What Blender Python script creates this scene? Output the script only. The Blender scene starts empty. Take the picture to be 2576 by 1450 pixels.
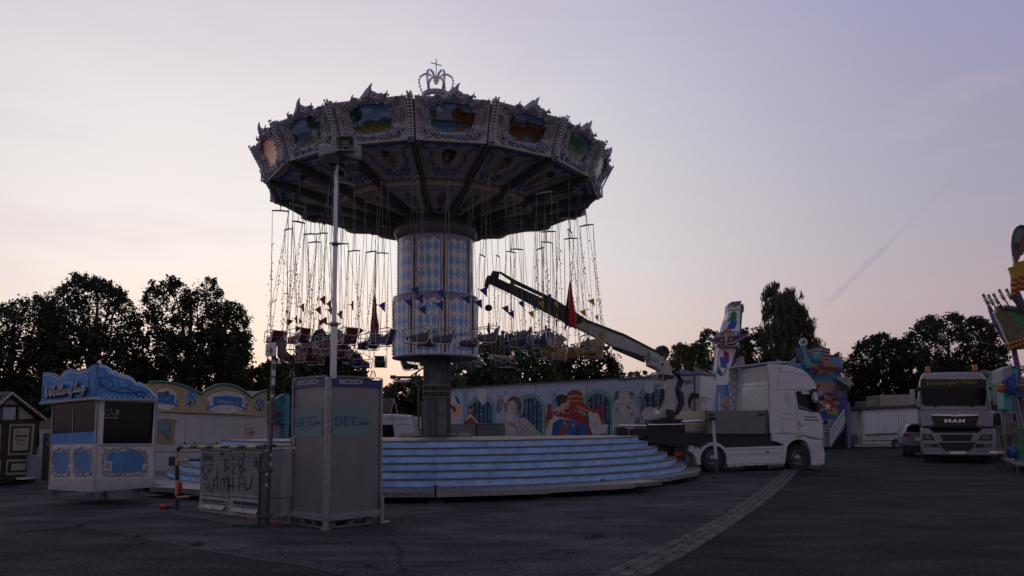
import bpy, math, random
import numpy as np
from mathutils import Vector, Matrix
R_ = math.radians
sin, cos, pi = math.sin, math.cos, math.pi
S = bpy.context.scene
COL = S.collection

# ------------------------------------------------------------------ camera
F, CX, CY, EYE = 1900.0, 1288.0, 887.5, 1.65
Q, RO = R_(5.5), R_(0.45)
cq, sq, cr, sr = cos(Q), sin(Q), cos(RO), sin(RO)
cam = bpy.data.cameras.new('camera')
cam.sensor_width = 36.0
cam.lens = 36.0 * F / 2576.0
cam.shift_y = (CY - 725.0) / 2576.0
cam.clip_start = 0.1
cam.clip_end = 2000
camo = bpy.data.objects.new('camera', cam)
COL.objects.link(camo)
fw = Vector((0, cq, sq)); up = Vector((0, -sq, cq)); rt = Vector((1, 0, 0))
cxv = rt * cr - up * sr
cyv = rt * sr + up * cr
m = Matrix((cxv, cyv, -fw)).transposed().to_4x4()
m.translation = (0, 0, EYE)
camo.matrix_world = m
S.camera = camo

# ------------------------------------------------------------------ sky and sun (dusk, sun just under the horizon behind the left trees)
S.view_settings.view_transform = 'Standard'
S.view_settings.look = 'None'
S.view_settings.exposure = 0.0
S.view_settings.gamma = 1.0
SUN_AZ = R_(-20.0)      # measured from +Y towards +X
def lin(c):
    c = c / 255.0
    return c / 12.92 if c <= 0.04045 else ((c + 0.055) / 1.055) ** 2.4
def L3(r, g, b): return (lin(r), lin(g), lin(b), 1.0)
W = bpy.data.worlds.new('World'); S.world = W; W.use_nodes = True
nt = W.node_tree; N = nt.nodes; K = nt.links
for n in list(N): N.remove(n)
def nd(t, **kw):
    n = N.new(t)
    for k, v in kw.items(): setattr(n, k, v)
    return n
def mth(op, a, b=None, c=None, clamp=False):
    n = nd('ShaderNodeMath', operation=op); n.use_clamp = clamp
    for i, x in enumerate((a, b, c)):
        if x is None: continue
        if isinstance(x, (int, float)): n.inputs[i].default_value = x
        else: K.new(x, n.inputs[i])
    return n.outputs[0]
tc = nd('ShaderNodeTexCoord')
nrm = nd('ShaderNodeVectorMath', operation='NORMALIZE'); K.new(tc.outputs['Generated'], nrm.inputs[0])
sep = nd('ShaderNodeSeparateXYZ'); K.new(nrm.outputs[0], sep.inputs[0])
X_, Y_, Z_ = sep.outputs
el = mth('DIVIDE', mth('ARCSINE', Z_), pi / 2)
hor = mth('SQRT', mth('ADD', mth('MULTIPLY', X_, X_), mth('ADD', mth('MULTIPLY', Y_, Y_), 1e-6)))
ca = mth('DIVIDE', mth('ADD', mth('MULTIPLY', X_, sin(SUN_AZ)), mth('MULTIPLY', Y_, cos(SUN_AZ))), hor)
az = mth('DIVIDE', mth('ARCCOSINE', mth('MINIMUM', mth('MAXIMUM', ca, -1.0), 1.0)), pi)
# cirrus: streaky noise that shifts the lookup a little
mp = nd('ShaderNodeMapping'); mp.inputs['Scale'].default_value = (2.2, 2.2, 11.0); mp.inputs['Rotation'].default_value = (R_(9), R_(6), R_(20))
K.new(nrm.outputs[0], mp.inputs[0])
nz = nd('ShaderNodeTexNoise'); nz.inputs['Scale'].default_value = 1.6; nz.inputs['Detail'].default_value = 5; nz.inputs['Roughness'].default_value = 0.55
K.new(mp.outputs[0], nz.inputs[0])
wob = mth('MULTIPLY', mth('SUBTRACT', nz.outputs['Fac'], 0.5), 0.10)
el2 = mth('ADD', el, mth('MULTIPLY', wob, 0.55), clamp=True)
def ramp(stops):
    r = nd('ShaderNodeValToRGB'); e = r.color_ramp.elements
    e[0].position, e[0].color = stops[0][0] / 90, L3(*stops[0][1])
    e[1].position, e[1].color = stops[-1][0] / 90, L3(*stops[-1][1])
    for p, c in stops[1:-1]:
        x = e.new(p / 90); x.color = L3(*c)
    K.new(el2, r.inputs[0]); return r.outputs[0]
ZEN = (98, 98, 132)
SKY0 = ramp([(0, (246, 206, 180)), (3.5, (252, 224, 203)), (7, (252, 235, 223)), (12, (250, 243, 238)), (20, (240, 234, 234)), (30, (217, 210, 221)), (50, (150, 150, 185)), (90, ZEN)])
SKY1 = ramp([(0, (158, 134, 144)), (3.5, (174, 150, 160)), (8, (176, 160, 170)), (15, (164, 158, 178)), (30, (147, 149, 190)), (50, (118, 121, 162)), (90, ZEN)])
SKY2 = ramp([(0, (142, 128, 134)), (6, (156, 142, 148)), (14, (148, 139, 154)), (30, (134, 131, 154)), (55, (112, 112, 142)), (90, ZEN)])
def mixc(f, a, b):
    n = nd('ShaderNodeMix', data_type='RGBA')
    if isinstance(f, float): n.inputs[0].default_value = f
    else: K.new(f, n.inputs[0])
    K.new(a, n.inputs[6])
    if isinstance(b, tuple): n.inputs[7].default_value = b
    else: K.new(b, n.inputs[7])
    return n.outputs[2]
def smooth(x, lo, hi):
    n = nd('ShaderNodeMapRange', interpolation_type='SMOOTHSTEP')
    n.inputs[1].default_value = lo; n.inputs[2].default_value = hi
    K.new(x, n.inputs[0]); return n.outputs[0]
c = mixc(smooth(az, 0.02, 0.34), SKY0, SKY1)
c = mixc(smooth(az, 0.30, 0.85), c, SKY2)
c = mixc(mth('MULTIPLY', smooth(nz.outputs['Fac'], 0.52, 0.75), 0.22), c, L3(214, 190, 196))
def contrail(u0, v0, u1, v1, w, amt, c):
    def ray0(u, v):
        xc, yc = (u - CX) / F, (CY - v) / F
        x, y = xc * cr + yc * sr, -xc * sr + yc * cr
        return Vector((x, cq - y * sq, sq + y * cq)).normalized()
    a, b = ray0(u0, v0), ray0(u1, v1)
    nn = a.cross(b).normalized(); mid = (a + b).normalized(); half = a.angle(b) / 2
    def dot(v):
        d = nd('ShaderNodeVectorMath', operation='DOT_PRODUCT'); K.new(nrm.outputs[0], d.inputs[0]); d.inputs[1].default_value = v
        return d.outputs['Value']
    dist = mth('ADD', mth('ABSOLUTE', dot(nn)), mth('MULTIPLY', mth('SUBTRACT', nz.outputs['Fac'], 0.5), w * 4.5))
    m1 = mth('SUBTRACT', 1.0, smooth(dist, w * 0.2, w))
    m2 = smooth(dot(mid), cos(half * 1.15), cos(half * 0.6))
    return mixc(mth('MULTIPLY', mth('MULTIPLY', m1, m2), amt), c, L3(150, 138, 172))
c = contrail(2075, 770, 2250, 600, 0.0046, 0.24, c)
c = contrail(2190, 655, 2400, 450, 0.0022, 0.16, c)
c = contrail(1006, 147, 1048, 120, 0.0007, -0.35, c)
sky = nd('ShaderNodeTexSky', sky_type='NISHITA'); sky.sun_disc = False
sky.sun_elevation = R_(0.5); sky.sun_rotation = SUN_AZ
addn = nd('ShaderNodeMix', data_type='RGBA', blend_type='ADD'); addn.inputs[0].default_value = 0.02
K.new(c, addn.inputs[6]); K.new(sky.outputs[0], addn.inputs[7])
bg = nd('ShaderNodeBackground'); bg.inputs[1].default_value = 0.95
K.new(addn.outputs[2], bg.inputs[0])
wo = nd('ShaderNodeOutputWorld'); K.new(bg.outputs[0], wo.inputs[0])
sl = bpy.data.lights.new('sun', 'SUN'); sl.energy = 0.12; sl.angle = R_(12); sl.color = (1.0, 0.72, 0.55)
so = bpy.data.objects.new('sun', sl); COL.objects.link(so)
sd = Vector((sin(SUN_AZ), cos(SUN_AZ), math.tan(R_(2.5)))).normalized()
so.rotation_euler = sd.to_track_quat('Z', 'Y').to_euler(); so.location = (-60, 150, 40)

# ------------------------------------------------------------------ pixel -> place helpers (2576 x 1450 reading grid)
def ray(u, v):
    xc, yc = (u - CX) / F, (CY - v) / F
    x, y = xc * cr + yc * sr, -xc * sr + yc * cr
    return Vector((x, cq - y * sq, sq + y * cq))
def gnd(u, v, h=0.0):
    d = ray(u, v); t = (h - EYE) / d.z
    return Vector((d.x * t, d.y * t, h))
def dep(u, v, Y):
    d = ray(u, v); t = Y / d.y
    return Vector((d.x * t, Y, EYE + d.z * t))
def proj(P):
    """numpy (n,3) -> u, v"""
    x, y, z = P[:, 0], P[:, 1], P[:, 2] - EYE
    d = y * cq + z * sq; yy = (z * cq - y * sq) / d; xx = x / d
    xc = xx * cr - yy * sr; yc = xx * sr + yy * cr
    return CX + F * xc, CY - F * yc
class Pl:
    """upright plane through two ground points a, b; off > 0 comes towards the viewer"""
    def __init__(s, a, b):
        s.a = Vector((a[0], a[1], 0)); b = Vector((b[0], b[1], 0))
        s.e = (b - s.a).normalized(); s.n = Vector((s.e.y, -s.e.x, 0))
        if s.n.dot(s.a) > 0: s.n = -s.n
    def at(s, u, v, off=0.0):
        d = ray(u, v); o = Vector((0, 0, EYE))
        p0 = s.a + s.n * off
        t = (p0 - o).dot(s.n) / d.dot(s.n)
        return o + d * t
    def sz(s, u, v):
        p = s.at(u, v); return (p - s.a).dot(s.e), p.z
    def w(s, sx, z, off=0.0):
        p = s.a + s.e * sx + s.n * off; p.z = z; return p
    def rect(s, u0, v0, u1, v1):
        s0 = s.sz(u0, (v0 + v1) / 2)[0]; s1 = s.sz(u1, (v0 + v1) / 2)[0]
        z0 = s.sz((u0 + u1) / 2, v1)[1]; z1 = s.sz((u0 + u1) / 2, v0)[1]
        return s0, z0, s1, z1

# ------------------------------------------------------------------ mesh builder
WM = {}
class B:
    def __init__(s): s.v = []; s.f = []
    def add(s, vs, fs):
        o = len(s.v); s.v += [tuple(x) for x in vs]; s.f += [tuple(i + o for i in f) for f in fs]; return s
    def box(s, c, d, rz=0.0, M=None):
        x, y, z = d[0] / 2, d[1] / 2, d[2] / 2
        vs = [Vector((i * x, j * y, k * z)) for i in (-1, 1) for j in (-1, 1) for k in (-1, 1)]
        if M is None: M = Matrix.Rotation(rz, 3, 'Z')
        vs = [M @ p + Vector(c) for p in vs]
        return s.add(vs, [(0, 1, 3, 2), (4, 6, 7, 5), (0, 4, 5, 1), (2, 3, 7, 6), (0, 2, 6, 4), (1, 5, 7, 3)])
    def bar(s, a, b, w, h, upv=(0, 0, 1)):
        a, b = Vector(a), Vector(b); d = (b - a); l = d.length; d.normalize()
        upv = Vector(upv); sx = d.cross(upv)
        if sx.length < 1e-4: sx = d.cross(Vector((1, 0, 0)))
        sx.normalize(); uz = sx.cross(d)
        M = Matrix((d, sx, uz)).transposed()
        return s.box((a + b) / 2, (l, w, h), M=M)
    def tube(s, pts, r, n=6, cap=True):
        pts = [Vector(p) for p in pts]; m_ = len(pts)
        rs = r if isinstance(r, (list, tuple)) else [r] * m_
        o = len(s.v); ref = None
        for i, p in enumerate(pts):
            t = (pts[min(i + 1, m_ - 1)] - pts[max(i - 1, 0)])
            if t.length < 1e-9: t = Vector((0, 0, 1))
            t.normalize()
            if ref is None:
                ref = Vector((0, 0, 1)) if abs(t.z) < 0.9 else Vector((1, 0, 0))
            x = t.cross(ref)
            if x.length < 1e-4: x = t.cross(Vector((0.3, 1, 0.2)))
            x.normalize(); y = x.cross(t).normalized(); ref = y
            for k in range(n):
                a = 2 * pi * k / n
                s.v.append(tuple(p + (x * cos(a) + y * sin(a)) * rs[i]))
        for i in range(m_ - 1):
            for k in range(n):
                k2 = (k + 1) % n
                s.f.append((o + i * n + k, o + i * n + k2, o + (i + 1) * n + k2, o + (i + 1) * n + k))
        if cap:
            s.f.append(tuple(o + k for k in range(n))[::-1]); s.f.append(tuple(o + (m_ - 1) * n + k for k in range(n)))
        return s
    def lathe(s, prof, n=48, c=(0, 0, 0), a0=0.0, a1=2 * pi, axis=None):
        o = len(s.v); full = abs(a1 - a0 - 2 * pi) < 1e-6; m_ = n if full else n + 1
        for k in range(m_):
            a = a0 + (a1 - a0) * k / n
            for r, z in prof:
                p = Vector((r * sin(a), -r * cos(a), z))
                if axis is not None: p = axis @ p
                s.v.append(tuple(p + Vector(c)))
        q = len(prof)
        for k in range(n):
            k2 = (k + 1) % m_
            for i in range(q - 1):
                s.f.append((o + k * q + i, o + k2 * q + i, o + k2 * q + i + 1, o + k * q + i + 1))
        return s
    def ball(s, c, r, n=6, m_=4, sc=(1, 1, 1)):
        c = Vector(c); o = len(s.v)
        s.v.append(tuple(c + Vector((0, 0, r * sc[2])))); s.v.append(tuple(c - Vector((0, 0, r * sc[2]))))
        for j in range(1, m_):
            t = pi * j / m_
            for k in range(n):
                a = 2 * pi * k / n
                s.v.append(tuple(c + Vector((r * sin(t) * cos(a) * sc[0], r * sin(t) * sin(a) * sc[1], r * cos(t) * sc[2]))))
        for k in range(n):
            k2 = (k + 1) % n
            s.f.append((o, o + 2 + k, o + 2 + k2))
            for j in range(m_ - 2):
                s.f.append((o + 2 + j * n + k, o + 2 + (j + 1) * n + k, o + 2 + (j + 1) * n + k2, o + 2 + j * n + k2))
            s.f.append((o + 1, o + 2 + (m_ - 2) * n + k2, o + 2 + (m_ - 2) * n + k))
        return s
    def slab(s, top, bot):
        """prism between two matching outlines"""
        n = len(top); o = len(s.v); s.v += [tuple(p) for p in top] + [tuple(p) for p in bot]
        s.f.append(tuple(o + i for i in range(n))); s.f.append(tuple(o + n + i for i in range(n))[::-1])
        for i in range(n):
            j = (i + 1) % n
            s.f.append((o + j, o + i, o + n + i, o + n + j))
        return s
    def pp(s, pl, pts, off=0.0, th=0.03):
        """outline read on an upright plane, front face at off, going back by th"""
        fr = [pl.at(u, v, off) for u, v in pts]
        return s.slab(fr, [p - pl.n * th for p in fr])
    def pr(s, pl, u0, v0, u1, v1, off=0.0, th=0.03):
        a, z0, b, z1 = pl.rect(u0, v0, u1, v1)
        fr = [pl.w(a, z0, off), pl.w(b, z0, off), pl.w(b, z1, off), pl.w(a, z1, off)]
        return s.slab(fr, [p - pl.n * th for p in fr])
    def px_tube(s, pl, pts, r, off=0.0, n=6):
        return s.tube([pl.at(u, v, off) for u, v in pts], r, n)
    def make(s, name, mt, parent=None, local=False, bevel=0.0, smooth_=False, sub=False, kind=None, label=None):
        me = bpy.data.meshes.new(name)
        vs = s.v
        if parent is not None and not local:
            Mi = WM[parent].inverted(); vs = [tuple(Mi @ Vector(p)) for p in vs]
        me.from_pydata(vs, [], s.f); me.materials.append(mt)
        if smooth_:
            me.polygons.foreach_set('use_smooth', [True] * len(me.polygons))
            try: me.set_sharp_from_angle(angle=R_(40))
            except Exception: pass
        o = bpy.data.objects.new(name, me); COL.objects.link(o)
        if parent is not None: o.parent = parent; WM[o] = WM[parent]
        else: WM[o] = Matrix.Identity(4)
        if bevel:
            b = o.modifiers.new('bevel', 'BEVEL'); b.width = bevel; b.segments = 2; b.limit_method = 'ANGLE'; b.angle_limit = R_(35)
        if kind: o['kind'] = kind
        if label: o['label'] = label
        return o
def tag(o, label, cat, group=None):
    o['label'] = label; o['category'] = cat
    if group: o['group'] = group
    return o
def thing(name, loc, label, cat, group=None, rz=0.0):
    o = bpy.data.objects.new(name, None); COL.objects.link(o); o.empty_display_size = 0.2
    o.location = loc; o.rotation_euler = (0, 0, rz)
    WM[o] = Matrix.Translation(Vector(loc)) @ Matrix.Rotation(rz, 4, 'Z')
    return tag(o, label, cat, group)
def dup(o, parent=None, mat_=None):
    c_ = o.copy(); COL.objects.link(c_)
    if parent is not None: c_.parent = parent
    for k in ('label', 'group', 'category'):
        if parent is not None and k in c_ and k != 'label': del c_[k]
    return c_

# ------------------------------------------------------------------ materials
MC = {}
def mat(name, col=(0.5, 0.5, 0.5), rough=0.6, metal=0.0, var=0.12, vs=6.0, bump=0.0, bs=60.0, dirt=0.0, coat=0.0, obj=True):
    if name in MC: return MC[name]
    m_ = bpy.data.materials.new(name); m_.use_nodes = True
    n, k = m_.node_tree.nodes, m_.node_tree.links
    p = n['Principled BSDF']; p.inputs['Roughness'].default_value = rough; p.inputs['Metallic'].default_value = metal
    if coat: p.inputs['Coat Weight'].default_value = coat
    t = n.new('ShaderNodeTexCoord')
    z = n.new('ShaderNodeTexNoise'); z.inputs['Scale'].default_value = vs; z.inputs['Detail'].default_value = 5
    k.new(t.outputs['Object'], z.inputs[0])
    r = n.new('ShaderNodeMapRange'); r.inputs[1].default_value = 0.3; r.inputs[2].default_value = 0.7
    r.inputs[3].default_value = 1 - var; r.inputs[4].default_value = 1 + var
    k.new(z.outputs['Fac'], r.inputs[0])
    h = n.new('ShaderNodeHueSaturation'); h.inputs['Color'].default_value = (*col, 1)
    k.new(r.outputs[0], h.inputs['Value']); src = h.outputs[0]
    if dirt:
        z3 = n.new('ShaderNodeTexNoise'); z3.inputs['Scale'].default_value = 1.7; z3.inputs['Detail'].default_value = 8; z3.inputs['Roughness'].default_value = 0.7
        mpn = n.new('ShaderNodeMapping'); mpn.inputs['Scale'].default_value = (1.6, 1.6, 0.5)
        k.new(t.outputs['Object'], mpn.inputs[0]); k.new(mpn.outputs[0], z3.inputs[0])
        r3 = n.new('ShaderNodeMapRange'); r3.inputs[1].default_value = 0.5; r3.inputs[2].default_value = 0.72; r3.inputs[4].default_value = dirt
        k.new(z3.outputs['Fac'], r3.inputs[0])
        mx = n.new('ShaderNodeMix'); mx.data_type = 'RGBA'; k.new(r3.outputs[0], mx.inputs[0]); k.new(src, mx.inputs[6])
        mx.inputs[7].default_value = (col[0] * 0.35 + 0.01, col[1] * 0.32 + 0.01, col[2] * 0.28 + 0.01, 1); src = mx.outputs[2]
    k.new(src, p.inputs['Base Color'])
    rr = n.new('ShaderNodeMapRange'); rr.inputs[3].default_value = max(0.02, rough - 0.08); rr.inputs[4].default_value = min(1, rough + 0.1)
    k.new(z.outputs['Fac'], rr.inputs[0]); k.new(rr.outputs[0], p.inputs['Roughness'])
    if bump:
        z2 = n.new('ShaderNodeTexNoise'); z2.inputs['Scale'].default_value = bs; z2.inputs['Detail'].default_value = 3
        k.new(t.outputs['Object'], z2.inputs[0])
        b = n.new('ShaderNodeBump'); b.inputs['Strength'].default_value = bump; b.inputs['Distance'].default_value = 0.01
        k.new(z2.outputs['Fac'], b.inputs['Height']); k.new(b.outputs[0], p.inputs['Normal'])
    MC[name] = m_; return m_
def paintmat(name, rough=0.5, coat=0.0, var=0.06):
    """printed colours stored on the mesh"""
    if name in MC: return MC[name]
    m_ = mat(name, (0.5, 0.5, 0.5), rough, var=var, coat=coat)
    n, k = m_.node_tree.nodes, m_.node_tree.links
    a = n.new('ShaderNodeAttribute'); a.attribute_name = 'Col'
    h = [x for x in n if x.type == 'HUE_SAT'][0]; k.new(a.outputs['Color'], h.inputs['Color'])
    return m_
def c8(r, g, b): return (lin(r), lin(g), lin(b))
white = mat('white_paint', (0.62, 0.62, 0.64), 0.42, dirt=0.25, var=0.06, vs=2)
cream = mat('cream_paint', (0.56, 0.52, 0.46), 0.5, dirt=0.3, var=0.08)
creamp = mat('cream_board', (0.50, 0.45, 0.40), 0.5, dirt=0.3)
alu = mat('aluminium', (0.42, 0.42, 0.43), 0.42, 0.7, dirt=0.2, var=0.1)
galv = mat('galvanised_steel', (0.27, 0.27, 0.28), 0.45, 0.75, var=0.22, vs=14, dirt=0.2)
chrome = mat('chrome', (0.7, 0.7, 0.72), 0.18, 1.0, var=0.05)
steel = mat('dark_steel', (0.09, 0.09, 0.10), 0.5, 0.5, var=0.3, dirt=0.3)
trunkm = mat('weathered_steel', (0.13, 0.13, 0.145), 0.55, 0.25, var=0.3, vs=3, dirt=0.6, bump=0.2, bs=20)
black = mat('black_plastic', (0.012, 0.012, 0.013), 0.5)
rubber = mat('rubber', (0.018, 0.018, 0.019), 0.8, bump=0.2)
glassd = mat('dark_glass', (0.008, 0.009, 0.012), 0.06, 0.0, var=0.02); glassd.node_tree.nodes['Principled BSDF'].inputs['Specular IOR Level'].default_value = 0.18
redp = mat('red_paint', (0.35, 0.02, 0.02), 0.4)
redlens = mat('red_lens', (0.4, 0.015, 0.012), 0.2)
bulbm = mat('clear_bulb', (0.55, 0.53, 0.50), 0.15, var=0.05)
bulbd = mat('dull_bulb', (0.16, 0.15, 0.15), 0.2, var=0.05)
lilac = mat('lilac_trim', (0.33, 0.31, 0.42), 0.5)
print_ = paintmat('printed_board', 0.5)
gloss_print = paintmat('varnished_print', 0.3, coat=0.4)

# ------------------------------------------------------------------ small painter for flat print
class Cv:
    def __init__(s, u0, v0, u1, v1, bg, res=1.0):
        s.u0, s.v0, s.res = u0, v0, res
        s.W = int((u1 - u0) * res) + 2; s.H = int((v1 - v0) * res) + 2
        s.a = np.empty((s.H, s.W, 3)); s.a[:] = [lin(x) for x in bg]
        s.V, s.U = np.mgrid[0:s.H, 0:s.W]; s.U = s.U / res + u0; s.V = s.V / res + v0
        s.rng = np.random.RandomState(5)
    def put(s, mask, col, al=1.0):
        c_ = np.array([lin(x) for x in col]); s.a[mask] = s.a[mask] * (1 - al) + c_ * al; return s
    def poly(s, pts, col, al=1.0):
        m_ = np.zeros(s.U.shape, bool); n = len(pts)
        for i in range(n):
            x0, y0 = pts[i]; x1, y1 = pts[(i + 1) % n]
            if y0 == y1: continue
            c_ = ((y0 > s.V) != (y1 > s.V)) & (s.U < (x1 - x0) * (s.V - y0) / (y1 - y0) + x0)
            m_ ^= c_
        return s.put(m_, col, al)
    def ell(s, cx, cy, rx, ry, col, al=1.0, rot=0.0):
        dx, dy = s.U - cx, s.V - cy; c_, q = cos(rot), sin(rot)
        return s.put(((dx * c_ + dy * q) / rx) ** 2 + ((-dx * q + dy * c_) / ry) ** 2 < 1, col, al)
    def ring(s, cx, cy, r0, r1, col, al=1.0, top=False):
        d = np.hypot(s.U - cx, s.V - cy); m_ = (d > r0) & (d < r1)
        if top: m_ &= s.V < cy
        return s.put(m_, col, al)
    def line(s, pts, w, col, al=1.0):
        m_ = np.zeros(s.U.shape, bool)
        for (x0, y0), (x1, y1) in zip(pts[:-1], pts[1:]):
            dx, dy = x1 - x0, y1 - y0; l = dx * dx + dy * dy + 1e-9
            t = np.clip(((s.U - x0) * dx + (s.V - y0) * dy) / l, 0, 1)
            m_ |= np.hypot(s.U - x0 - t * dx, s.V - y0 - t * dy) < w / 2
        return s.put(m_, col, al)
    def rect(s, u0, v0, u1, v1, col, al=1.0):
        return s.put((s.U >= u0) & (s.U <= u1) & (s.V >= v0) & (s.V <= v1), col, al)
    def speck(s, amt, scale=3):
        h, w = s.H // scale + 2, s.W // scale + 2
        n = np.kron(s.rng.rand(h, w), np.ones((scale, scale)))[:s.H, :s.W]
        s.a *= (1 - amt / 2 + amt * n)[..., None]; return s
    def get(s, u, v):
        x = np.clip((u - s.u0) * s.res, 0, s.W - 1.001); y = np.clip((v - s.v0) * s.res, 0, s.H - 1.001)
        x0, y0 = x.astype(int), y.astype(int); fx, fy = (x - x0)[:, None], (y - y0)[:, None]
        a = s.a
        return (a[y0, x0] * (1 - fx) + a[y0, x0 + 1] * fx) * (1 - fy) + (a[y0 + 1, x0] * (1 - fx) + a[y0 + 1, x0 + 1] * fx) * fy
def gridmesh(name, P, C, mt, parent=None, local=False, keep=None):
    """P (ny,nx,3) positions, C (ny,nx,3) linear colours"""
    ny, nx = P.shape[:2]
    V = P.reshape(-1, 3)
    if parent is not None and not local:
        Mi = np.array(WM[parent].inverted()); V = V @ Mi[:3, :3].T + Mi[:3, 3]
    i = np.arange(ny * nx).reshape(ny, nx)
    Fq = np.stack([i[:-1, :-1], i[:-1, 1:], i[1:, 1:], i[1:, :-1]], -1).reshape(-1, 4)
    if keep is not None: Fq = Fq[keep.reshape(ny, nx)[:-1, :-1].reshape(-1)]
    return rawmesh(name, V, Fq, mt, parent, C.reshape(-1, 3))
def rawmesh(name, V, Fq, mt, parent=None, C=None):
    me = bpy.data.meshes.new(name); nv, nf, k = len(V), len(Fq), Fq.shape[1]
    me.vertices.add(nv); me.vertices.foreach_set('co', np.ascontiguousarray(V, dtype=np.float32).ravel())
    me.loops.add(nf * k); me.loops.foreach_set('vertex_index', np.ascontiguousarray(Fq, dtype=np.int32).ravel())
    me.polygons.add(nf); me.polygons.foreach_set('loop_start', np.arange(0, nf * k, k, dtype=np.int32))
    me.update(calc_edges=True)
    if C is not None:
        at = me.color_attributes.new('Col', 'FLOAT_COLOR', 'POINT')
        cc = np.ones((nv, 4), np.float32); cc[:, :3] = C; at.data.foreach_set('color', cc.ravel())
    me.materials.append(mt)
    o = bpy.data.objects.new(name, me); COL.objects.link(o)
    if parent is not None: o.parent = parent; WM[o] = WM[parent]
    else: WM[o] = Matrix.Identity(4)
    return o
def pprint_(name, pl, cv, u0, v0, u1, v1, nx, ny, parent, mt=None, off=0.01, pts=None):
    """a printed sheet on an upright plane; with pts its outline follows them"""
    a, z0, b, z1 = pl.rect(u0, v0, u1, v1)
    if pts is not None:
        sz = [pl.sz(*q) for q in pts]; a = min(q[0] for q in sz); b = max(q[0] for q in sz); z0 = min(q[1] for q in sz); z1 = max(q[1] for q in sz)
    ss, zz = np.meshgrid(np.linspace(a, b, nx), np.linspace(z0, z1, ny))
    P = np.zeros((ny, nx, 3))
    for i in range(2): P[..., i] = pl.a[i] + pl.e[i] * ss + pl.n[i] * off
    P[..., 2] = zz
    u, v = proj(P.reshape(-1, 3)); keep = None
    if pts is not None:
        keep = np.zeros(u.shape, bool); n = len(pts)
        for i in range(n):
            x0, y0 = pts[i]; x1, y1 = pts[(i + 1) % n]
            if y0 == y1: continue
            keep ^= ((y0 > v) != (y1 > v)) & (u < (x1 - x0) * (v - y0) / (y1 - y0) + x0)
    return gridmesh(name, P, cv.get(u, v).reshape(ny, nx, 3), mt or print_, parent, keep=keep)
def text(name, s, pl, u0, v0, u1, v1, h, mt, parent, off=0.03, shear=0.0, ext=0.004, bold=0.0, space=1.0):
    """letters whose base line runs from (u0,v0) to (u1,v1); h = cap height on the reading grid"""
    cu = bpy.data.curves.new(name, 'FONT'); cu.body = s; cu.shear = shear; cu.extrude = 0.5; cu.offset = bold; cu.space_character = space
    cu.resolution_u = 3
    o = bpy.data.objects.new(name, cu); COL.objects.link(o)
    bpy.context.view_layer.update()
    me = bpy.data.meshes.new_from_object(o.evaluated_get(bpy.context.evaluated_depsgraph_get()))
    bpy.data.objects.remove(o)
    co = np.zeros(len(me.vertices) * 3); me.vertices.foreach_get('co', co); co = co.reshape(-1, 3)
    x0, x1 = co[:, 0].min(), co[:, 0].max(); cap = 0.70
    A, Bp, T = pl.at(u0, v0, off), pl.at(u1, v1, off), pl.at(u0, v0 - h, off)
    e = (Bp - A); hh = (T - A).length
    upw = Vector((0, 0, 1)); e_ = e / (x1 - x0)
    P = np.array(A) + (co[:, :1] - x0) * np.array(e_) + co[:, 1:2] * np.array(upw) * (hh / cap) + co[:, 2:3] * np.array(pl.n) * ext * 2
    Mi = np.array(WM[parent].inverted()); P = P @ Mi[:3, :3].T + Mi[:3, 3]
    me.vertices.foreach_set('co', P.astype(np.float32).ravel()); me.update()
    me.materials.clear(); me.materials.append(mt)
    o = bpy.data.objects.new(name, me); COL.objects.link(o); o.parent = parent; WM[o] = WM[parent]
    return o
def scroll(b, fn, cx, cy, r, a0, turns, tr, off=0.02, n=14, ns=5, asp=1.0):
    """a curling relief scroll; fn(x, y, off) -> place"""
    pts = []; rs = []
    for i in range(n + 1):
        t = i / n; a = a0 + turns * 2 * pi * t; q = r * (1 - 0.85 * t)
        pts.append(fn(cx + q * cos(a), cy + q * sin(a) * asp, off)); rs.append(tr * (0.55 + 0.75 * sin(pi * min(1, t + 0.15))))
    b.tube(pts, rs, ns)
def star(cx, cy, r, k=0.42, n=5, a0=-pi / 2, sx=1.0):
    return [(cx + (r if i % 2 == 0 else r * k) * cos(a0 + pi * i / n) * sx, cy + (r if i % 2 == 0 else r * k) * sin(a0 + pi * i / n)) for i in range(2 * n)]
ORD = ['first', 'second', 'third', 'fourth', 'fifth', 'sixth', 'seventh', 'eighth', 'ninth', 'tenth', 'eleventh', 'twelfth', 'thirteenth', 'fourteenth', 'fifteenth', 'sixteenth', 'seventeenth', 'eighteenth', 'nineteenth', 'twentieth']
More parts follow.
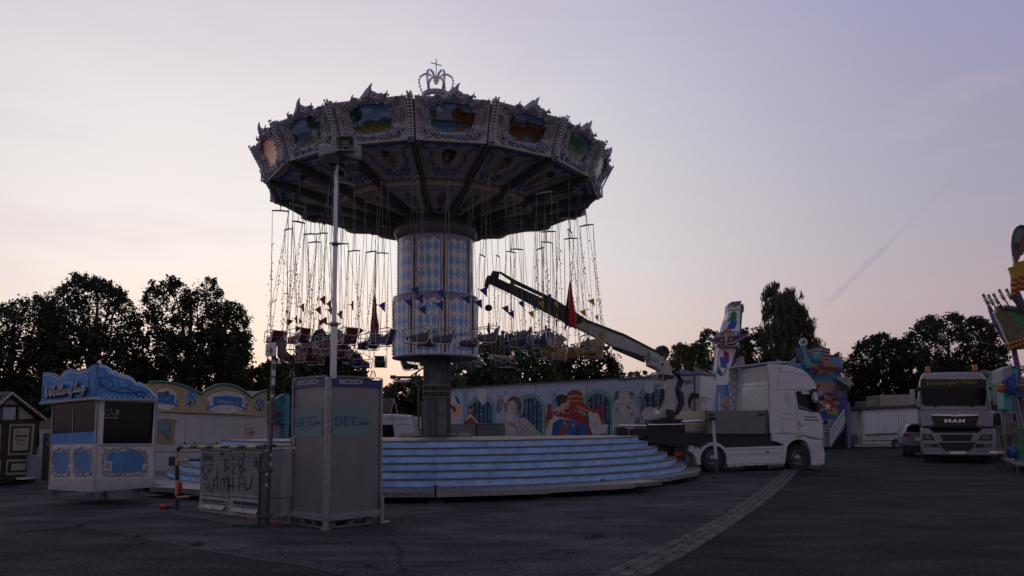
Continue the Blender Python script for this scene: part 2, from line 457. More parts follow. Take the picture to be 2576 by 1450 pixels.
# ================================================================== ground
def ground_mat(name, col, var, cracks=0.0):
    m_ = mat(name, col, 0.92, var=var, vs=0.35, bump=0.9, bs=45, obj=True); m_.node_tree.nodes['Principled BSDF'].inputs['Specular IOR Level'].default_value = 0.15
    n, k = m_.node_tree.nodes, m_.node_tree.links
    h = [x for x in n if x.type == 'HUE_SAT'][0]; p = n['Principled BSDF']
    t = [x for x in n if x.type == 'TEX_COORD'][0]
    g = n.new('ShaderNodeTexNoise'); g.inputs['Scale'].default_value = 26; g.inputs['Detail'].default_value = 4; k.new(t.outputs['Object'], g.inputs[0])
    r = n.new('ShaderNodeMapRange'); r.inputs[1].default_value = 0.35; r.inputs[2].default_value = 0.68; r.inputs[3].default_value = 0.35; r.inputs[4].default_value = 2.1
    k.new(g.outputs['Fac'], r.inputs[0])
    mp_ = n.new('ShaderNodeMapping'); mp_.inputs['Scale'].default_value = (0.5, 1.6, 1); mp_.inputs['Rotation'].default_value = (0, 0, 0.5)
    k.new(t.outputs['Object'], mp_.inputs[0])
    g2 = n.new('ShaderNodeTexNoise'); g2.inputs['Scale'].default_value = 1.1; g2.inputs['Detail'].default_value = 7; g2.inputs['Roughness'].default_value = 0.65
    k.new(mp_.outputs[0], g2.inputs[0])
    r2 = n.new('ShaderNodeMapRange'); r2.inputs[1].default_value = 0.4; r2.inputs[2].default_value = 0.7; r2.inputs[3].default_value = 0.65; r2.inputs[4].default_value = 1.5
    k.new(g2.outputs['Fac'], r2.inputs[0])
    mu = n.new('ShaderNodeMath'); mu.operation = 'MULTIPLY'; k.new(r.outputs[0], mu.inputs[0]); k.new(r2.outputs[0], mu.inputs[1])
    mx = n.new('ShaderNodeMix'); mx.data_type = 'RGBA'; mx.blend_type = 'MULTIPLY'; mx.inputs[0].default_value = 1
    vo = n.new('ShaderNodeTexVoronoi'); vo.feature = 'DISTANCE_TO_EDGE'; vo.inputs['Scale'].default_value = 0.33
    wn = n.new('ShaderNodeTexNoise'); wn.inputs['Scale'].default_value = 1.3; wn.inputs['Detail'].default_value = 6; k.new(t.outputs['Object'], wn.inputs[0])
    av = n.new('ShaderNodeVectorMath'); av.operation = 'MULTIPLY_ADD'; k.new(wn.outputs['Color'], av.inputs[0]); av.inputs[1].default_value = (1.6, 1.6, 0); k.new(t.outputs['Object'], av.inputs[2]); k.new(av.outputs[0], vo.inputs['Vector'])
    cr_ = n.new('ShaderNodeMapRange'); cr_.inputs[1].default_value = 0.0; cr_.inputs[2].default_value = 0.009; cr_.inputs[3].default_value = 0.3; k.new(vo.outputs['Distance'], cr_.inputs[0])
    st_ = n.new('ShaderNodeTexNoise'); st_.inputs['Scale'].default_value = 0.55; st_.inputs['Detail'].default_value = 9; st_.inputs['Roughness'].default_value = 0.6; k.new(t.outputs['Object'], st_.inputs[0])
    s2_ = n.new('ShaderNodeMapRange'); s2_.inputs[1].default_value = 0.42; s2_.inputs[2].default_value = 0.60; s2_.inputs[3].default_value = 0.72; s2_.inputs[4].default_value = 1.25; k.new(st_.outputs['Fac'], s2_.inputs[0])
    for q_ in (cr_, s2_):
        m3 = n.new('ShaderNodeMath'); m3.operation = 'MULTIPLY'; k.new(mu.outputs[0], m3.inputs[0]); k.new(q_.outputs[0], m3.inputs[1]); mu = m3
    k.new(h.outputs[0], mx.inputs[6]); k.new(mu.outputs[0], mx.inputs[7]); k.new(mx.outputs[2], p.inputs['Base Color'])
    return m_
asphalt = ground_mat('old_asphalt', (0.058, 0.054, 0.058), 0.25)
asphalt_d = ground_mat('dark_asphalt', (0.023, 0.022, 0.0235), 0.18)
asphalt_l = ground_mat('grey_road_asphalt', (0.050, 0.046, 0.055), 0.15)
concrete = ground_mat('concrete', (0.11, 0.10, 0.10), 0.2)
def sheet(name, pts, z, mt):
    b = B(); n = len(pts)
    b.add([(p[0], p[1], z) for p in pts], [tuple(range(n))])
    o = b.make(name, mt); o['kind'] = 'structure'; return o
sheet('ground', [(-300, -60), (300, -60), (300, 420), (-300, 420)], 0, asphalt)
Lp = [(1400, 1510), (1510, 1447), (1639, 1390), (1740, 1342), (1813, 1303), (1886, 1254), (1935, 1217), (1966, 1190), (1990, 1160)]
Rp = [(1520, 1520), (1642, 1447), (1747, 1388), (1827, 1335), (1910, 1278), (1971, 1227), (2005, 1190), (2030, 1158)]
Lg = [gnd(*p) for p in Lp]; Rg = [gnd(*p) for p in Rp]
def along(pts, t):
    d = [0]
    for a, b in zip(pts[:-1], pts[1:]): d.append(d[-1] + (b - a).length)
    x = t * d[-1]
    for i in range(len(pts) - 1):
        if x <= d[i + 1] or i == len(pts) - 2:
            return pts[i].lerp(pts[i + 1], (x - d[i]) / (d[i + 1] - d[i]))
# darker carriageway on the right of the cobbles
far = Rg[-1]
road = [Vector((p.x, p.y, 0)) for p in Rg] + [Vector((far.x + 2.0, far.y + 12, 0)), Vector((far.x + 10, 60, 0)), Vector((120, 60, 0)), Vector((120, -20, 0)), Vector((-3, -20, 0)), Vector((-0.3, 5, 0))]
sheet('road', [(p.x + 0.02, p.y) for p in road], 0.004, asphalt_d)
sheet('gutter_bed', [(p.x, p.y) for p in Lg] + [(p.x, p.y) for p in Rg[::-1]], 0.006, mat('joint_soil', (0.05, 0.05, 0.035), 0.95, var=0.4, vs=12))
gut = thing('cobble_gutter', Lg[4], 'strip of three cobble rows', 'gutter'); del gut['category']; gut['kind'] = 'structure'; gut['label'] = 'curving strip of three rows of pale granite setts between the two asphalt areas'
random.seed(4)
stm = [mat('granite_%s' % n_, c_, 0.8, bump=0.5, bs=40, var=0.3, vs=5) for n_, c_ in (('grey', (0.085, 0.081, 0.072)), ('pale', (0.11, 0.10, 0.085)), ('brown', (0.07, 0.063, 0.05)), ('dark', (0.055, 0.053, 0.047)))]
def sett(b, c_, ex, ey, lx, ly, z):
    """low block with a worn, slightly domed top"""
    j = lambda: 1 + random.uniform(-.10, .10)
    bot = [c_ + ex * (lx / 2 * sx * j()) + ey * (ly / 2 * sy * j()) for sx, sy in ((-1, -1), (1, -1), (1, 1), (-1, 1))]
    top = [c_ + (p - c_) * 0.84 + Vector((0, 0, z + random.uniform(-.005, .005))) for p in bot]
    mid = [p + Vector((0, 0, z * 0.6)) for p in bot]
    o = len(b.v); b.v += [tuple(p) for p in bot + mid + top] + [tuple(c_ + Vector((0, 0, z + 0.006)))]
    for i in range(4):
        k = (i + 1) % 4
        b.f += [(o + i, o + k, o + 4 + k, o + 4 + i), (o + 4 + i, o + 4 + k, o + 8 + k, o + 8 + i), (o + 8 + i, o + 8 + k, o + 12)]
cl = [(a + b_) / 2 for a, b_ in zip([along(Lg, i / 60) for i in range(61)], [along(Rg, i / 60) for i in range(61)])]
tot = sum((b_ - a).length for a, b_ in zip(cl[:-1], cl[1:]))
stones = []
for row in range(3):
    x = 0.0
    while x < tot - 0.2:
        ln = random.uniform(0.10, 0.17); t = (x + ln / 2) / tot
        a, b_ = along(Lg, t), along(Rg, t); wd = (b_ - a)
        c_ = a + wd * ((row + 0.5) / 3 + random.uniform(-.015, .015)); t2 = along(cl, min(1, t + .01)) - along(cl, max(0, t - .01)); t2.normalize()
        ey = Vector((-t2.y, t2.x, 0)); wy = abs((b_ - a).dot(ey)) / 3
        stones.append((c_.length, Vector((c_.x, c_.y, 0.008)), t2, ey, ln * 0.88, wy * 0.90))
        x += ln
stones.sort(key=lambda q: q[0])
vis = [q for q in stones if q[1].y > 8.0]
rest = B()
for i, (d_, c_, ex, ey, lx, ly) in enumerate(vis):
    if i < 295:
        b = B(); sett(b, c_, ex, ey, lx, ly, 0.022); b.make('cobblestone', stm[random.randrange(4)], gut)
    else: sett(rest, c_, ex, ey, lx, ly, 0.022)
if rest.v: rest.make('far_cobblestones', stm[0], gut, kind='stuff')
# grass in the joints and along seams
def blades(b, c_, n, rad, h):
    for _ in range(n):
        a = random.uniform(0, 2 * pi); q = rad * math.sqrt(random.random())
        p = Vector((c_.x + q * cos(a), c_.y + q * sin(a) * 0.6, 0.01)); d_ = Vector((random.uniform(-.6, .6), random.uniform(-.6, .6), 1)) * h * random.uniform(.4, 1)
        w_ = Vector((random.uniform(-1, 1), random.uniform(-1, 1), 0)).normalized() * 0.006
        b.add([p - w_, p + w_, p + d_], [(0, 1, 2)])
b = B()
for i in range(150):
    t = random.random(); a, b_ = along(Lg, t), along(Rg, t)
    f_ = random.choice((0.02, 1 / 3, 1 / 3, 2 / 3))
    if a.y > 8: blades(b, a + (b_ - a) * f_, 16, 0.09, 0.035)
for p, n_, r_ in (((495, 1373), 160, 0.10), ((1508, 1351), 120, 0.12), ((350, 1352), 60, 0.08), ((200, 1325), 60, 0.08), ((1488, 1357), 60, 0.1), ((640, 1328), 90, .1), ((600, 1325), 60, .1)):
    blades(b, gnd(*p), n_, r_, 0.05)
go = b.make('grass', mat('grass', (0.07, 0.085, 0.03), 0.8, var=0.4, vs=3)); tag(go, 'short weeds growing in the asphalt seams and cobble joints', 'grass'); go['kind'] = 'stuff'
# darker resurfaced area bottom left with a pale worn seam
seam = [(0, 1341), (110, 1332), (190, 1325), (308, 1343), (469, 1376), (645, 1408), (755, 1423), (930, 1462), (1000, 1500)]
sg = [gnd(*p) for p in seam]
sheet('asphalt_patch', [(p.x, p.y) for p in sg] + [(2, 4), (-30, 4), (-30, sg[0].y - 1)], 0.004, ground_mat('patched_asphalt', (0.033, 0.031, 0.033), 0.2))
def strip(name, pts, w, z, mt):
    P = [gnd(*p) if not isinstance(p, Vector) else p for p in pts]; b = B(); o = []
    for i, p in enumerate(P):
        t = (P[min(i + 1, len(P) - 1)] - P[max(i - 1, 0)]); t.z = 0; t.normalize(); nn = Vector((-t.y, t.x, 0)) * w / 2 * random.uniform(.7, 1.3)
        o.append((p + nn, p - nn))
    b.v = [(q.x, q.y, z) for pr in o for q in pr]; b.f = [(2 * i, 2 * i + 1, 2 * i + 3, 2 * i + 2) for i in range(len(P) - 1)]
    x = b.make(name, mt); x['kind'] = 'structure'; return x
strip('seam_dust', seam[:3], 0.10, 0.009, ground_mat('dust', (0.10, 0.095, 0.10), 0.3))
strip('asphalt_seam', seam[2:], 0.035, 0.009, mat('tar', (0.03, 0.03, 0.03), 0.7))
strip('asphalt_seam', [(1190, 1367), (1330, 1366), (1440, 1362), (1512, 1347)], 0.02, 0.006, MC['tar'])
strip('asphalt_seam', [(1190, 1336), (1300, 1341), (1420, 1347), (1512, 1346), (1640, 1350), (1745, 1362)], 0.02, 0.006, MC['tar'])
sheet('concrete_slab', [gnd(*p)[:2] for p in ((403, 1289), (440, 1285), (500, 1283), (720, 1296), (735, 1316), (670, 1323), (612, 1325), (480, 1301))], 0.006, concrete)
# road at the left back with a row of pale kerb stones
kl = [gnd(-260, 1262), gnd(0, 1247.5), gnd(60, 1243.5), gnd(128, 1239.5), gnd(330, 1229)]
sheet('back_road', [(p.x, p.y) for p in kl] + [(-6, 40), (-60, 40), (-60, 15)], 0.004, asphalt_l)
kb = thing('kerb_line', kl[1], 'row of pale flush kerb stones', 'kerb'); del kb['category']; kb['kind'] = 'structure'
tk = sum((b_ - a).length for a, b_ in zip(kl[:-1], kl[1:])); x = 0
while x < tk:
    p = along(kl, x / tk); t = (along(kl, min(1, (x + .2) / tk)) - p).normalized()
    b = B(); b.box(p + Vector((0, 0, 0.016)), (0.27, 0.13, 0.03), rz=math.atan2(t.y, t.x)); b.make('kerb_stone', stm[1], kb, bevel=0.008)
    x += 0.30

# ================================================================== chain carousel
C0 = Vector((-2.64, 26.0, 0)); CROT = R_(5.8)
car = thing('chain_carousel', C0, 'tall chain carousel with painted canopy, crown on top and blue diamond drum', 'carousel', rz=CROT)
def cp(a, r, z): return Vector((r * sin(a), -r * cos(a), z))
NS = 16; STEP = 2 * pi / NS; A0 = R_(-6.8)
ZB, ZT, RB, RT = 9.62, 10.68, 5.66, 6.10
def rim(p, t, off=0.0):            # p across -1..1, t up the panel 0..1 ; panel looks towards local -Y
    bow = -0.07 * sin(pi * min(max(t, 0), 1))
    return Vector((p * (0.99 + 0.075 * t), -(RB * cos(pi / 16) + 0.44 * t + bow) - off, ZB + 1.06 * t - off * 0.35))
random.seed(11)
pb = B()
rows = [i / 6 for i in range(7)]
o = 0
for t in rows: pb.v += [tuple(rim(-1, t)), tuple(rim(1, t)), tuple(rim(-1, t, -0.06)), tuple(rim(1, t, -0.06))]
for i in range(6):
    k = i * 4
    pb.f += [(k, k + 1, k + 5, k + 4), (k + 2, k + 6, k + 7, k + 3), (k, k + 4, k + 6, k + 2), (k + 1, k + 3, k + 7, k + 5)]
pb.f += [(0, 2, 3, 1), (24, 25, 27, 26)]
def inner(a):
    q = 1 + 0.045 * sin(7 * a + 1) + 0.02 * sin(13 * a)
    return 0.60 * q * math.copysign(abs(cos(a)) ** 0.62, cos(a)), 0.55 + 0.34 * q * math.copysign(abs(sin(a)) ** 0.7, sin(a))
def ym0(a): return sin(a) > .3
def outer(a):
    q = 1 + 0.03 * sin(11 * a) + 0.03 * sin(17 * a + 1)
    x, y = 0.90 * q * math.copysign(abs(cos(a)) ** 0.5, cos(a)), 0.55 + 0.46 * q * math.copysign(abs(sin(a)) ** 0.55, sin(a))
    if y > 0.8: y += 0.20 * math.exp(-((x - 0.05) / 0.28) ** 2) + 0.05 * cos(x * 16)
    return x, y
ob = B(); n_ = 72
for i in range(n_):
    a = 2 * pi * i / n_; xi, yi = inner(a); xo, yo = outer(a); xm, ym = (xi + xo) / 2, (yi + yo) / 2
    ob.v += [tuple(rim(xi, yi, 0.015)), tuple(rim(xi, yi, 0.05)), tuple(rim(xm, ym, 0.085 + 0.02 * sin(9 * a))), tuple(rim(xo, yo, 0.04)), tuple(rim(xo, yo, 0.0))]
for i in range(n_):
    k, k2 = i * 5, ((i + 1) % n_) * 5
    for j in range(4): ob.f.append((k + j, k2 + j, k2 + j + 1, k + j + 1))
for i in range(40):
    a = 2 * pi * (i + random.uniform(-.2, .2)) / 40; xi, yi = inner(a); xo, yo = outer(a); f_ = (0.25, 0.6, 0.95)[i % 3]
    scroll(ob, rim, xi + (xo - xi) * f_, yi + (yo - yi) * min(f_, .8 if ym0(a) else 1), random.uniform(.07, .12), random.uniform(0, 6), random.choice((-1, 1)) * random.uniform(.7, 1.1), 0.017, 0.085, 9, 4, 0.95)
for (x, y, s_) in ((0.08, 1.20, .85), (-0.42, 1.07, 0.34), (0.52, 1.08, 0.34), (-0.9, 0.99, 0.25), (0.92, 0.99, 0.25)):
    ob.tube([rim(x - .09 * s_, y - .16 * s_, .05), rim(x - .02 * s_, y - .03 * s_, .07), rim(x + 0.02 * s_, y + .08 * s_, .06), rim(x + .09 * s_, y + .17 * s_, .04)], [.10 * s_, .085 * s_, .05 * s_, .012], 6)
    for d_ in (-1, 1): ob.ball(rim(x + d_ * .12 * s_, y - .13 * s_, .05), .085 * s_, 7, 5)
ib = B()
for x in (-.66, -.4, -.14, .14, .4, .66):
    pts = [(x - .11, .13), (x - .04, .06), (x + .08, .07), (x + .12, .15), (x, .19)]
    ib.slab([rim(a, c_, .062 if abs(x) < .5 else .058) for a, c_ in pts], [rim(a, c_, 0.01) for a, c_ in pts])
bb = B()
for i in range(15): bb.ball(rim(-.92 + 1.84 * i / 14, 0.035, 0.02), 0.034, 6, 4)
eb = B()     # lower lip
eb.slab([rim(-1, 0.07, 0.012), rim(1, 0.07, 0.012), rim(1, -0.02, 0.03), rim(-1, -0.02, 0.03)], [rim(-1, 0.07, 0.0), rim(1, 0.07, 0.0), rim(1, -0.02, -0.06), rim(-1, -0.02, -0.06)])
def landscape(kind):
    cv = Cv(0, 0, 80, 50, (95, 150, 200)); r = np.random.RandomState(kind * 7 + 1)
    g = (cv.V / 50)[..., None]
    cv.a[:] = np.array([lin(70), lin(125), lin(190)]) * (1 - g) + np.array([lin(190), lin(215), lin(230)]) * g
    for i in range(8): cv.ell(r.rand() * 80, r.rand() * 20, 8 + r.rand() * 8, 1.5 + r.rand() * 2, (215, 225, 235), .35)
    def tree_(x, y, s, cols, n=60):
        cv.line([(x, y), (x + 1, y - s * 1.1)], s * .12 + .8, (50, 38, 25))
        for i in range(n):
            a, q = r.rand() * 6.3, math.sqrt(r.rand()); c_ = cols[r.randint(len(cols))]
            cv.ell(x + cos(a) * q * s * .75, y - s * 1.5 + sin(a) * q * s * .85, s * .16, s * .12, c_, .85)
    gr = [(20, 60, 30), (30, 85, 35), (15, 45, 28), (55, 110, 50)]; au = [(120, 55, 20), (150, 80, 25), (90, 40, 20), (70, 50, 25)]
    if kind == 0:      # meadow, big tree left
        cv.poly([(0, 34), (80, 28), (80, 50), (0, 50)], (95, 110, 40)); cv.poly([(0, 40), (50, 36), (80, 40), (80, 50), (0, 50)], (150, 120, 45), .7)
        cv.poly([(20, 29), (35, 24), (48, 28), (60, 23), (80, 27), (80, 32), (20, 32)], (70, 95, 110))
        for x in range(25, 80, 6): tree_(x, 33, 3, gr, 12)
        tree_(13, 36, 14, gr, 90)
    elif kind == 1:    # lake, mountain, autumn trees
        cv.poly([(0, 22), (18, 8), (30, 16), (38, 10), (52, 24), (80, 26), (80, 36), (0, 36)], (150, 165, 190)); cv.poly([(18, 8), (24, 15), (20, 17), (12, 15)], (230, 235, 240))
        cv.rect(0, 30, 80, 50, (70, 120, 150)); cv.poly([(0, 27), (80, 29), (80, 33), (0, 31)], (50, 85, 45)); cv.poly([(40, 38), (80, 34), (80, 42), (45, 42)], (140, 95, 40))
        for i in range(12): cv.ell(r.rand() * 80, 40 + r.rand() * 10, 8, .7, (170, 200, 215), .5)
        for x in (48, 56, 62, 70, 76): tree_(x, 37, 9 + r.rand() * 4, au, 70)
        for x in (2, 7, 12): tree_(x, 28, 6, gr, 30)
    elif kind == 2:    # autumn wood with stream
        cv.rect(0, 25, 80, 50, (120, 80, 30)); cv.poly([(40, 30), (46, 30), (62, 50), (30, 50)], (90, 130, 150)); cv.poly([(60, 30), (80, 30), (80, 50), (66, 50)], (80, 95, 40))
        for i in range(11): tree_(4 + i * 7.4, 34 + r.rand() * 6, 10, au + [(40, 65, 35)], 60)
    elif kind == 3:    # green valley
        for i in range(160): cv.ell(r.rand() * 60, 12 + r.rand() * 38, 5, 4, [(30, 120, 70), (20, 90, 50), (60, 140, 90)][r.randint(3)], .7)
        cv.poly([(44, 50), (80, 20), (80, 50)], (40, 70, 60)); cv.poly([(50, 22), (66, 8), (80, 14), (80, 26)], (120, 160, 190))
    elif kind == 4:    # chapel in the wood
        cv.poly([(0, 40), (80, 26), (80, 50), (0, 50)], (60, 110, 50)); cv.poly([(0, 26), (30, 22), (50, 26), (50, 34), (0, 36)], (85, 110, 140))
        tree_(8, 42, 9, gr, 60); tree_(58, 36, 15, gr, 120); tree_(74, 38, 11, gr, 60)
        cv.poly([(52, 40), (52, 28), (56, 22), (61, 28), (61, 39)], (215, 205, 190)); cv.rect(55, 32, 57.5, 39, (90, 60, 40))
    else:              # pale rose picture, sunset reflection painted into its colour
        cv.a[:] = [lin(235), lin(165), lin(135)]
        for i in range(60): cv.ell(r.rand() * 80, r.rand() * 50, 3 + r.rand() * 4, 5, [(245, 190, 160), (205, 120, 90), (250, 215, 195)][r.randint(3)], .35)
    cv.speck(.12, 2); cv.a *= 1.0 if kind > 4 else .62
    xx, tt = np.meshgrid(np.linspace(-.68, .68, 56), np.linspace(.14, .95, 34))
    P = np.array([[tuple(rim(a, c_, 0.022)) for a, c_ in zip(ra, rt_)] for ra, rt_ in zip(xx, tt)])
    u, v = (xx.ravel() + .68) / 1.36 * 80, (.95 - tt.ravel()) / .81 * 50
    return P, cv.get(u, v).reshape(34, 56, 3)
proto = {}
proto['panel_board'] = pb.make('panel_board', cream, car, local=True)
proto['frame_ornament'] = ob.make('frame_ornament', mat('silver_lilac_relief', (0.36, 0.345, 0.41), 0.38, 0.25, var=0.25, vs=20), car, local=True, smooth_=True)
proto['blue_inlay'] = ib.make('blue_inlay', mat('inlay_blue', (0.12, 0.24, 0.42), 0.4), car, local=True, kind='stuff')
proto['bulb_row'] = bb.make('bulb_row', bulbm, car, local=True, smooth_=True, kind='stuff')
proto['rim_lip'] = eb.make('rim_lip', cream, car, local=True)
order = {15: 0, 0: 1, 1: 2, 2: 3, 14: 4, 13: 5, 3: 0}
pics = {}
for kd in range(6):
    P, Cc = landscape(kd); pics[kd] = gridmesh('painting', P, Cc, gloss_print, car, local=True)
for k in range(NS):
    a = A0 + STEP / 2 + k * STEP
    for nm, o in proto.items():
        q = o if k == 0 else dup(o, car)
        q.rotation_euler = (0, 0, a)
    kd = order.get(k, k % 5)
    q = pics[kd] if 'used' not in pics[kd] else dup(pics[kd], car)
    if 'used' in q and q is not pics[kd]: pass
    pics[kd]['used'] = 1; q.rotation_euler = (0, 0, a)
for o in list(car.children):
    if 'used' in o: del o['used']
# posts with bulbs between the panels
sb = B(); pr_ = [(RB + .02, ZB - .12), (RB + .16, ZB - .02), (RB + .13, ZB + .2), (RB + .2, ZB + .5), (RB + .42, ZB + .8), (RB + .56, ZB + 1.05), (RB + .46, ZB + 1.12), (RB + .3, ZB + 1.1), (RB - .1, ZB + .2)]
sb.slab([Vector((-.075, -r, z)) for r, z in pr_], [Vector((.075, -r, z)) for r, z in pr_])
pbulb = B()
for i in range(15):
    t = i / 14; r = RB + .17 + (.0 if t < .3 else (t - .3) * .58); z = ZB + .0 + 1.08 * t
    for x in (-.045, .045): pbulb.ball((x, -r - .02, z), .036, 6, 4)
rbb = B()    # ceiling ribs, deep curved beams
rp = [(5.62, 9.50, 9.66), (5.0, 9.36, 9.6), (4.2, 9.20, 9.42), (3.55, 9.02, 9.25), (3.4, 8.9, 9.2), (2.6, 8.66, 9.0), (1.9, 8.50, 8.8), (1.42, 8.44, 8.7)]
rbb.slab([Vector((-.07, -r, z0)) for r, z0, z1 in rp] + [Vector((-.07, -r, z1)) for r, z0, z1 in rp[::-1]], [Vector((.07, -r, z0)) for r, z0, z1 in rp] + [Vector((.07, -r, z1)) for r, z0, z1 in rp[::-1]])
rbu = B()
for i in range(44):
    r = 5.5 - i * .092; z = np.interp(-r, [-q[0] for q in rp], [q[1] for q in rp])
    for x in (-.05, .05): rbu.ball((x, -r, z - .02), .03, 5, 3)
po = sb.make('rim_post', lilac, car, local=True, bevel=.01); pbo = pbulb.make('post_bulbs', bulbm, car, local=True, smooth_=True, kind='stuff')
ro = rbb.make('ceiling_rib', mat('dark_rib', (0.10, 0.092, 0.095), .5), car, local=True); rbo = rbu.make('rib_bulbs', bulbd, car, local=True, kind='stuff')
for k in range(NS):
    a = A0 + k * STEP
    for o in (po, pbo, ro, rbo):
        q = o if k == 0 else dup(o, car)
        q.rotation_euler = (0, 0, a)
# ceiling panels, painted
def ceil_print(kd):
    cv = Cv(-100, 0, 100, 200, (205, 190, 172)); r = np.random.RandomState(kd + 3)
    # y 0 = rim, 200 = collar ; outer field 0..105, inner 112..200
    cv.poly([(-85, 8), (85, 8), (80, 20), (45, 16), (25, 26), (0, 14), (-25, 26), (-45, 16), (-80, 20)], (85, 100, 145))
    for s_ in (-1, 1):
        pts = [(s_ * x, y) for x, y in ((70, 14), (82, 26), (62, 38), (55, 52), (62, 64), (48, 74), (52, 86), (36, 96), (14, 92), (0, 98))]
        cv.line(pts, 5, (88, 92, 130)); cv.line([(x * .86, y * .97 + 2) for x, y in pts], 2.5, (120, 124, 158))
        for x, y in pts: cv.ell(x, y, 6, 4, (100, 104, 145), .8)
        cv.ell(s_ * 30, 84, 12, 6, (90, 108, 150)); cv.ell(s_ * 16, 20, 9, 4, (110, 112, 150))
    if kd == 0:
        cv.ell(0, 52, 20, 20, (70, 42, 34)); cv.ell(-2, 53, 10, 13, (200, 160, 135)); cv.ell(14, 48, 12, 14, (60, 35, 30)); cv.poly([(-26, 92), (-14, 72), (14, 70), (30, 92)], (190, 150, 135)); cv.poly([(-22, 94), (-8, 80), (20, 84), (28, 94)], (120, 140, 160))
    elif kd == 1:
        for i in range(110): cv.ell(r.randn() * 14, 55 + r.randn() * 18, 3, 4, [(150, 110, 60), (120, 95, 60), (175, 140, 90)][r.randint(3)], .6)
    else:
        cv.poly([(-10, 88), (-22, 60), (0, 40), (24, 62), (14, 90)], (170, 120, 95)); cv.ell(18, 46, 14, 7, (70, 45, 35)); cv.ell(2, 44, 8, 9, (195, 155, 130))
    cv.rect(-100, 104, 100, 113, (185, 165, 145)); cv.rect(-100, 103, 100, 105, (120, 100, 90)); cv.rect(-100, 112, 100, 113.5, (110, 95, 90))
    for x in range(-40, 41, 20): cv.ring(x, 122, 4, 7, (110, 100, 120))
    c_ = [(175, 110, 75), (150, 140, 70), (160, 120, 90)][kd]
    cv.ell(0, 155, 34, 24, (80, 85, 120)); cv.ell(0, 155, 29, 20, c_); 
    for i in range(50): cv.ell(r.randn() * 12, 155 + r.randn() * 9, 5, 3, [(90, 110, 60), (190, 150, 90), (150, 70, 50), (110, 130, 150)][r.randint(4)], .6)
    cv.ell(0, 188, 26, 7, (70, 80, 130)); cv.speck(.15, 3); cv.a = np.minimum(cv.a * np.array([1.1, 1.2, 1.35]) + .02, .85)
    nr, na = 90, 60; ceil_r = [(5.55, 9.66), (4.8, 9.60), (3.55, 9.28), (3.42, 9.20), (3.36, 9.02), (2.4, 8.88), (1.44, 8.70)]
    d_ = [0, 45, 100, 105, 112, 160, 200]; tt = np.linspace(0, 200, nr); rr = np.interp(tt, d_, [q[0] for q in ceil_r]); zz = np.interp(tt, d_, [q[1] for q in ceil_r])
    P = np.zeros((nr, na, 3)); aa = np.linspace(-STEP / 2, STEP / 2, na); U = np.zeros((nr, na)); Vv = np.zeros((nr, na))
    for i in range(nr):
        ap = rr[i] * cos(STEP / 2); x = ap * np.tan(aa); P[i, :, 0] = x; P[i, :, 1] = -ap; P[i, :, 2] = zz[i]
        U[i] = aa / (STEP / 2) * 100; Vv[i] = tt[i]
    if kd >= 0: U2 = U * (0.45 + .55 * rr[:, None] / 5.55) * (1.0)
    return P, cv.get(U.ravel(), Vv.ravel()).reshape(nr, na, 3)
cps = []
for kd in range(3):
    P, Cc = ceil_print(kd); cps.append(gridmesh('ceiling_panel', P, Cc, print_, car, local=True))
for k in range(NS):
    o = cps[k % 3] if k < 3 else dup(cps[(k + (k >= 9)) % 3], car)
    o.rotation_euler = (0, 0, A0 + STEP / 2 + k * STEP)
# canopy roof, collar, drums
B().lathe([(6.0, 10.62), (5.6, 10.75), (3.0, 11.8), (.7, 12.7), (0.0, 12.8)], 32).make('roof_cover', mat('canvas_roof', (.5, .48, .5), .7), car, local=True, smooth_=True)
B().lathe([(1.40, 8.72), (1.46, 8.55), (1.46, 8.3), (1.40, 8.16), (1.33, 8.08)], 64).make('collar', mat('collar_grey', (.12, .11, .125), .5), car, local=True, smooth_=True)
def drum(name, r, z0, z1, seam0, parent):
    ny, nx = int((z1 - z0) * 50), 640
    aa = np.linspace(0, 2 * pi, nx); zz = np.linspace(z0, z1, ny); A, Z = np.meshgrid(aa, zz)
    P = np.stack([r * np.sin(A), -r * np.cos(A), Z], -1)
    q = ((A - seam0) / (pi / 4)) % 1.0 - .5; x = q * r * pi / 4                       # metres across the panel
    hw = r * pi / 8
    Wt = np.array([lin(226), lin(217), lin(210)]); Bl = np.array([lin(110), lin(172), lin(238)]); Li = np.array([lin(128), lin(122), lin(160)])
    C_ = np.empty(P.shape); C_[:] = Wt
    dw, dh = .25, .46
    inside = (np.abs(x) < hw * .74) & (Z < z1 - .24 - .05 * np.cos(x * 18)) & (Z > z0 + .06)
    dm = (np.abs((x / dw + 10.5) % 1.0 - .5) / .47 + np.abs(((Z - z0) / dh) % 1.0 - .5) / .48) < 1
    C_[inside & dm] = Bl
    top = (Z > z1 - .30 - .05 * np.cos(x * 18)) & ~inside; C_[top & (np.abs(x) < hw * .86)] = Li; C_[(np.abs(x) > hw * .74) & (np.abs(x) < hw * .84)] = Li * .9 + Wt * .1
    C_[Z > z1 - .10] = Li * .8
    o = gridmesh(name, P, C_, gloss_print, parent, local=True)
    o.data.polygons.foreach_set('use_smooth', [True] * len(o.data.polygons)); return o
drum('upper_drum', 1.31, 6.02, 8.12, R_(12), car); drum('lower_drum', 1.47, 3.96, 6.06, R_(12), car)
B().lathe([(1.47, 6.06), (1.31, 6.12)], 64).make('drum_shoulder', lilac, car, local=True); b = B(); b.lathe([(1.48, 3.95), (1.50, 3.98), (1.48, 4.01)], 64); b.make('drum_edge', lilac, car, local=True)
b = B(); b.lathe([(1.46, 3.97), (.45, 4.05)], 48); b.make('drum_underside', steel, car, local=True)
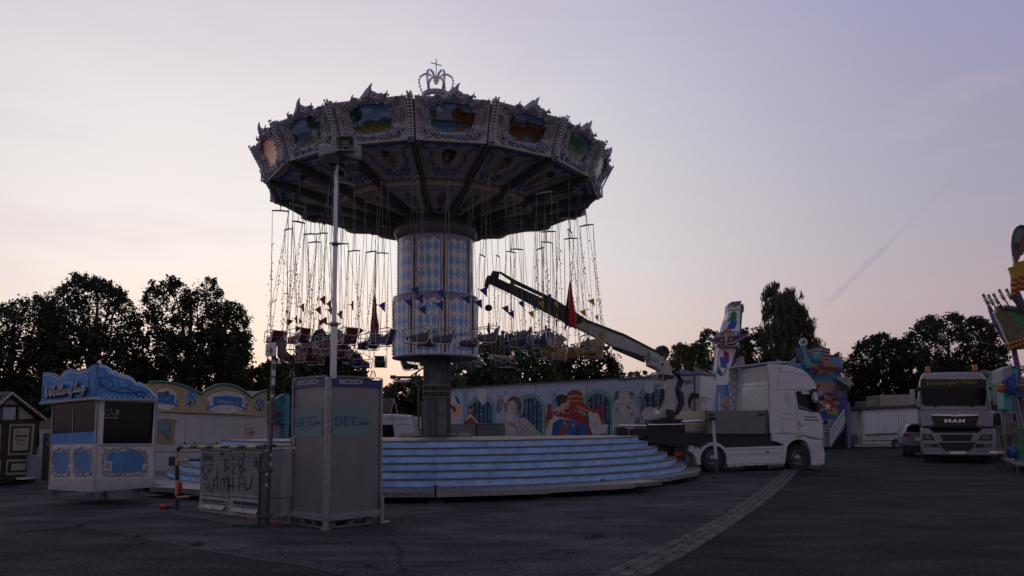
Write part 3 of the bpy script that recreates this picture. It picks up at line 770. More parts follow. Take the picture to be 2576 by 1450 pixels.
for r, z0, z1 in ((1.31, 6.15, 8.05), (1.47, 4.05, 6.0)):
    s1, s2 = B(), B()
    s1.slab([cp(-.028 / r * 1.3, r + .012, z0), cp(.028 / r * 1.3, r + .012, z0), cp(.028 / r * 1.3, r + .012, z1), cp(-.028 / r * 1.3, r + .012, z1)], [cp(-.03 / r, r - .02, z0), cp(.03 / r, r - .02, z0), cp(.03 / r, r - .02, z1), cp(-.03 / r, r - .02, z1)])
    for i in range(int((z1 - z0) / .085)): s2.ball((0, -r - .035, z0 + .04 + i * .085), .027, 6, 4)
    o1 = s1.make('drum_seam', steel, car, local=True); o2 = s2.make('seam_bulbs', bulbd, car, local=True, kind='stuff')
    for k in range(8):
        for o in (o1, o2):
            q = o if k == 0 else dup(o, car); q.rotation_euler = (0, 0, R_(12) + k * pi / 4)
# mast
b = B(); b.box((0, 0, 2.6), (.84, .84, 3.0)); b.make('mast', trunkm, car, local=True, bevel=.06)
b = B(); b.box((.47, -.25, 2.6), (.09, .35, 3.0)); b.box((-.02, -.425, 1.85), (.03, .03, 1.5)); b.box((-.2, -.43, 1.85), (.10, .05, 1.5)); b.box((.05, -.43, 1.85), (.02, .03, 1.55)); b.make('guide_rail', steel, car, local=True)
b = B()
for z in (2.62, 2.82, 3.02): b.box((0, -.46, z), (.90, .05, .025))
for i in range(10): b.box((-.42 + i * .093, -.46, 2.82), (.012, .04, .42))
b.make('mast_grille', galv, car, local=True)
b = B(); b.box((0, -.44, 2.82), (.84, .02, .38)); b.make('grille_backing', black, car, local=True)
b = B(); b.bar((-1.48, -.3, 3.30), (1.1, -.3, 3.30), .09, .08); b.box((-1.44, -.3, 3.31), (.18, .12, .12)); b.bar((-.85, -.3, 3.33), (-.42, -.3, 3.62), .05, .05); b.bar((.42, -.3, 3.62), (.9, -.3, 3.33), .05, .05)
for x in (-.33, .33): b.box((x, -.46, 3.35), (.09, .08, .6))
b.make('service_arm', steel, car, local=True)
b = B(); b.box((0, 0, 1.20), (2.0, 2.0, .28)); b.make('base_frame', mat('base_dark', (.05, .05, .05), .7, dirt=.5), car, local=True, bevel=.03)
for sx, sy in ((-1, -1), (1, -1)):
    b = B(); pts = [(.75, 1.08), (1.30, 1.08), (1.12, 1.42), (.72, 1.42)]
    b.slab([Vector((sx * x, -1.08, z)) for x, z in pts], [Vector((sx * x, -.98, z)) for x, z in pts]); g_ = b.make('base_gusset', galv, car, local=True)
    b = B()
    for x in (.85, 1.0, 1.14): b.lathe([(0, 0), (.05, 0), (.05, .02), (0, .02)], 12, c=(sx * x, -1.085, 1.26), axis=Matrix.Rotation(pi / 2, 3, 'X'))
    b.make('lightening_hole', black, g_, local=True)
# crown
b = B(); b.lathe([(.46, 13.42), (.50, 13.5), (.50, 13.62), (.46, 13.62)], 32); b.tube([(0, 0, 12.7), (0, 0, 13.4)], .12, 8);
crw = b.make('crown', galv, car, local=True); crw.location.z = -.17
for k in range(6):
    a = k * pi / 3 + .5; b = B()
    pts = [(.48, 13.62), (.56, 13.85), (.61, 14.08), (.55, 14.28), (.40, 14.38), (.22, 14.35), (.08, 14.20), (.03, 14.02)]
    P = [cp(a, r, z) for r, z in pts]
    for i in range(len(P) - 1):
        b.bar(P[i], P[i + 1], .075, .05, upv=cp(a + pi / 2, 1, 0).cross(P[i + 1] - P[i]))
    b.make('crown_arch', chrome, crw, local=True)
    b = B()
    for i in range(12):
        t = i / 11 * 6.5; i0 = int(t); p = P[i0].lerp(P[i0 + 1], t - i0); b.ball(p + cp(a, .04, 0), .022, 5, 3)
    b.make('arch_bulbs', bulbm, crw, local=True, kind='stuff')
b = B(); b.tube([(0, 0, 14.1), (0, 0, 14.95)], .018, 6); b.tube([(-.20, 0, 14.80), (.20, -.05, 14.68)], .016, 6); b.make('crown_cross', galv, crw, local=True)

# ================================================================== chair swings
seatm = {k: mat('seat_' + k, c_, .35, coat=.3) for k, c_ in (('red', (.11, .014, .018)), ('blue', (.016, .018, .065)), ('yellow', (.30, .17, .025)), ('green', (.02, .05, .022)))}
flagm = {k: mat('cloth_' + k, c_, .8) for k, c_ in (('red', (.32, .03, .03)), ('blue', (.03, .04, .22)), ('yellow', (.55, .30, .03)), ('green', (.03, .12, .05)))}
framem = mat('seat_tube_steel', (.42, .42, .44), .3, .9)
chainm = mat('chain_steel', (.12, .12, .12), .45, .7)
leafm = mat('ivy_leaf', (.05, .06, .025), .7, var=.5, vs=4)
random.seed(21)
ZS = 3.88      # seat level
def swing_parts(zc, root, ivy):
    """origin = ceiling hook; rider faces local +X; zc = hook height. returns parts"""
    D = ZS - zc; bz = -(zc - 8.62) if zc > 9.3 else -(.8)
    out = {}
    b = B(); b.tube([(0, 0, 0), (0, 0, bz + .09)], .013, 6); b.tube([(0, 0, bz + .09), (.03, 0, bz + .05), (0, 0, bz)], .012, 5); b.lathe([(0, -.14), (.07, -.12), (.09, -.02), (.13, 0)], 10)
    out['hanger_rod'] = (b, steel)
    b = B(); b.slab([Vector((-.018, y, z)) for y, z in ((-.29, bz - .03), (-.29, bz + .01), (0, bz + .035), (.29, bz + .01), (.29, bz - .03), (0, bz - .02))], [Vector((.018, y, z)) for y, z in ((-.29, bz - .03), (-.29, bz + .01), (0, bz + .035), (.29, bz + .01), (.29, bz - .03), (0, bz - .02))])
    out['spreader_bar'] = (b, galv)
    ch = []
    for y in (-1, 1):
        for x in (.20, -.24):
            b = B(); top = Vector((0, y * .27, bz - .02)); bot = Vector((x, y * .27, D + .47 + (.0 if x > 0 else .05)))
            n = 26; b.tube([top.lerp(bot, i / n) + Vector((.004 * (i % 2), .004 * ((i + 1) % 2), 0)) for i in range(n + 1)], .0085, 3, cap=False); ch.append((b, chainm))
    out['chain'] = ch
    # tub seat: bent board as shell
    prof = [(.34, D + .10), (.28, D + .16), (.16, D + .15), (-.12, D + .10), (-.22, D + .14), (-.28, D + .30), (-.34, D + .50)]
    b = B()
    def shell(yw):
        P = [(x, z) for x, z in prof]
        th = .03
        top = [Vector((x, 0, z)) for x, z in P]; o = len(b.v)
        for x, z in P: b.v += [(x, -yw, z), (x, yw, z), (x - .012, -yw, z - th), (x - .012, yw, z - th)]
        for i in range(len(P) - 1):
            k = o + i * 4
            b.f.extend([(k, k + 1, k + 5, k + 4), (k + 2, k + 6, k + 7, k + 3), (k, k + 4, k + 6, k + 2), (k + 1, k + 3, k + 7, k + 5)])
        b.f.extend([(o, o + 2, o + 3, o + 1), (o + (len(P) - 1) * 4, o + (len(P) - 1) * 4 + 1, o + (len(P) - 1) * 4 + 3, o + (len(P) - 1) * 4 + 2)])
    shell(.20)
    for s_ in (-1, 1): b.slab([Vector((x, s_ * .20, z)) for x, z in ((.30, D + .12), (.30, D + .24), (-.14, D + .30), (-.30, D + .44), (-.22, D + .12))], [Vector((x, s_ * .215, z)) for x, z in ((.30, D + .12), (.30, D + .24), (-.14, D + .30), (-.30, D + .44), (-.22, D + .12))])
    out['seat_shell'] = (b, 'seat')
    b = B(); r_ = .013
    for s_ in (-1, 1):
        y = s_ * .25
        b.tube([(.40, y, D + .42), (.43, y, D + .36), (.38, y, D + .10), (.34, y, D + .06), (-.14, y, D + .04), (-.22, y, D + .08), (-.37, y, D + .50)], r_, 5)
        b.tube([(.40, y, D + .42), (.20, y, D + .47), (-.24, y, D + .52), (-.37, y, D + .50)], r_, 5)
        b.tube([(.14, y, D + .46), (.12, y, D + .05)], r_ * .8, 5)
        b.tube([(.37, y, D + .24), (-.28, y, D + .33)], r_ * .7, 5)
    for x, z in ((.36, .07), (-.16, .045), (-.37, .50), (-.30, .30)): b.tube([(x, -.25, D + z), (x, .25, D + z)], r_ * .9, 5)
    b.tube([(-.20, -.13, D + .10), (-.36, -.10, D + .34), (-.33, 0, D + .14)], r_ * .7, 5); b.tube([(-.33, 0, D + .14), (-.36, .10, D + .34), (-.20, .13, D + .10)], r_ * .7, 5)
    out['seat_frame'] = (b, framem)
    b = B(); b.tube([(.40, -.25, D + .40), (.46, -.16, D + .42), (.46, .16, D + .42), (.40, .25, D + .40)], r_, 5); b.tube([(.43, 0, D + .42), (.42, 0, D + .12)], .006, 4)
    out['safety_bar'] = (b, framem)
    fl = []
    for y in (-1, 1):
        b = B(); z = D + 1.35 + (.25 if y > 0 else 0); x0 = .05
        n = 5
        top = [(x0 + i * .06, y * .27 + .03 * sin(i * 1.4), z - i * .018 * 0 - i * .02) for i in range(n + 1)]
        bo = [(x0 + i * .06, y * .27 + .03 * sin(i * 1.4 + .3), z - .30 + i * .052) for i in range(n + 1)]
        o = len(b.v); b.v += top + bo; b.f += [(i, i + 1, n + 2 + i, n + 1 + i) for i in range(n)]
        fl.append((b, 'flag'))
    out['pennant'] = fl
    if ivy:
        b = B(); y0 = .27
        for i in range(110):
            t = .28 + .70 * random.random() ** .8; sd_ = random.choice((-1, 1)); top = Vector((0, sd_ * y0, bz)); bot = Vector((-.22, sd_ * y0, D + .5))
            p = top.lerp(bot, t) + Vector((random.gauss(0, .03), random.gauss(0, .05), 0)); a = Vector([random.uniform(-1, 1) for _ in range(3)]).normalized() * .034; c_ = Vector([random.uniform(-1, 1) for _ in range(3)]).normalized() * .028
            b.add([p - a, p + c_, p + a, p - c_], [(0, 1, 2, 3)])
        out['ivy_garland'] = (b, leafm)
    return out
def build_swing(zc, ivy):
    root = bpy.data.objects.new('swing_seat', None); COL.objects.link(root); root.empty_display_size = .1; WM[root] = Matrix.Identity(4)
    for nm, d_ in swing_parts(zc, root, ivy).items():
        for b, mt in (d_ if isinstance(d_, list) else [d_]):
            key = None
            if mt == 'seat': key, mt = 'seat', seatm['blue']
            elif mt == 'flag': key, mt = 'flag', flagm['blue']
            o = b.make(nm, mt, root, local=True, smooth_=nm in ('seat_frame', 'safety_bar'), kind='stuff' if nm == 'ivy_garland' else None)
            if key: o['_c'] = key
    return root
rings = {0: (5.25, 9.50, R_(0)), 1: (4.75, 9.60, STEP / 2), 2: (3.95, 9.20, R_(0))}
protos = {(r, iv): build_swing(rings[r][1], iv) for r in rings for iv in (0, 1)}
used = set(); swings = []
def pcol(a):
    a = (a + pi) % (2 * pi) - pi; d_ = math.degrees(a)
    return 'red' if -150 < d_ < -26 else ('blue' if -26 <= d_ < 48 else ('yellow' if 48 <= d_ < 112 else 'green'))
def child_of(o): return [c_ for c_ in COL.objects if c_.parent == o]
kids = {k: child_of(v) for k, v in protos.items()}
for ring, (r, zc, da) in rings.items():
    for k in range(NS):
        a = A0 + k * STEP + da
        if ring == 2 and k in (5, 11): continue
        deg = math.degrees((a + pi) % (2 * pi) - pi)
        iv = 1 if (abs(deg) > 45 and random.random() < .6) else 0
        pk = (ring, iv); col = pcol(a)
        if ring == 2 and col == 'red' and random.random() < .4: col = 'blue'
        if pk in used:
            root = protos[pk].copy(); COL.objects.link(root); cs = []
            for c_ in kids[pk]:
                q = c_.copy(); COL.objects.link(q); q.parent = root; cs.append(q)
        else: root = protos[pk]; cs = kids[pk]; used.add(pk)
        a2 = a + CROT; loc = Vector((C0.x + r * sin(a2), C0.y - r * cos(a2), zc))
        tl = 1.6 if abs(deg) < 50 else 4.2
        face = a2 + pi + R_(random.gauss(0, 10 if abs(deg) < 50 else 30))        # local +X points clockwise along the ride
        root.location = loc; root.scale = (.90, .92, 1.0 if abs(deg) < 50 else random.uniform(.94, 1.035)); root.rotation_euler = (R_(random.gauss(0, tl * .6)), R_(random.gauss(0, tl)), face)
        for q in list(cs):
            if q.name.startswith('pennant') and random.random() < .38 and len(swings) > 5:
                cs.remove(q); bpy.data.objects.remove(q)
        for q in cs:
            if '_c' in q:
                q.material_slots[0].link = 'OBJECT'; q.material_slots[0].material = (seatm if q['_c'] == 'seat' else flagm)[col]
        swings.append((root, cs, col, deg, loc))
for pk, root in protos.items():
    if pk not in used:
        for c_ in kids[pk]: bpy.data.objects.remove(c_)
        bpy.data.objects.remove(root)
bpy.context.view_layer.update()
for root, cs, col, deg, loc in swings:
    for q in cs:
        if '_c' in q: del q['_c']
        # tangled seats tip up on their chains
        tip = {(-18, 'blue'): 0}
grp = {}
for s_ in swings:
    near = 'near' if abs(s_[3]) < 90 else 'far'; grp.setdefault((s_[2], near), []).append(s_)
cn = {'red': 'dark red', 'blue': 'dark blue', 'yellow': 'yellow', 'green': 'dark green'}
for (col, near), L_ in grp.items():
    L_.sort(key=lambda q: proj(np.array([[q[4].x, q[4].y, ZS]]))[0][0])
    for i, q in enumerate(L_):
        pos = 'leftmost' if i == 0 else ('rightmost' if i == len(L_) - 1 else ORD[i] + ' from the left')
        tag(q[0], '%s chain swing, %s of the %s ones on the %s side' % (cn[col], pos, cn[col].split()[-1], near), 'swing seat', 'swing seats hanging from the carousel canopy')
# two long flags hanging from the canopy
for (u, v0, v1, Yd, lab) in ((943, 735, 852, 30.2, 'long furled black and red flag hanging left of the drum'), (1434, 705, 822, 22.6, 'long black, red and gold flag hanging in front of the crane boom')):
    p = dep(u, v0, Yd); q = dep(u, v1, Yd); h = p.z - q.z
    t = thing('hanging_flag', p, lab, 'flag')
    B().tube([p, Vector((p.x, p.y, 9.2))], .01, 4).make('flag_cord', chainm, t)
    for i, (nm, col) in enumerate((('black_stripe', (.01, .01, .01)), ('red_stripe', (.42, .015, .02)), ('gold_stripe', (.5, .28, .02)))):
        b = B(); n = 10; L_ = []
        for j in range(n + 1):
            t_ = j / n; w_ = (.02 + .34 * min(1, t_ * 1.5) - .12 * max(0, t_ - .7))
            x0 = -w_ / 2 + w_ * (i if i == 0 else (.35 if i == 1 else .92)); x1 = -w_ / 2 + w_ * (.35 if i == 0 else (.92 if i == 1 else 1.0))
            dz = -h * t_ + (.10 * sin(t_ * 9 + i))* .3
            L_.append((p + Vector((x0, .05 * sin(t_ * 7 + x0 * 20), dz + x0 * .5)), p + Vector(((x0 + x1) / 2, .07 * sin(t_ * 7 + x0 * 20 + 1), dz)), p + Vector((x1, .05 * sin(t_ * 7 + x1 * 20), dz - x1 * .4))))
        b.v = [tuple(z_) for l in L_ for z_ in l]; b.f = [(j * 3 + c_, j * 3 + c_ + 1, j * 3 + c_ + 4, j * 3 + c_ + 3) for j in range(n) for c_ in (0, 1)]
        b.make(nm, mat('flag_' + nm, col, .8), t, smooth_=True)

# ================================================================== podium
pod = thing('carousel_podium', C0, 'round stepped podium of blue riser boards with aluminium decks under the carousel', 'podium', rz=CROT)
bluer = mat('blue_marbled_board', (.12, .22, .42), .5, var=.25, vs=3)
def marb(m_):
    n, k = m_.node_tree.nodes, m_.node_tree.links
    t = [x for x in n if x.type == 'TEX_COORD'][0]; h = [x for x in n if x.type == 'HUE_SAT'][0]
    mp_ = n.new('ShaderNodeMapping'); mp_.inputs['Rotation'].default_value = (0.5, .8, .3); mp_.inputs['Scale'].default_value = (.6, 1, 3.5); k.new(t.outputs['Object'], mp_.inputs[0])
    w = n.new('ShaderNodeTexNoise'); w.inputs['Scale'].default_value = 3; w.inputs['Detail'].default_value = 8; w.inputs['Distortion'].default_value = 1.5; k.new(mp_.outputs[0], w.inputs[0])
    r = n.new('ShaderNodeValToRGB'); e = r.color_ramp.elements; e[0].position, e[0].color = .35, (.25, .47, .86, 1); e[1].position, e[1].color = .72, (.40, .60, .88, 1); k.new(w.outputs['Fac'], r.inputs[0]); k.new(r.outputs[0], h.inputs['Color'])
marb(bluer)
nosing = mat('step_nosing', (.13, .12, .12), .5, .3, bump=.4, bs=80)
checker = mat('chequer_plate', (.17, .17, .18), .45, .7, var=.2, vs=8, bump=.6, bs=120, dirt=.35)
R0, TR, RI, H0 = 8.35, .30, .172, .25
def seg(r, a, z): return cp(a, r, z)
SA = R_(15)
for s_ in range(6):
    ro_ = R0 - TR * s_; z0 = H0 + RI * s_; z1 = z0 + RI
    for k in range(-5, 6):
        if s_ == 0 or True:
            a0_, a1_ = k * SA, (k + 1) * SA
            if k == 5 and s_ > 9: continue
            b = B(); g = .004
            b.slab([seg(ro_, a0_ + g / ro_, z0), seg(ro_, a1_ - g / ro_, z0), seg(ro_, a1_ - g / ro_, z1 - .03), seg(ro_, a0_ + g / ro_, z1 - .03)], [seg(ro_ - .02, a0_ + g / ro_, z0), seg(ro_ - .02, a1_ - g / ro_, z0), seg(ro_ - .02, a1_ - g / ro_, z1 - .03), seg(ro_ - .02, a0_ + g / ro_, z1 - .03)])
            b.make('riser_board', bluer, pod, local=True)
            b = B(); q = [(ro_ + .025, a0_), (ro_ + .025, a1_), (ro_ - TR - .0, a1_), (ro_ - TR - .0, a0_)]
            if s_ == 5: q = [(ro_ + .025, a0_), (ro_ + .025, a1_), (.6, a1_), (.6, a0_)]
            b.slab([seg(r, a, z1) for r, a in q], [seg(r, a, z1 - .028) for r, a in q]); b.make('tread_plate', nosing, pod, local=True)
for a in (-5 * SA, 6 * SA):      # closed ends of the stair ring
    b = B(); pr2 = [(.6, H0)] + [(R0, H0)] + [q for s_ in range(6) for q in ((R0 - TR * s_, H0 + RI * (s_ + 1) - .03), (R0 - TR * (s_ + 1), H0 + RI * (s_ + 1) - .03))] + [(.6, H0 + RI * 6 - .03)]
    b.slab([seg(r, a, z) for r, z in pr2], [seg(r, a + .003, z) for r, z in pr2]); b.make('end_cheek', bluer, pod, local=True)
for k in range(-6, 6):           # aluminium ring deck
    a0_, a1_ = k * SA + .002, (k + 1) * SA - .002; ex = .75
    if -3 <= k <= 0: ex = 1.35
    if k == 1: ex = 1.15
    if k in (-5, -4): ex = .95
    if k >= 2: ex = .45
    b = B(); q = [(R0 - .05, a0_), (R0 - .05, a1_), (R0 + ex, a1_), (R0 + ex, a0_)]
    b.slab([seg(r, a, H0 - .004) for r, a in q], [seg(r, a, H0 - .10) for r, a in q]); d_ = b.make('deck_plate', checker, pod, local=True)
    b = B(); rr = [R0 + ex, R0 + ex + .02]
    b.slab([seg(rr[1], a0_, H0 - .01), seg(rr[1], a1_, H0 - .01), seg(rr[1], a1_, H0 - .115), seg(rr[1], a0_, H0 - .115)], [seg(rr[0] + .002, a0_, H0 - .01), seg(rr[0] + .002, a1_, H0 - .01), seg(rr[0] + .002, a1_, H0 - .115), seg(rr[0] + .002, a0_, H0 - .115)])
    b.make('deck_edge', galv, d_, local=True)
    for a in ((a0_,) if k < 5 else (a0_, a1_)):
        b = B(); p = seg(R0 + ex - .12, a, 0)
        for dx in (-.13, .13): b.tube([p + Vector((dx, 0, .03)), p + Vector((dx * .2, 0, H0 - .1))], .014, 5)
        b.tube([p + Vector((0, .1, .03)), p + Vector((0, .1, H0 - .1))], .014, 5); b.box(p + Vector((0, 0, .022)), (.36, .16, .02)); b.make('deck_leg', steel, pod, local=True)
for k in (-4,-2,0,2):
    b = B(); b.box(seg(R0 + .02, k * SA, H0 + .01), (.1, .07, .05), rz=k * SA); b.make('deck_latch', steel, pod, local=True)
b = B(); q = [(R0 + .46, 2 * SA + .002), (R0 + .46, 2 * SA + .11), (R0 + 1.1, 2 * SA + .11), (R0 + 1.1, 2 * SA + .002)]
b.slab([seg(r, a, H0 - .006) for r, a in q], [seg(r, a, H0 - .1) for r, a in q]); b.make('deck_plate', checker, pod, local=True)
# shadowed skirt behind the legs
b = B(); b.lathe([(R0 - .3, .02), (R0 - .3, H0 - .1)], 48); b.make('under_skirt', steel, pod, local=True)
# ================================================================== light tower
ST = {'S': [[(1, .92), (.9, 1), (.1, 1), (0, .9), (0, .62), (.1, .52), (.9, .52), (1, .42), (1, .1), (.9, 0), (.1, 0), (0, .08)]],
      'E': [[(1, 1), (.1, 1), (0, .9), (0, .1), (.1, 0), (1, 0)], [(0, .52), (.9, .52)]],
      'C': [[(1, 1), (.15, 1), (0, .88), (0, .12), (.15, 0), (1, 0)]],
      't': [[(.25, 1), (.25, .12), (.35, 0), (.9, 0)], [(.0, .62), (.7, .62)]],
      'H': [[(0, 1), (0, 0)], [(0, .45), (.9, .45)], [(1, 1.0), (1, .55), (.9, .45)], [(1, .45), (1, 0)]]}
def strokes(name, s, pl, u0, v0, u1, v1, h, w, mt, parent, off=.012):
    """letters drawn as flat bent strips between (u0,v0) and (u1,v1)"""
    b = B(); n = len(s); A, Bq, T = pl.at(u0, v0, off), pl.at(u1, v1, off), pl.at(u0, v0 - h, off)
    e = (Bq - A) / n; up_ = Vector((0, 0, (T - A).length))
    for i, ch in enumerate(s):
        for ln in ST[ch]:
            P = [A + e * (i + .14 + .66 * x) + up_ * y for x, y in ln]
            for a, c_ in zip(P[:-1], P[1:]):
                d_ = (c_ - a).normalized() * w * .45; b.bar(a - d_, c_ + d_, w, .006, upv=pl.n)
    return b.make(name, mt, parent)
f0, fl_, fr_ = gnd(818, 1334), gnd(727, 1322), gnd(942, 1319)
# square foot print from the front corner and the right corner
e1 = (fr_ - f0); e1.z = 0; wd = 1.12; e1.normalize(); e2 = Vector((-e1.y, e1.x, 0))
tw = thing('light_tower', f0 + (e1 + e2) * wd / 2, 'grey sheet metal light tower cabinet with blue header, mast, floodlights and horn speakers', 'light tower')
PR = Pl(f0, f0 + e1 * wd); PLf = Pl(f0 + e2 * wd, f0)
def quadbox(b, s0, s1, t0, t1, z0, z1):
    c_ = [f0 + e1 * a + e2 * q for a, q in ((s0, t0), (s1, t0), (s1, t1), (s0, t1))]
    b.slab([p + Vector((0, 0, z1)) for p in c_], [p + Vector((0, 0, z0)) for p in c_]); return b
zt = PR.at(822, 948).z
sheetm = mat('brushed_sheet_metal', (.19, .19, .20), .38, .55, var=.08, vs=3, dirt=.12)
quadbox(B(), .03, wd - .03, .03, wd - .03, .20, zt - .02).make('cabinet_panel', sheetm, tw, bevel=.006)
for s0, s1, t0, t1 in ((0, .09, 0, .09), (wd - .05, wd, 0, .05), (0, .05, wd - .05, wd), (wd - .05, wd, wd - .05, wd)):
    quadbox(B(), s0, s1, t0, t1, .12, zt).make('corner_post', galv, tw, bevel=.01)
b = B(); quadbox(b, .02, wd - .02, -.012, .04, .13, .23); quadbox(b, -.012, .04, .02, wd - .02, .13, .23); quadbox(b, .02, wd - .02, wd - .04, wd, .13, .23); quadbox(b, wd - .04, wd, .02, wd - .02, .13, .23)
b.make('base_rail', galv, tw, bevel=.006)
b = B()
for s0, t0 in ((.14, .1), (.5, .1), (.86, .1), (.14, .5), (.14, .86)): quadbox(b, s0, s0 + .12, t0, t0 + .12, .03, .13)
quadbox(b, .14, .98, .08, .24, .0, .03); quadbox(b, .08, .24, .14, .98, .0, .03); quadbox(b, .12, 1.0, .1, 1.0, .115, .13); b.make('pallet_foot', mat('wood_grey', (.16, .14, .12), .8, bump=.3), tw)
for s0, t0 in ((-.02, -.02), (wd - .05, -.02), (-.02, wd - .05)):
    b = B(); quadbox(b, s0, s0 + .075, t0, t0 + .075, .025, .46); quadbox(b, s0 - .02, s0 + .095, t0 - .02, t0 + .095, .0, .025); b.make('leveling_leg', galv, tw)
bandm = mat('navy_band', (.012, .03, .13), .4); wl = mat('white_letters', (.62, .62, .64), .5)
zb0 = zt - .15
for (s0, s1, t0, t1) in ((.09, wd - .05, -.004, .02), (-.004, .02, .09, wd - .05)):
    quadbox(B(), s0, s1, t0, t1, zb0, zt - .02).make('header_band', bandm, tw)
strokes('header_lettering', 'SECtECH', PR, 852, 965, 913, 966, 10, .012, wl, tw)
strokes('header_lettering', 'SECtECH', PLf, 748, 968.5, 802, 964.5, 10, .012, wl, tw)
spm = galv; b = B()
for q in range(42):
    s_ = .04 + q * .0255
    for aa_, bb_ in ((e1, e2), (e2, e1)):
        p = f0 + aa_ * s_; b.slab([p + Vector((0, 0, zt)), p + aa_ * .02 + Vector((0, 0, zt)), p + aa_ * .01 + Vector((0, 0, zt + .04))], [p + bb_ * .004 + Vector((0, 0, zt)), p + aa_ * .02 + bb_ * .004 + Vector((0, 0, zt)), p + aa_ * .01 + bb_ * .004 + Vector((0, 0, zt + .04))])
b.make('anti_climb_teeth', galv, tw, kind='stuff')
teal = mat('mint_poster', (.12, .215, .215), .5, var=.03); ink = mat('poster_ink', (.07, .13, .22), .5, var=.03)
for pl, (u0, v0, u1, v1), su, wu in ((PR, (837, 1025, 932, 1098), (841, 1068, 908, 1068), (904, 1068, 930, 1068)), (PLf, (735, 1027, 808, 1099), (738, 1073, 796, 1069), (790, 1068, 806, 1067))):
    ps = B().pr(pl, u0, v0, u1, v1, .004 - .03 + .003, .002).make('poster', teal, tw)
    strokes('poster_lettering', 'SEC', pl, *su, 19, .022, ink, ps, off=-.018)
    text('poster_lettering', 'TOWER', pl, *wu, 7, ink, ps, off=-.018, bold=.02)
b = B().pr(PLf, 731, 1103, 739, 1120, .01, .04); b.make('door_latch', chrome, tw, bevel=.004)
B().pr(PLf, 731, 1122, 739, 1130, -.02, .006).make('latch_label', wl, tw)
B().pr(PLf, 731, 1098, 738, 1102, -.02, .006).make('latch_label', wl, tw)
b = B()
for u, v in ((853, 1137), (858, 1191), (917, 1185)): b.pr(PR, u - 1.2, v - 1.2, u + 1.2, v + 1.2, -.022, .006)
for u, v in ((746, 1192), (768, 1188), (791, 1191)): b.pr(PLf, u - 1.2, v - 1.2, u + 1.2, v + 1.2, -.022, .006)
b.make('panel_scratches', galv, tw, kind='stuff')
cm = f0 + (e1 + e2) * wd / 2 - e2 * .1; MY = cm.y
def mz(v): return dep(842, v, MY).z
mx, my = dep(839, 900, MY).x, MY
mtop = mz(408)
b = B(); segs = [(.2, mz(812), .060), (mz(818), mz(610), .041), (mz(616), mtop, .034)]
mm = mat('mast_aluminium', (.50, .50, .52), .35, .8, var=.1, vs=5)
for z0, z1, r in segs:
    bb_ = B(); pr3 = [(r * cos(pi / 8 + i * pi / 4), r * sin(pi / 8 + i * pi / 4)) for i in range(8)]
    bb_.slab([Vector((mx + x, my + y, z1)) for x, y in pr3], [Vector((mx + x, my + y, z0)) for x, y in pr3]); bb_.make('mast_section', mm, tw, bevel=.006)
for z, r in ((mz(815), .085), (mz(613), .065)):
    b = B(); b.lathe([(0, z - .05), (r - .02, z - .05), (r, z - .01), (r, z + .01), (r - .03, z + .03), (0, z + .03)], 12, c=(mx, my, 0)); b.tube([(mx - r - .04, my, z), (mx + r + .04, my, z)], .014, 5); b.make('mast_collar', galv, tw)
# lamp head
def hpt(u, v, dy=0.0): return dep(u, v, MY + dy)
b = B(); b.box(hpt(838, 417), (.10, .10, .16)); b.bar(hpt(800, 398), hpt(900, 398), .04, .04); b.bar(hpt(838, 412), hpt(862, 355), .05, .05); b.bar(hpt(790, 405, -.1), hpt(838, 400), .03, .03); b.bar(hpt(895, 410, -.1), hpt(838, 400), .03, .03); b.make('head_bracket', steel, tw)
speakm = mat('horn_grey', (.30, .31, .29), .5)
def horn(c_, w_, h_, depth, rz, tilt=0.0, front=True):
    M = Matrix.Rotation(rz, 3, 'Z') @ Matrix.Rotation(tilt, 3, 'X')
    def oc(w__, h__, y):
        k = .22
        return [c_ + M @ Vector((x * w__ / 2, y, z * h__ / 2)) for x, z in ((-1 + k, -1), (1 - k, -1), (1, -1 + k * 1.4), (1, 1 - k * 1.4), (1 - k, 1), (-1 + k, 1), (-1, 1 - k * 1.4), (-1, -1 + k * 1.4))]
    b = B(); a_, m_, z_ = oc(w_, h_, 0), oc(w_ * .95, h_ * .95, depth * .45), oc(w_ * .42, h_ * .42, depth)
    o = len(b.v); b.v += [tuple(p) for p in a_ + m_ + z_]
    for i in range(8):
        k = (i + 1) % 8; b.f += [(i, k, 8 + k, 8 + i), (8 + i, 8 + k, 16 + k, 16 + i)]
    b.f.append(tuple(range(16, 24)))
    inn = oc(w_ * .90, h_ * .90, .001); inb = oc(w_ * .42, h_ * .42, depth * .7); o = len(b.v); b.v += [tuple(p) for p in inn + inb]
    for i in range(8):
        k = (i + 1) % 8; b.f += [(i, k, o + k, o + i), (o + i, o + k, o + 8 + k, o + 8 + i)]
    b.f.append(tuple(o + 8 + i for i in range(8)))
    o_ = b.make('horn_speaker', speakm, tw)
    r_ = min(w_, h_) * .30
    b = B(); b.lathe([(0, .02), (r_ * .5, .03), (r_ * .8, .0), (r_, .06)], 20, c=c_ + M @ Vector((0, .10, 0)), axis=M @ Matrix.Rotation(pi / 2, 3, 'X')); b.make('horn_throat', mat('throat_grey', (.22, .23, .2), .5), o_, smooth_=True)
    b = B()
    for q in (-1, 0, 1): b.box(c_ + M @ Vector((0, .05, q * h_ * .16)), (w_ * .34, .02, .012), M=M)
    b.make('horn_bar', galv, o_)
horn(hpt(868, 360, -.22), .37, .27, .32, 0)
horn(hpt(815, 386, .1), .30, .26, .34, R_(-115), R_(0))
horn(hpt(903, 390, .1), .30, .26, .34, R_(118))
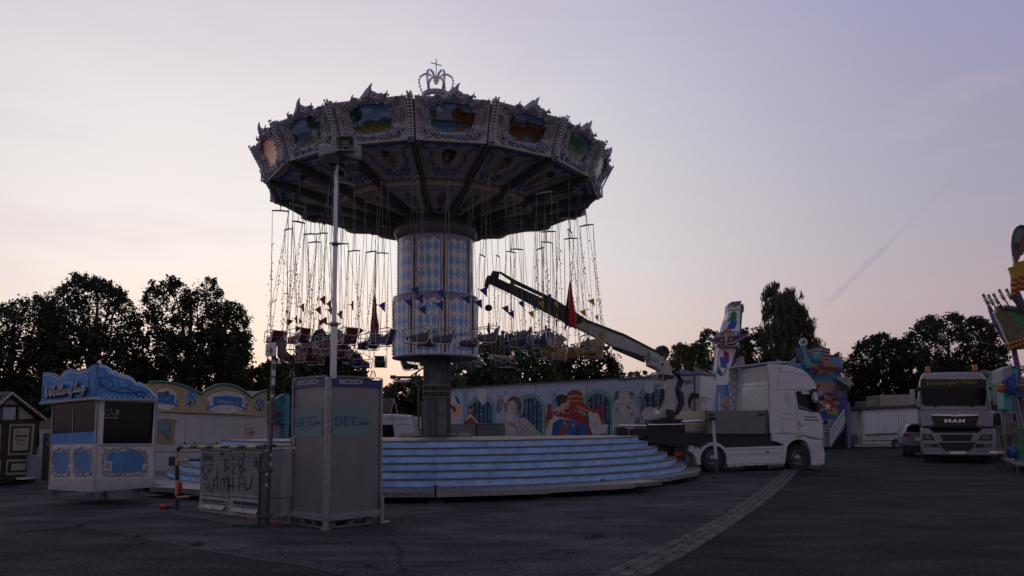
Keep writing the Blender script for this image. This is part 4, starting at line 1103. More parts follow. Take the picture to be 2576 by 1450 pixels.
def flood(u, v, w_, h_, rz, tilt, dy=-.15):
    c_ = hpt(u, v, dy); M = Matrix.Rotation(rz, 3, 'Z') @ Matrix.Rotation(tilt, 3, 'X')
    b = B(); b.box(c_, (w_, .05, h_), M=M)
    for i in range(5): b.box(c_ + M @ Vector(((i - 2) * w_ / 5.5, .05, 0)), (.012, .06, h_ * .8), M=M)
    o_ = b.make('floodlight', black, tw, bevel=.006)
    B().box(c_ + M @ Vector((0, -.027, 0)), (w_ * .86, .006, h_ * .82), M=M).make('lamp_glass', mat('lamp_glass', (.10, .10, .11), .12), o_)
    b = B(); b.bar(c_ + M @ Vector((-w_ / 2, .0, 0)), c_ + Vector((-.02, .16, .08)), .02, .012); b.bar(c_ + M @ Vector((w_ / 2, 0, 0)), c_ + Vector((.02, .16, .08)), .02, .012); b.make('lamp_yoke', steel, o_)
flood(838, 400, .29, .17, 0, R_(25)); flood(801, 418, .23, .15, R_(-50), R_(35)); flood(888, 421, .20, .13, R_(40), R_(35)); flood(854, 435, .20, .10, R_(170), R_(40), .2)
b = B(); random.seed(8)
for (a_, c_, s_) in (((846, 425), (826, 448), .0), ((826, 448), (838, 470), 0), ((858, 396), (880, 405), 0), ((800, 400), (792, 420), 0), ((838, 408), (820, 428), 0)):
    p, q = hpt(*a_, -.1), hpt(*c_, -.05); b.tube([p, (p + q) / 2 + Vector((random.uniform(-.08, .08), -.03, -.05)), q], .008, 5)
b.make('loose_cable', black, tw)
for (u, v, zz) in ((734, 948, zt), (940, 950, zt), (830, 940, zt)):
    p = PR.at(u, v) if u > 800 else PLf.at(u, v)
    B().tube([hpt(838, 425), hpt(838, 425).lerp(p, .5) + Vector((0, 0, -.02)), p], .0035, 4).make('guy_wire', chainm, tw)
b = B()
for u in (734, 938):
    p = PR.at(u, 948) if u > 800 else PLf.at(u, 948); b.tube([p + Vector((-.04, 0, 0)), p + Vector((-.02, 0, .1)), p + Vector((.02, 0, .1)), p + Vector((.05, 0, 0))], .01, 5)
b.make('lifting_ring', galv, tw)

# ================================================================== distribution cabinets
cabm = mat('cabinet_grey', (.30, .31, .31), .6, dirt=.45, var=.1, bump=.15)
cabd = mat('cabinet_rib', (.27, .28, .28), .6, dirt=.4)
CA, CBp = gnd(503.6, 1287), gnd(664, 1308)
PC = Pl(CA, CBp)
spray = {'brown': mat('brown_spray', (.055, .022, .018), .6), 'black': mat('black_spray', (.014, .014, .016), .5), 'blue': mat('violet_spray', (.05, .04, .13), .6)}
def cabinet(lab, u0, u1, vt, vmid, vb, um, graf):
    p = PC.at((u0 + u1) / 2, vb); t = thing('distribution_cabinet', (p.x, p.y, 0), lab, 'electrical cabinet', 'grey power distribution cabinets')
    a, z0, b_, z1 = PC.rect(u0, vt, u1, vmid)
    B().slab([PC.w(s_, z, 0) for s_, z in ((a, z0), (b_, z0), (b_, z1), (a, z1))], [PC.w(s_, z, -.34) for s_, z in ((a, z0), (b_, z0), (b_, z1), (a, z1))]).make('housing', cabm, t, bevel=.008)
    B().slab([PC.w(s_, z, .03) for s_, z in ((a - .01, z1), (b_ + .01, z1), (b_ + .01, z1 + .035), (a - .01, z1 + .035))], [PC.w(s_, z, -.37) for s_, z in ((a - .01, z1), (b_ + .01, z1), (b_ + .01, z1 + .035), (a - .01, z1 + .035))]).make('lid', cabm, t, bevel=.01)
    m_ = PC.sz(um, (vt + vmid) / 2)[0]
    for s0, s1 in ((a + .008, m_ - .004), (m_ + .004, b_ - .008)):
        d_ = B().slab([PC.w(s_, z, .018) for s_, z in ((s0, z0 + .01), (s1, z0 + .01), (s1, z1 - .01), (s0, z1 - .01))], [PC.w(s_, z, 0) for s_, z in ((s0, z0 + .01), (s1, z0 + .01), (s1, z1 - .01), (s0, z1 - .01))]).make('door', cabm, t, bevel=.004)
        bb_ = B(); n = 15
        for i in range(n):
            s_ = s0 + .03 + (s1 - s0 - .06) * i / (n - 1); bb_.bar(PC.w(s_, z0 + .05, .021), PC.w(s_, z1 - .05, .021), .008, .010, upv=PC.n)
        bb_.make('door_ribs', cabd, d_, kind='stuff')
    # plinth with vent
    zb = PC.rect(u0, vmid, u1, vb)[1]; zb = .0
    B().slab([PC.w(s_, z, .01) for s_, z in ((a - .01, 0), (b_ + .01, 0), (b_ + .01, z0 - .01), (a - .01, z0 - .01))], [PC.w(s_, z, -.35) for s_, z in ((a - .01, 0), (b_ + .01, 0), (b_ + .01, z0 - .01), (a - .01, z0 - .01))]).make('plinth', cabm, t, bevel=.01)
    v0, v1 = a + .10, b_ - .07
    vt_ = B().slab([PC.w(s_, z, .035) for s_, z in ((v0, .08), (v1, .08), (v1, z0 - .05), (v0, z0 - .05))], [PC.w(s_, z, .012) for s_, z in ((v0, .08), (v1, .08), (v1, z0 - .05), (v0, z0 - .05))]).make('vent_frame', cabm, t, bevel=.006)
    B().slab([PC.w(s_, z, .037) for s_, z in ((v0 + .03, .10), (v1 - .03, .10), (v1 - .05, z0 - .07), (v0 + .05, z0 - .07))], [PC.w(s_, z, .03) for s_, z in ((v0 + .03, .10), (v1 - .03, .10), (v1 - .05, z0 - .07), (v0 + .05, z0 - .07))]).make('vent_opening', black, vt_)
    B().slab([PC.w(v0 + .03, .10, .10), PC.w(v1 - .03, .10, .10), PC.w(v1 - .03, .17, .045), PC.w(v0 + .03, .17, .045)], [PC.w(v0 + .03, .10, .085), PC.w(v1 - .03, .10, .085), PC.w(v1 - .03, .165, .038), PC.w(v0 + .03, .165, .038)]).make('vent_flap', mat('pale_flap', (.42, .42, .40), .6, dirt=.4), vt_)
    for i in range(2): B().bar(PC.w(v0 + .03, .185 + .03 * i, .045), PC.w(v1 - .03, .185 + .03 * i, .045), .012, .012).make('vent_slat', cabm, vt_)
    for i, (col, w_, lines) in enumerate(graf):
        b = B()
        for ln in lines:
            P = [PC.at(*q, .031) for q in ln]
            for p_, q_ in zip(P[:-1], P[1:]):
                d_ = (q_ - p_).normalized() * w_ * .4; b.bar(p_ - d_, q_ + d_, w_, .004, upv=PC.n)
        b.make('graffiti', spray[col], t, kind='stuff')
    return t
def g2(pts): return [(377.4 + x * .3253, 880.5 + y * .3253) for x, y in pts]
w1 = cabinet('grey distribution cabinet covered in graffiti, left one of the pair, sticker on its vent flap', 505, 580.5, 1134, 1249, 1289, 541, [
    ('brown', .016, [g2([(415, 860), (415, 815), (432, 825), (420, 838), (432, 858)]), g2([(438, 858), (445, 815), (455, 858)]), g2([(462, 815), (462, 855), (470, 820), (478, 855)]), g2([(485, 825), (490, 860)]), g2([(430, 884), (492, 888)])]),
    ('blue', .018, [g2([(425, 900), (405, 905), (402, 945), (428, 948)]), g2([(425, 960), (410, 990), (428, 1005), (445, 985), (428, 962)]), g2([(402, 1040), (430, 1040), (440, 1080), (455, 1035), (470, 1080), (485, 1110)]), g2([(445, 940), (478, 920)]), g2([(470, 925), (455, 945)])]),
    ('black', .022, [g2([(490, 1085), (492, 1010), (520, 985), (522, 1085)]), g2([(492, 1050), (520, 1050)]), g2([(520, 930), (520, 985)]), g2([(545, 1085), (548, 1000), (600, 998), (600, 1085)]), g2([(572, 1000), (572, 1060)]), g2([(548, 790), (550, 815), (575, 795)]), g2([(565, 850), (605, 845)]), g2([(585, 850), (575, 900), (600, 905), (570, 940), (610, 910)])])])
B().pr(PC, 530, 1271, 543, 1279, .108, .004).make('sticker', wl, w1)
w2 = cabinet('grey distribution cabinet covered in graffiti, right one of the pair, red cable at its vent', 582.5, 665, 1133, 1253, 1303, 622, [
    ('black', .022, [g2([(640, 985), (640, 1085)]), g2([(608, 1085), (608, 990), (595, 990)]), g2([(612, 1048), (640, 1048)]), g2([(690, 1085), (690, 985), (722, 985)]), g2([(690, 1040), (720, 1040), (722, 1065)]), g2([(735, 1000), (740, 1085), (775, 1065), (788, 985)]), g2([(640, 880), (655, 910), (635, 945), (660, 960)]), g2([(680, 845), (715, 842), (718, 895), (680, 900), (680, 845)]), g2([(700, 900), (690, 930), (710, 970)]), g2([(705, 910), (745, 945)]), g2([(740, 910), (708, 945)]), g2([(708, 800), (728, 800), (732, 830)])]),
    ('brown', .016, [g2([(650, 825), (632, 838), (650, 855)]), g2([(795, 865), (850, 870), (810, 895), (822, 830), (830, 918), (800, 890)]), g2([(600, 1045), (680, 1060)])])])
t = thing('distribution_cabinet', gnd(690, 1303), 'smaller grey distribution cabinet standing behind the leaning sign post', 'electrical cabinet', 'grey power distribution cabinets')
P3 = Pl(gnd(664, 1300), gnd(707, 1302))
B().pr(P3, 664, 1132, 706, 1254, 0, .5).make('housing', cabm, t, bevel=.01); B().pr(P3, 663, 1129, 707, 1132, .02, .54).make('lid', cabm, t, bevel=.008); B().pr(P3, 664, 1256, 705, 1302, 0, .5).make('plinth', cabm, t, bevel=.01)
# ================================================================== tube barriers
yel = mat('barrier_yellow', (.42, .33, .17), .5, dirt=.3); blk = mat('barrier_black', (.02, .02, .02), .5)
def banded(t, P, r, step, start=0):
    """one painted tube in alternating bands, each band its own piece"""
    d = [0]
    for a, c_ in zip(P[:-1], P[1:]): d.append(d[-1] + (c_ - a).length)
    def at_(x):
        for i in range(len(P) - 1):
            if x <= d[i + 1] + 1e-9: return P[i].lerp(P[i + 1], (x - d[i]) / (d[i + 1] - d[i]))
        return P[-1]
    x = 0; k = start
    while x < d[-1] - 1e-3:
        e = min(x + step, d[-1]); q = [at_(x)] + [P[i] for i in range(len(P)) if x + .005 < d[i] < e - .005] + [at_(e)]
        B().tube(q, r, 10).make('rail_band', (yel, blk)[k % 2], t, smooth_=True); x = e; k += 1
gl, gr_ = gnd(443, 1284), gnd(667, 1316)
PB = Pl(gl, gr_)
t = thing('tube_barrier', gl, 'black and yellow bent tube barrier around the graffiti cabinets', 'barrier')
def bend(pl, ul, ur, vt_, vl, vr, k=11):
    return [pl.at(ul, vl), pl.at(ul + 1, (vl + vt_) / 2), pl.at(ul + 2, vt_ + k * 1.4), pl.at(ul + 5, vt_ + k * .4), pl.at(ul + k, vt_), pl.at((ul + ur) / 2, vt_), pl.at(ur - k, vt_), pl.at(ur - 5, vt_ + k * .4), pl.at(ur - 2, vt_ + k * 1.4), pl.at(ur - 1, (vr + vt_) / 2), pl.at(ur, vr)]
banded(t, bend(PB, 444, 671, 1125, 1284, 1316), .036, .30, 1)
for v in (1160, 1252):
    P = [PB.at(446, v), PB.at(503, v - 2) + Vector((0.03, .45, 0))]; banded(t, P, .028, .28, 0)
p_, q_ = PB.at(449, 1160), PB.at(449, 1284)
b = B(); b.tube([p_ + Vector((0.03, -.05, 0)), p_ + Vector((.05, -.05, -.5)), (p_ + q_) / 2 + Vector((.02, -.05, -.5)), PB.at(462, 1283, .05), PB.at(480, 1287, .1), PB.at(505, 1284, .05)], .008, 5)
o = b.make('power_cable', black); tag(o, 'black power cable hanging down the left barrier post to the cabinets', 'cable')
t = thing('power_plug', PB.at(452, 1225, .06), 'red industrial socket coupling hanging on the left barrier post', 'plug')
B().tube([PB.at(453, 1213, .06), PB.at(452, 1235, .06)], [.04, .05], 10).make('coupling', redp, t); B().tube([PB.at(451, 1235, .06), PB.at(450, 1241, .06)], .03, 10).make('collar', redp, t)
p = gnd(412, 1281); t = thing('power_plug', p, 'red industrial plug lying on the asphalt left of the barrier', 'plug')
B().tube([p + Vector((-.07, 0, .045)), p + Vector((.07, .0, .045))], [.05, .045], 10).make('plug_body', redp, t); B().tube([p + Vector((.07, 0, .045)), p + Vector((.13, 0, .04))], .028, 8).make('grip', black, t)
o = B().tube([p + Vector((.12, 0, .04)), p + Vector((.25, .03, .02)), gnd(440, 1278) + Vector((0, 0, .015)), gnd(452, 1272) + Vector((0, 0, .02))], .009, 5).make('plug_lead', black, t)
gl2, gr2 = gnd(672, 1283), gnd(742, 1281)
P2 = Pl(gnd(540, 1281), gr2)
t = thing('tube_barrier', gl2, 'second black and yellow tube barrier behind cabinets and light tower', 'barrier')
banded(t, [P2.at(546, 1140), P2.at(547, 1128), P2.at(552, 1123.5), P2.at(640, 1122.5), P2.at(760, 1121)], .036, .34, 0)
for v in (1164, 1206, 1262): banded(t, [P2.at(669, v + 1), P2.at(765, v)], .032, .30, 1)
for u in (560, 762):
    B().tube([P2.at(u, 1123), gnd(u, 1283) if u < 600 else P2.at(u, 1283)], .036, 8).make('barrier_post', blk, t)
# red cable
o = B().tube([PC.at(614, 1246, .06), PC.at(608, 1262, .09), PC.at(611, 1280, .10)] + [gnd(*q) + Vector((0, 0, .012)) for q in ((618, 1302), (634, 1309), (660, 1310), (685, 1309), (700, 1314), (682, 1319), (695, 1326), (718, 1323), (734, 1318), (738, 1310))], .008, 6).make('red_cable', mat('red_cable', (.4, .03, .02), .5), smooth_=True)
tag(o, 'red cable running from the cabinet vent across the ground to the light tower', 'cable')
# ================================================================== leaning sign post
sb_, sy_ = gnd(671, 1319), None
st_ = dep(690, 868, sb_.y + .05)
t = thing('sign_post', sb_, 'leaning stickered sign post with an arrow sign in front of the cabinets', 'sign post')
B().tube([sb_, sb_.lerp(st_, .5), st_], [.042, .042, .042], 12).make('post', mat('post_grey', (.13, .13, .14), .5, .4, dirt=.4), t, smooth_=True)
b = B(); b.box(sb_ + Vector((-.03, -.03, .62)), (.12, .12, 1.24)); b.make('post_sleeve', mat('sleeve_grey', (.10, .10, .11), .5, .4, dirt=.5), t, bevel=.01)
B().box(sb_ + Vector((-.10, -.04, .6)), (.06, .10, 1.2)).make('post_shoe', black, t, bevel=.01)
for z in (.14, .92): B().box(sb_ + Vector((-.03, -.035, z)), (.22, .20, .05)).make('clamp', steel, t, bevel=.006)
for z, s_ in ((.90, '92'), (.72, '92')):
    pp_ = Pl(sb_ + Vector((-.1, -.10, 0)), sb_ + Vector((.1, -.10, 0))); u_, v_ = [float(q[0]) for q in proj(np.array([[sb_.x - .01, sb_.y - .1, z - .08]]))]
    text('number', s_, pp_, u_, v_, u_ + 7.5, v_, 8, wl, t, off=.004, bold=.02)
random.seed(3)
for i, (t_, w_, col) in enumerate(((.90, .06, 'w'), (.84, .10, 'w'), (.79, .12, 'w'), (.75, .05, 'k'), (.71, .05, 'w'), (.665, .08, 'r'), (.60, .10, 'r'), (.55, .08, 'r'), (.38, .05, 'w'), (.33, .08, 'w'), (.42, .05, 'k'))):
    p = sb_.lerp(st_, t_); c_ = {'w': wl, 'k': black, 'r': redp}[col]
    b = B(); a0_ = random.uniform(-.5, .2); b.lathe([(.0435, -w_ / 2), (.0435, w_ / 2)], 8, c=p, a0=a0_, a1=a0_ + random.uniform(1.2, 2.2) + (1.5 if col == 'r' else 0)); b.make('sticker', c_, t)
PS = Pl((dep(666, 880, sb_.y - .12).x, sb_.y - .12), (dep(707, 880, sb_.y + .12).x, sb_.y + .10))
c_ = dep(690, 880, sb_.y)
PSs = Pl((c_.x - .175, c_.y - .04), (c_.x + .02, c_.y - .20))
sgn = B().pp(PSs, [(668, 869), (669, 866), (690, 861), (693, 863), (693, 894), (690, 896), (669, 897.5), (667, 895)], .0, .02).make('arrow_sign', mat('sign_white', (.55, .55, .56), .4), t, bevel=.004)
b = B().pp(PSs, [(670.5, 882.5), (681, 881.5), (681, 884.5), (670.5, 885)], .004, .003)
b.pp(PSs, [(677.5, 873), (681, 874), (686, 882.5), (681, 892), (677.5, 892.5), (681.5, 883)], .005, .003); b.make('arrow', black, sgn)
b = B(); b.box(c_ + Vector((.13, .0, .0)), (.14, .26, .26), rz=R_(15)); b.box(c_ + Vector((.12, .0, .14)), (.16, .24, .03), rz=R_(15)); b.make('lamp_box', steel, t, bevel=.02)

# ================================================================== ticket kiosk
h0 = .35
KB = gnd(233, 1233, h0); KAd = gnd(121, 1226, h0) - KB; KCd = gnd(388, 1221, h0) - KB
ka = KAd.normalized(); kc = Vector((-ka.y, ka.x, 0)); kc = kc if kc.dot(KCd) > 0 else -kc
PKL, PKR = Pl(KB + ka * 1.7, KB), Pl(KB, KB + kc * 1.5)
t = thing('ticket_kiosk', KB + (ka + kc) * .8, 'blue and white ticket kiosk on trestle legs with Wellenflug lettering', 'kiosk')
wk = mat('kiosk_white', (.55, .53, .53), .45, dirt=.2, var=.05); kbl = mat('kiosk_blue', (.06, .19, .42), .45, var=.15, vs=3)
silv = mat('silver_moulding', (.40, .39, .42), .4, .15, var=.1)
sA = -PKL.sz(121, 1130)[0]; lenL = PKL.sz(233, 1130)[0] - PKL.sz(121, 1130)[0]; lenR = PKR.sz(390, 1120)[0]
zt_ = PKL.at(236, 1003).z
Lk = KB + ka * lenL; Rk = KB + kc * lenR
def zb_(p, z): return Vector((p.x, p.y, z))
foot = [KB, Rk, Rk + ka * lenL, Lk]
B().slab([zb_(p, h0 + .05) for p in foot], [zb_(p, h0 - .05) for p in foot]).make('floor_frame', silv, t, bevel=.01)
B().slab([zb_(p, zt_ + .02) for p in foot], [zb_(p, zt_ - .06) for p in foot]).make('roof_slab', silv, t)
B().slab([zb_(Lk, h0 + .05), zb_(Lk + kc * lenR, h0 + .05), zb_(Lk + kc * lenR, zt_ - .06), zb_(Lk, zt_ - .06)], [zb_(p, z) for p, z in ((Lk - ka * .03, h0 + .05), (Lk + kc * lenR - ka * .03, h0 + .05), (Lk + kc * lenR - ka * .03, zt_ - .06), (Lk - ka * .03, zt_ - .06))]).make('back_wall', mat('inner_dark', (.05, .05, .055), .7), t)
B().slab([zb_(Rk, h0 + .05), zb_(Rk + ka * lenL, h0 + .05), zb_(Rk + ka * lenL, zt_ - .06), zb_(Rk, zt_ - .06)], [zb_(p, z) for p, z in ((Rk - kc * .03, h0 + .05), (Rk + ka * lenL - kc * .03, h0 + .05), (Rk + ka * lenL - kc * .03, zt_ - .06), (Rk - kc * .03, zt_ - .06))]).make('side_wall', wk, t)
def kp(x, y): return (x * .3036, 880.5 + y * .3036)     # reading scale of the left crop
# lower walls
B().pp(PKL, [kp(403, 1125), kp(412, 785), kp(790, 775), kp(770, 1150)], 0, .03).make('lower_wall', wk, t)
B().pp(PKR, [kp(772, 1150), kp(800, 785), kp(1296, 783), kp(1272, 1115)], 0, .03).make('lower_wall', wk, t)
B().pp(PKL, [kp(407, 1135), kp(409, 1068), kp(774, 1068), kp(770, 1152)], .012, .01).make('skirt', silv, t)
B().pp(PKR, [kp(774, 1152), kp(776, 1072), kp(1274, 1062), kp(1270, 1118)], .012, .01).make('skirt', silv, t)
# window walls
B().pp(PKL, [kp(425, 785), kp(440, 445), kp(600, 430), kp(598, 780)], .0, .012).make('window', glassd, t)
B().pp(PKL, [kp(604, 780), kp(608, 428), kp(798, 415), kp(782, 775)], .0, .012).make('window', glassd, t)
cv = Cv(125, 1075, 243, 1120, (70, 135, 200)); cv.speck(.1, 2)
for i in range(5):
    y = 1090 + i * 5.0; cv.line([(136, y + 2), (176, y)], 1.1, (35, 70, 120)); cv.line([(186, y - 1.5), (232 - i * 3, y - 4)], 1.1, (35, 70, 120))
pprint_('info_panel', PKL, cv, 128, 1085, 240, 1118, 110, 40, t, off=.006, pts=[kp(427, 785), kp(430, 700), kp(785, 675), kp(783, 773)])
for q in ([kp(598, 785), kp(607, 425)], [kp(785, 780), kp(800, 412)], [kp(408, 1130), kp(440, 445)], [kp(768, 1150), kp(803, 410)], [kp(788, 1150), kp(818, 410)], [kp(1275, 1120), kp(1307, 405)]):
    pl = PKR if q[0][0] > 236 else PKL
    B().tube([pl.at(*q[0], .01), pl.at(*q[1], .01)], .016 if abs(q[0][0] - 182) > 3 else .008, 6).make('corner_strip', silv, t)
# ticket window opening on the right face
B().pp(PKR, [kp(802, 785), kp(822, 410), kp(868, 412), kp(850, 785)], 0, .03).make('window_jamb', wk, t)
B().pp(PKR, [kp(1262, 782), kp(1284, 420), kp(1306, 418), kp(1286, 782)], 0, .03).make('window_jamb', wk, t)
B().pp(PKR, [kp(850, 778), kp(866, 420), kp(1284, 420), kp(1264, 775)], -.06, .01).make('window', glassd, t)
B().pp(PKR, [kp(835, 788), kp(835, 778), kp(1275, 776), kp(1275, 786)], .05, .11).make('counter_sill', silv, t)
b = B()
for (x0, y0, x1, y1) in ((862, 505, 870, 560), (870, 562, 965, 565), (965, 560, 985, 505), (870, 520, 900, 545), (900, 545, 925, 512), (925, 512, 945, 545), (945, 545, 980, 510), (880, 505, 895, 500), (915, 500, 925, 490), (955, 500, 970, 505)):
    n = max(2, int(math.hypot(x1 - x0, y1 - y0) / 9))
    for i in range(n + 1): b.ball(PKR.at(*kp(x0 + (x1 - x0) * i / n, y0 + (y1 - y0) * i / n), -.045), .009, 5, 3)
b.make('crown_lights', mat('led_white', (.8, .8, .85), .3), t, kind='stuff')
# rococo panels
def fpl(pl, x0, y0, sx, sy):        # unit box -> place on wall, crop pixels
    return lambda x, y, off: pl.at(*kp(x0 + x * sx, y0 - y * sy), off)
def rococo(pl, x0, y0, hw, hh, seed, lab='ornament'):
    random.seed(seed)
    fn = fpl(pl, x0, y0, hw, hh)
    pts = []
    for i in range(40):
        a = 2 * pi * i / 40; q = 1 + .06 * sin(6 * a) + .04 * sin(9 * a + 1)
        pts.append((.80 * q * math.copysign(abs(cos(a)) ** .6, cos(a)), .78 * q * math.copysign(abs(sin(a)) ** .7, sin(a))))
    B().slab([fn(x, y, .012) for x, y in pts], [fn(x, y, .001) for x, y in pts]).make('blue_field', kbl, t)
    b = B(); s_ = hw / 80
    for i in range(26):
        a = 2 * pi * i / 26; q = .92
        x, y = q * math.copysign(abs(cos(a)) ** .6, cos(a)), q * math.copysign(abs(sin(a)) ** .7, sin(a))
        r = random.uniform(.10, .17) * (80 / hw) ** .4; scroll(b, fn, x, y, r, random.uniform(0, 6), random.choice((-1, 1)) * .9, .010, .016, 8, 4, hw / hh)
    for k in (-1, 1):
        b.tube([fn(k * .05, -.98, .015), fn(k * .4, -.86, .022), fn(k * .75, -.95, .022), fn(k * .95, -.70, .018), fn(k * .88, -.4, .015)], [.008, .017, .017, .014, .006], 5)
        b.tube([fn(k * .9, -.1, .015), fn(k * .93, .35, .02), fn(k * .82, .8, .022), fn(k * .95, 1.05, .015)], [.006, .012, .016, .004], 5)
        b.tube([fn(k * .8, .75, .015), fn(k * .4, .88, .02), fn(k * .12, 1.0, .022), fn(0, 1.1, .02)], [.006, .015, .016, .01], 5)
    b.tube([fn(0, -.95, .015), fn(-.06, -.7, .02), fn(0, -.45, .02), fn(.06, -.7, .02), fn(0, -.95, .015)], .012, 5)
    b.make(lab, silv, t, smooth_=True)
rococo(PKL, 500, 935, 75, 118, 1); rococo(PKL, 680, 930, 80, 120, 2); rococo(PKR, 1040, 930, 195, 118, 3)
B().pp(PKR, [kp(862, 1002), kp(864, 928), kp(930, 926), kp(928, 998)], .03, .03).make('vent_grille', wk, t, bevel=.004)
b = B()
for i in range(7): b.pp(PKR, [kp(872, 943 + i * 7), kp(872, 940 + i * 7), kp(920, 939 + i * 7), kp(920, 942 + i * 7)], .034, .004)
b.make('vent_slots', steel, t, kind='stuff')
# sign boards
def blueboard(u0, v0, u1, v1, seed):
    cv = Cv(u0, v0, u1, v1, (60, 130, 195), 1.5); r = np.random.RandomState(seed)
    for i in range(260): cv.ell(u0 + r.rand() * (u1 - u0), v0 + r.rand() ** 1.3 * (v1 - v0), 4 + r.rand() * 6, 1.5 + r.rand() * 2.5, [(110, 180, 225), (45, 110, 185), (140, 200, 235), (40, 95, 170)][r.randint(4)], .25)
    return cv
navy = (25, 45, 105)
cv = blueboard(98, 910, 246, 1020, 1)
out_l = [(103, 1015.6), (108, 938), (116, 937), (124, 938), (136, 941), (147, 949), (152, 944), (160, 934), (170, 929), (175, 927), (181, 932), (189, 929), (196, 934), (202, 931), (212, 927), (218, 931), (224, 924), (232, 918), (240, 916), (236, 1003)]
cv.line([(x, y + 4) for x, y in out_l[1:-1]], 5, (125, 125, 140)); cv.line([(x + 1, y + 7) for x, y in out_l[1:-1]], 1.5, (205, 210, 215))
cv.line([kp(x, y) for x, y in ((745, 365), (735, 300), (730, 250), (765, 262), (775, 300))], 3.2, navy); cv.line([kp(x, y) for x, y in ((365, 410), (500, 400), (640, 360), (720, 340))], 4, navy); cv.line([kp(x, y) for x, y in ((352, 400), (360, 300), (380, 330))], 4, navy)
B().pp(PKL, out_l, .12, .05).make('sign_board', kbl, t)
sbl = pprint_('sign_print', PKL, cv, 0, 0, 1, 1, 200, 130, t, off=.124, pts=out_l)
out_r = [(241, 916), (250, 915.5), (264, 918.5), (276, 925), (285, 934), (290, 931), (295, 935), (300, 941), (310, 941.5), (322, 944), (334, 951), (343, 963), (352, 961), (364, 967), (378, 977), (386, 988), (396, 993), (397, 1007), (239, 1004)]
cv = blueboard(236, 908, 402, 1012, 2)
cv.line([(x, y + 3) for x, y in out_r[:-2]], 4, (200, 205, 212)); cv.line([(x, y + 7) for x, y in out_r[:-2]], 1.2, (225, 228, 232))
cv.line([kp(x, y) for x, y in ((880, 175), (960, 215), (1060, 240), (1110, 255), (1200, 290))], 1.3, (215, 220, 226))
cv.line([kp(x, y) for x, y in ((800, 290), (880, 320), (940, 310), (930, 260), (870, 228), (822, 235), (830, 280), (900, 335), (1000, 360), (1100, 358), (1170, 345), (1205, 362), (1190, 388), (1150, 385), (1100, 358))], 4.2, navy)
cv.line([kp(x, y) for x, y in ((800, 290), (880, 320), (940, 310), (930, 260), (870, 228), (822, 235))], 1.2, (110, 130, 180))
cv.line([kp(x, y) for x, y in ((1000, 320), (1060, 318), (1100, 335))], 4, (60, 55, 95)); cv.line([kp(x, y) for x, y in ((978, 270), (985, 290), (1010, 312))], 1.3, (60, 55, 95)); cv.line([kp(x, y) for x, y in ((975, 330), (1000, 320))], 1.5, (60, 55, 95))
B().pp(PKR, out_r, .12, .05).make('sign_board', kbl, t)
pprint_('sign_print', PKR, cv, 0, 0, 1, 1, 230, 130, t, off=.124, pts=out_r)
def script(tx, pl, u0, v0, u1, v1, h, m1, m2, name='lettering'):
    text(name, tx, pl, u0 + 1.2, v0 + 1.2, u1 + 1.2, v1 + 1.2, h, m2, t, off=.14, shear=.35, bold=.03, ext=.008)
    text(name, tx, pl, u0, v0, u1, v1, h, m1, t, off=.17, shear=.35, bold=.012, ext=.012)
GL = {'W': (.60, [(0, .95), (.07, .3), (.15, 0), (.3, .75), (.36, .15), (.45, 0), (.55, .5), (.62, 1.0)]), 'e': (.25, [(0, .2), (.15, .28), (.18, .42), (.1, .46), (.03, .3), (.06, .05), (.15, 0), (.25, .12)]), 'l': (.2, [(0, .12), (.14, .75), (.12, .98), (.05, .9), (.04, .2), (.1, 0), (.2, .12)]),
      'n': (.34, [(0, .12), (.05, .44), (.06, .03), (.1, .36), (.17, .45), (.2, .35), (.2, .1), (.26, 0), (.34, .12)]), 'f': (.24, [(0, .12), (.16, .8), (.15, 1.0), (.07, .9), (.04, 0), (0, -.32), (.1, -.36), (.1, -.1), (.24, .12)]), 'u': (.34, [(0, .12), (.03, .42), (.03, .1), (.09, 0), (.17, .1), (.2, .42), (.2, .1), (.26, 0), (.34, .12)]),
      'g': (.3, [(0, .12), (.2, .42), (.08, .46), (.02, .25), (.08, .03), (.18, .12), (.21, .42), (.19, -.2), (.1, -.38), (.02, -.3), (.1, -.1), (.3, .15)])}
sm, sh = mat('silver_letters', (.55, .54, .55), .35, .3, bump=.3, bs=90), mat('letter_shade', (.03, .03, .05), .6)
xx_ = 0; W_ = sum(GL[q][0] for q in 'Wellenflug')
for ch in 'Wellenflug':
    w__, pts_ = GL[ch]
    for mt_, dx, of_, r_ in ((sh, 2.0, .15, .022), (sm, 0, .19, .019)):
        P = []
        for x, y in pts_:
            f_ = (xx_ + x + y * .14) / W_; P.append(PKL.at(112 + dx + 102 * f_, 1001 + dx * .7 - 17 * f_ - y * 27, of_))
        B().tube(P, r_, 6).make('lettering', mt_, t, smooth_=True)
    xx_ += w__
b = B()
for i in range(26): b.ball(PKL.at(101 + i * 5.35, 1015.5 - i * .50, .15), .027, 6, 4)
b.make('bulb_row', bulbm, t, kind='stuff', smooth_=True)
for i in range(12): B().ball(PKR.at(247 + i * 13.2, 1001.5 + i * .05, .14), .024, 8, 5).make('bulb', bulbm, t, smooth_=True)
b = B(); b.pp(PKL, [(101, 1019), (101, 1012), (239, 999), (239, 1006)], .13, .10); b.make('bulb_rail', silv, t)
b = B(); b.pp(PKR, [(240, 1007), (240, 1003.5), (398, 1004.5), (398, 1008)], .13, .12); b.make('bulb_rail', silv, t)
b = B(); p, q = PKR.at(396, 990, .1), PKR.at(420, 989, .1); b.bar(p, q, .05, .05); b.bar(p - Vector((0, 0, .05)), q - Vector((0, 0, .05)), .03, .03); b.box(q, (.07, .07, .09)); b.make('awning_arm', steel, t)
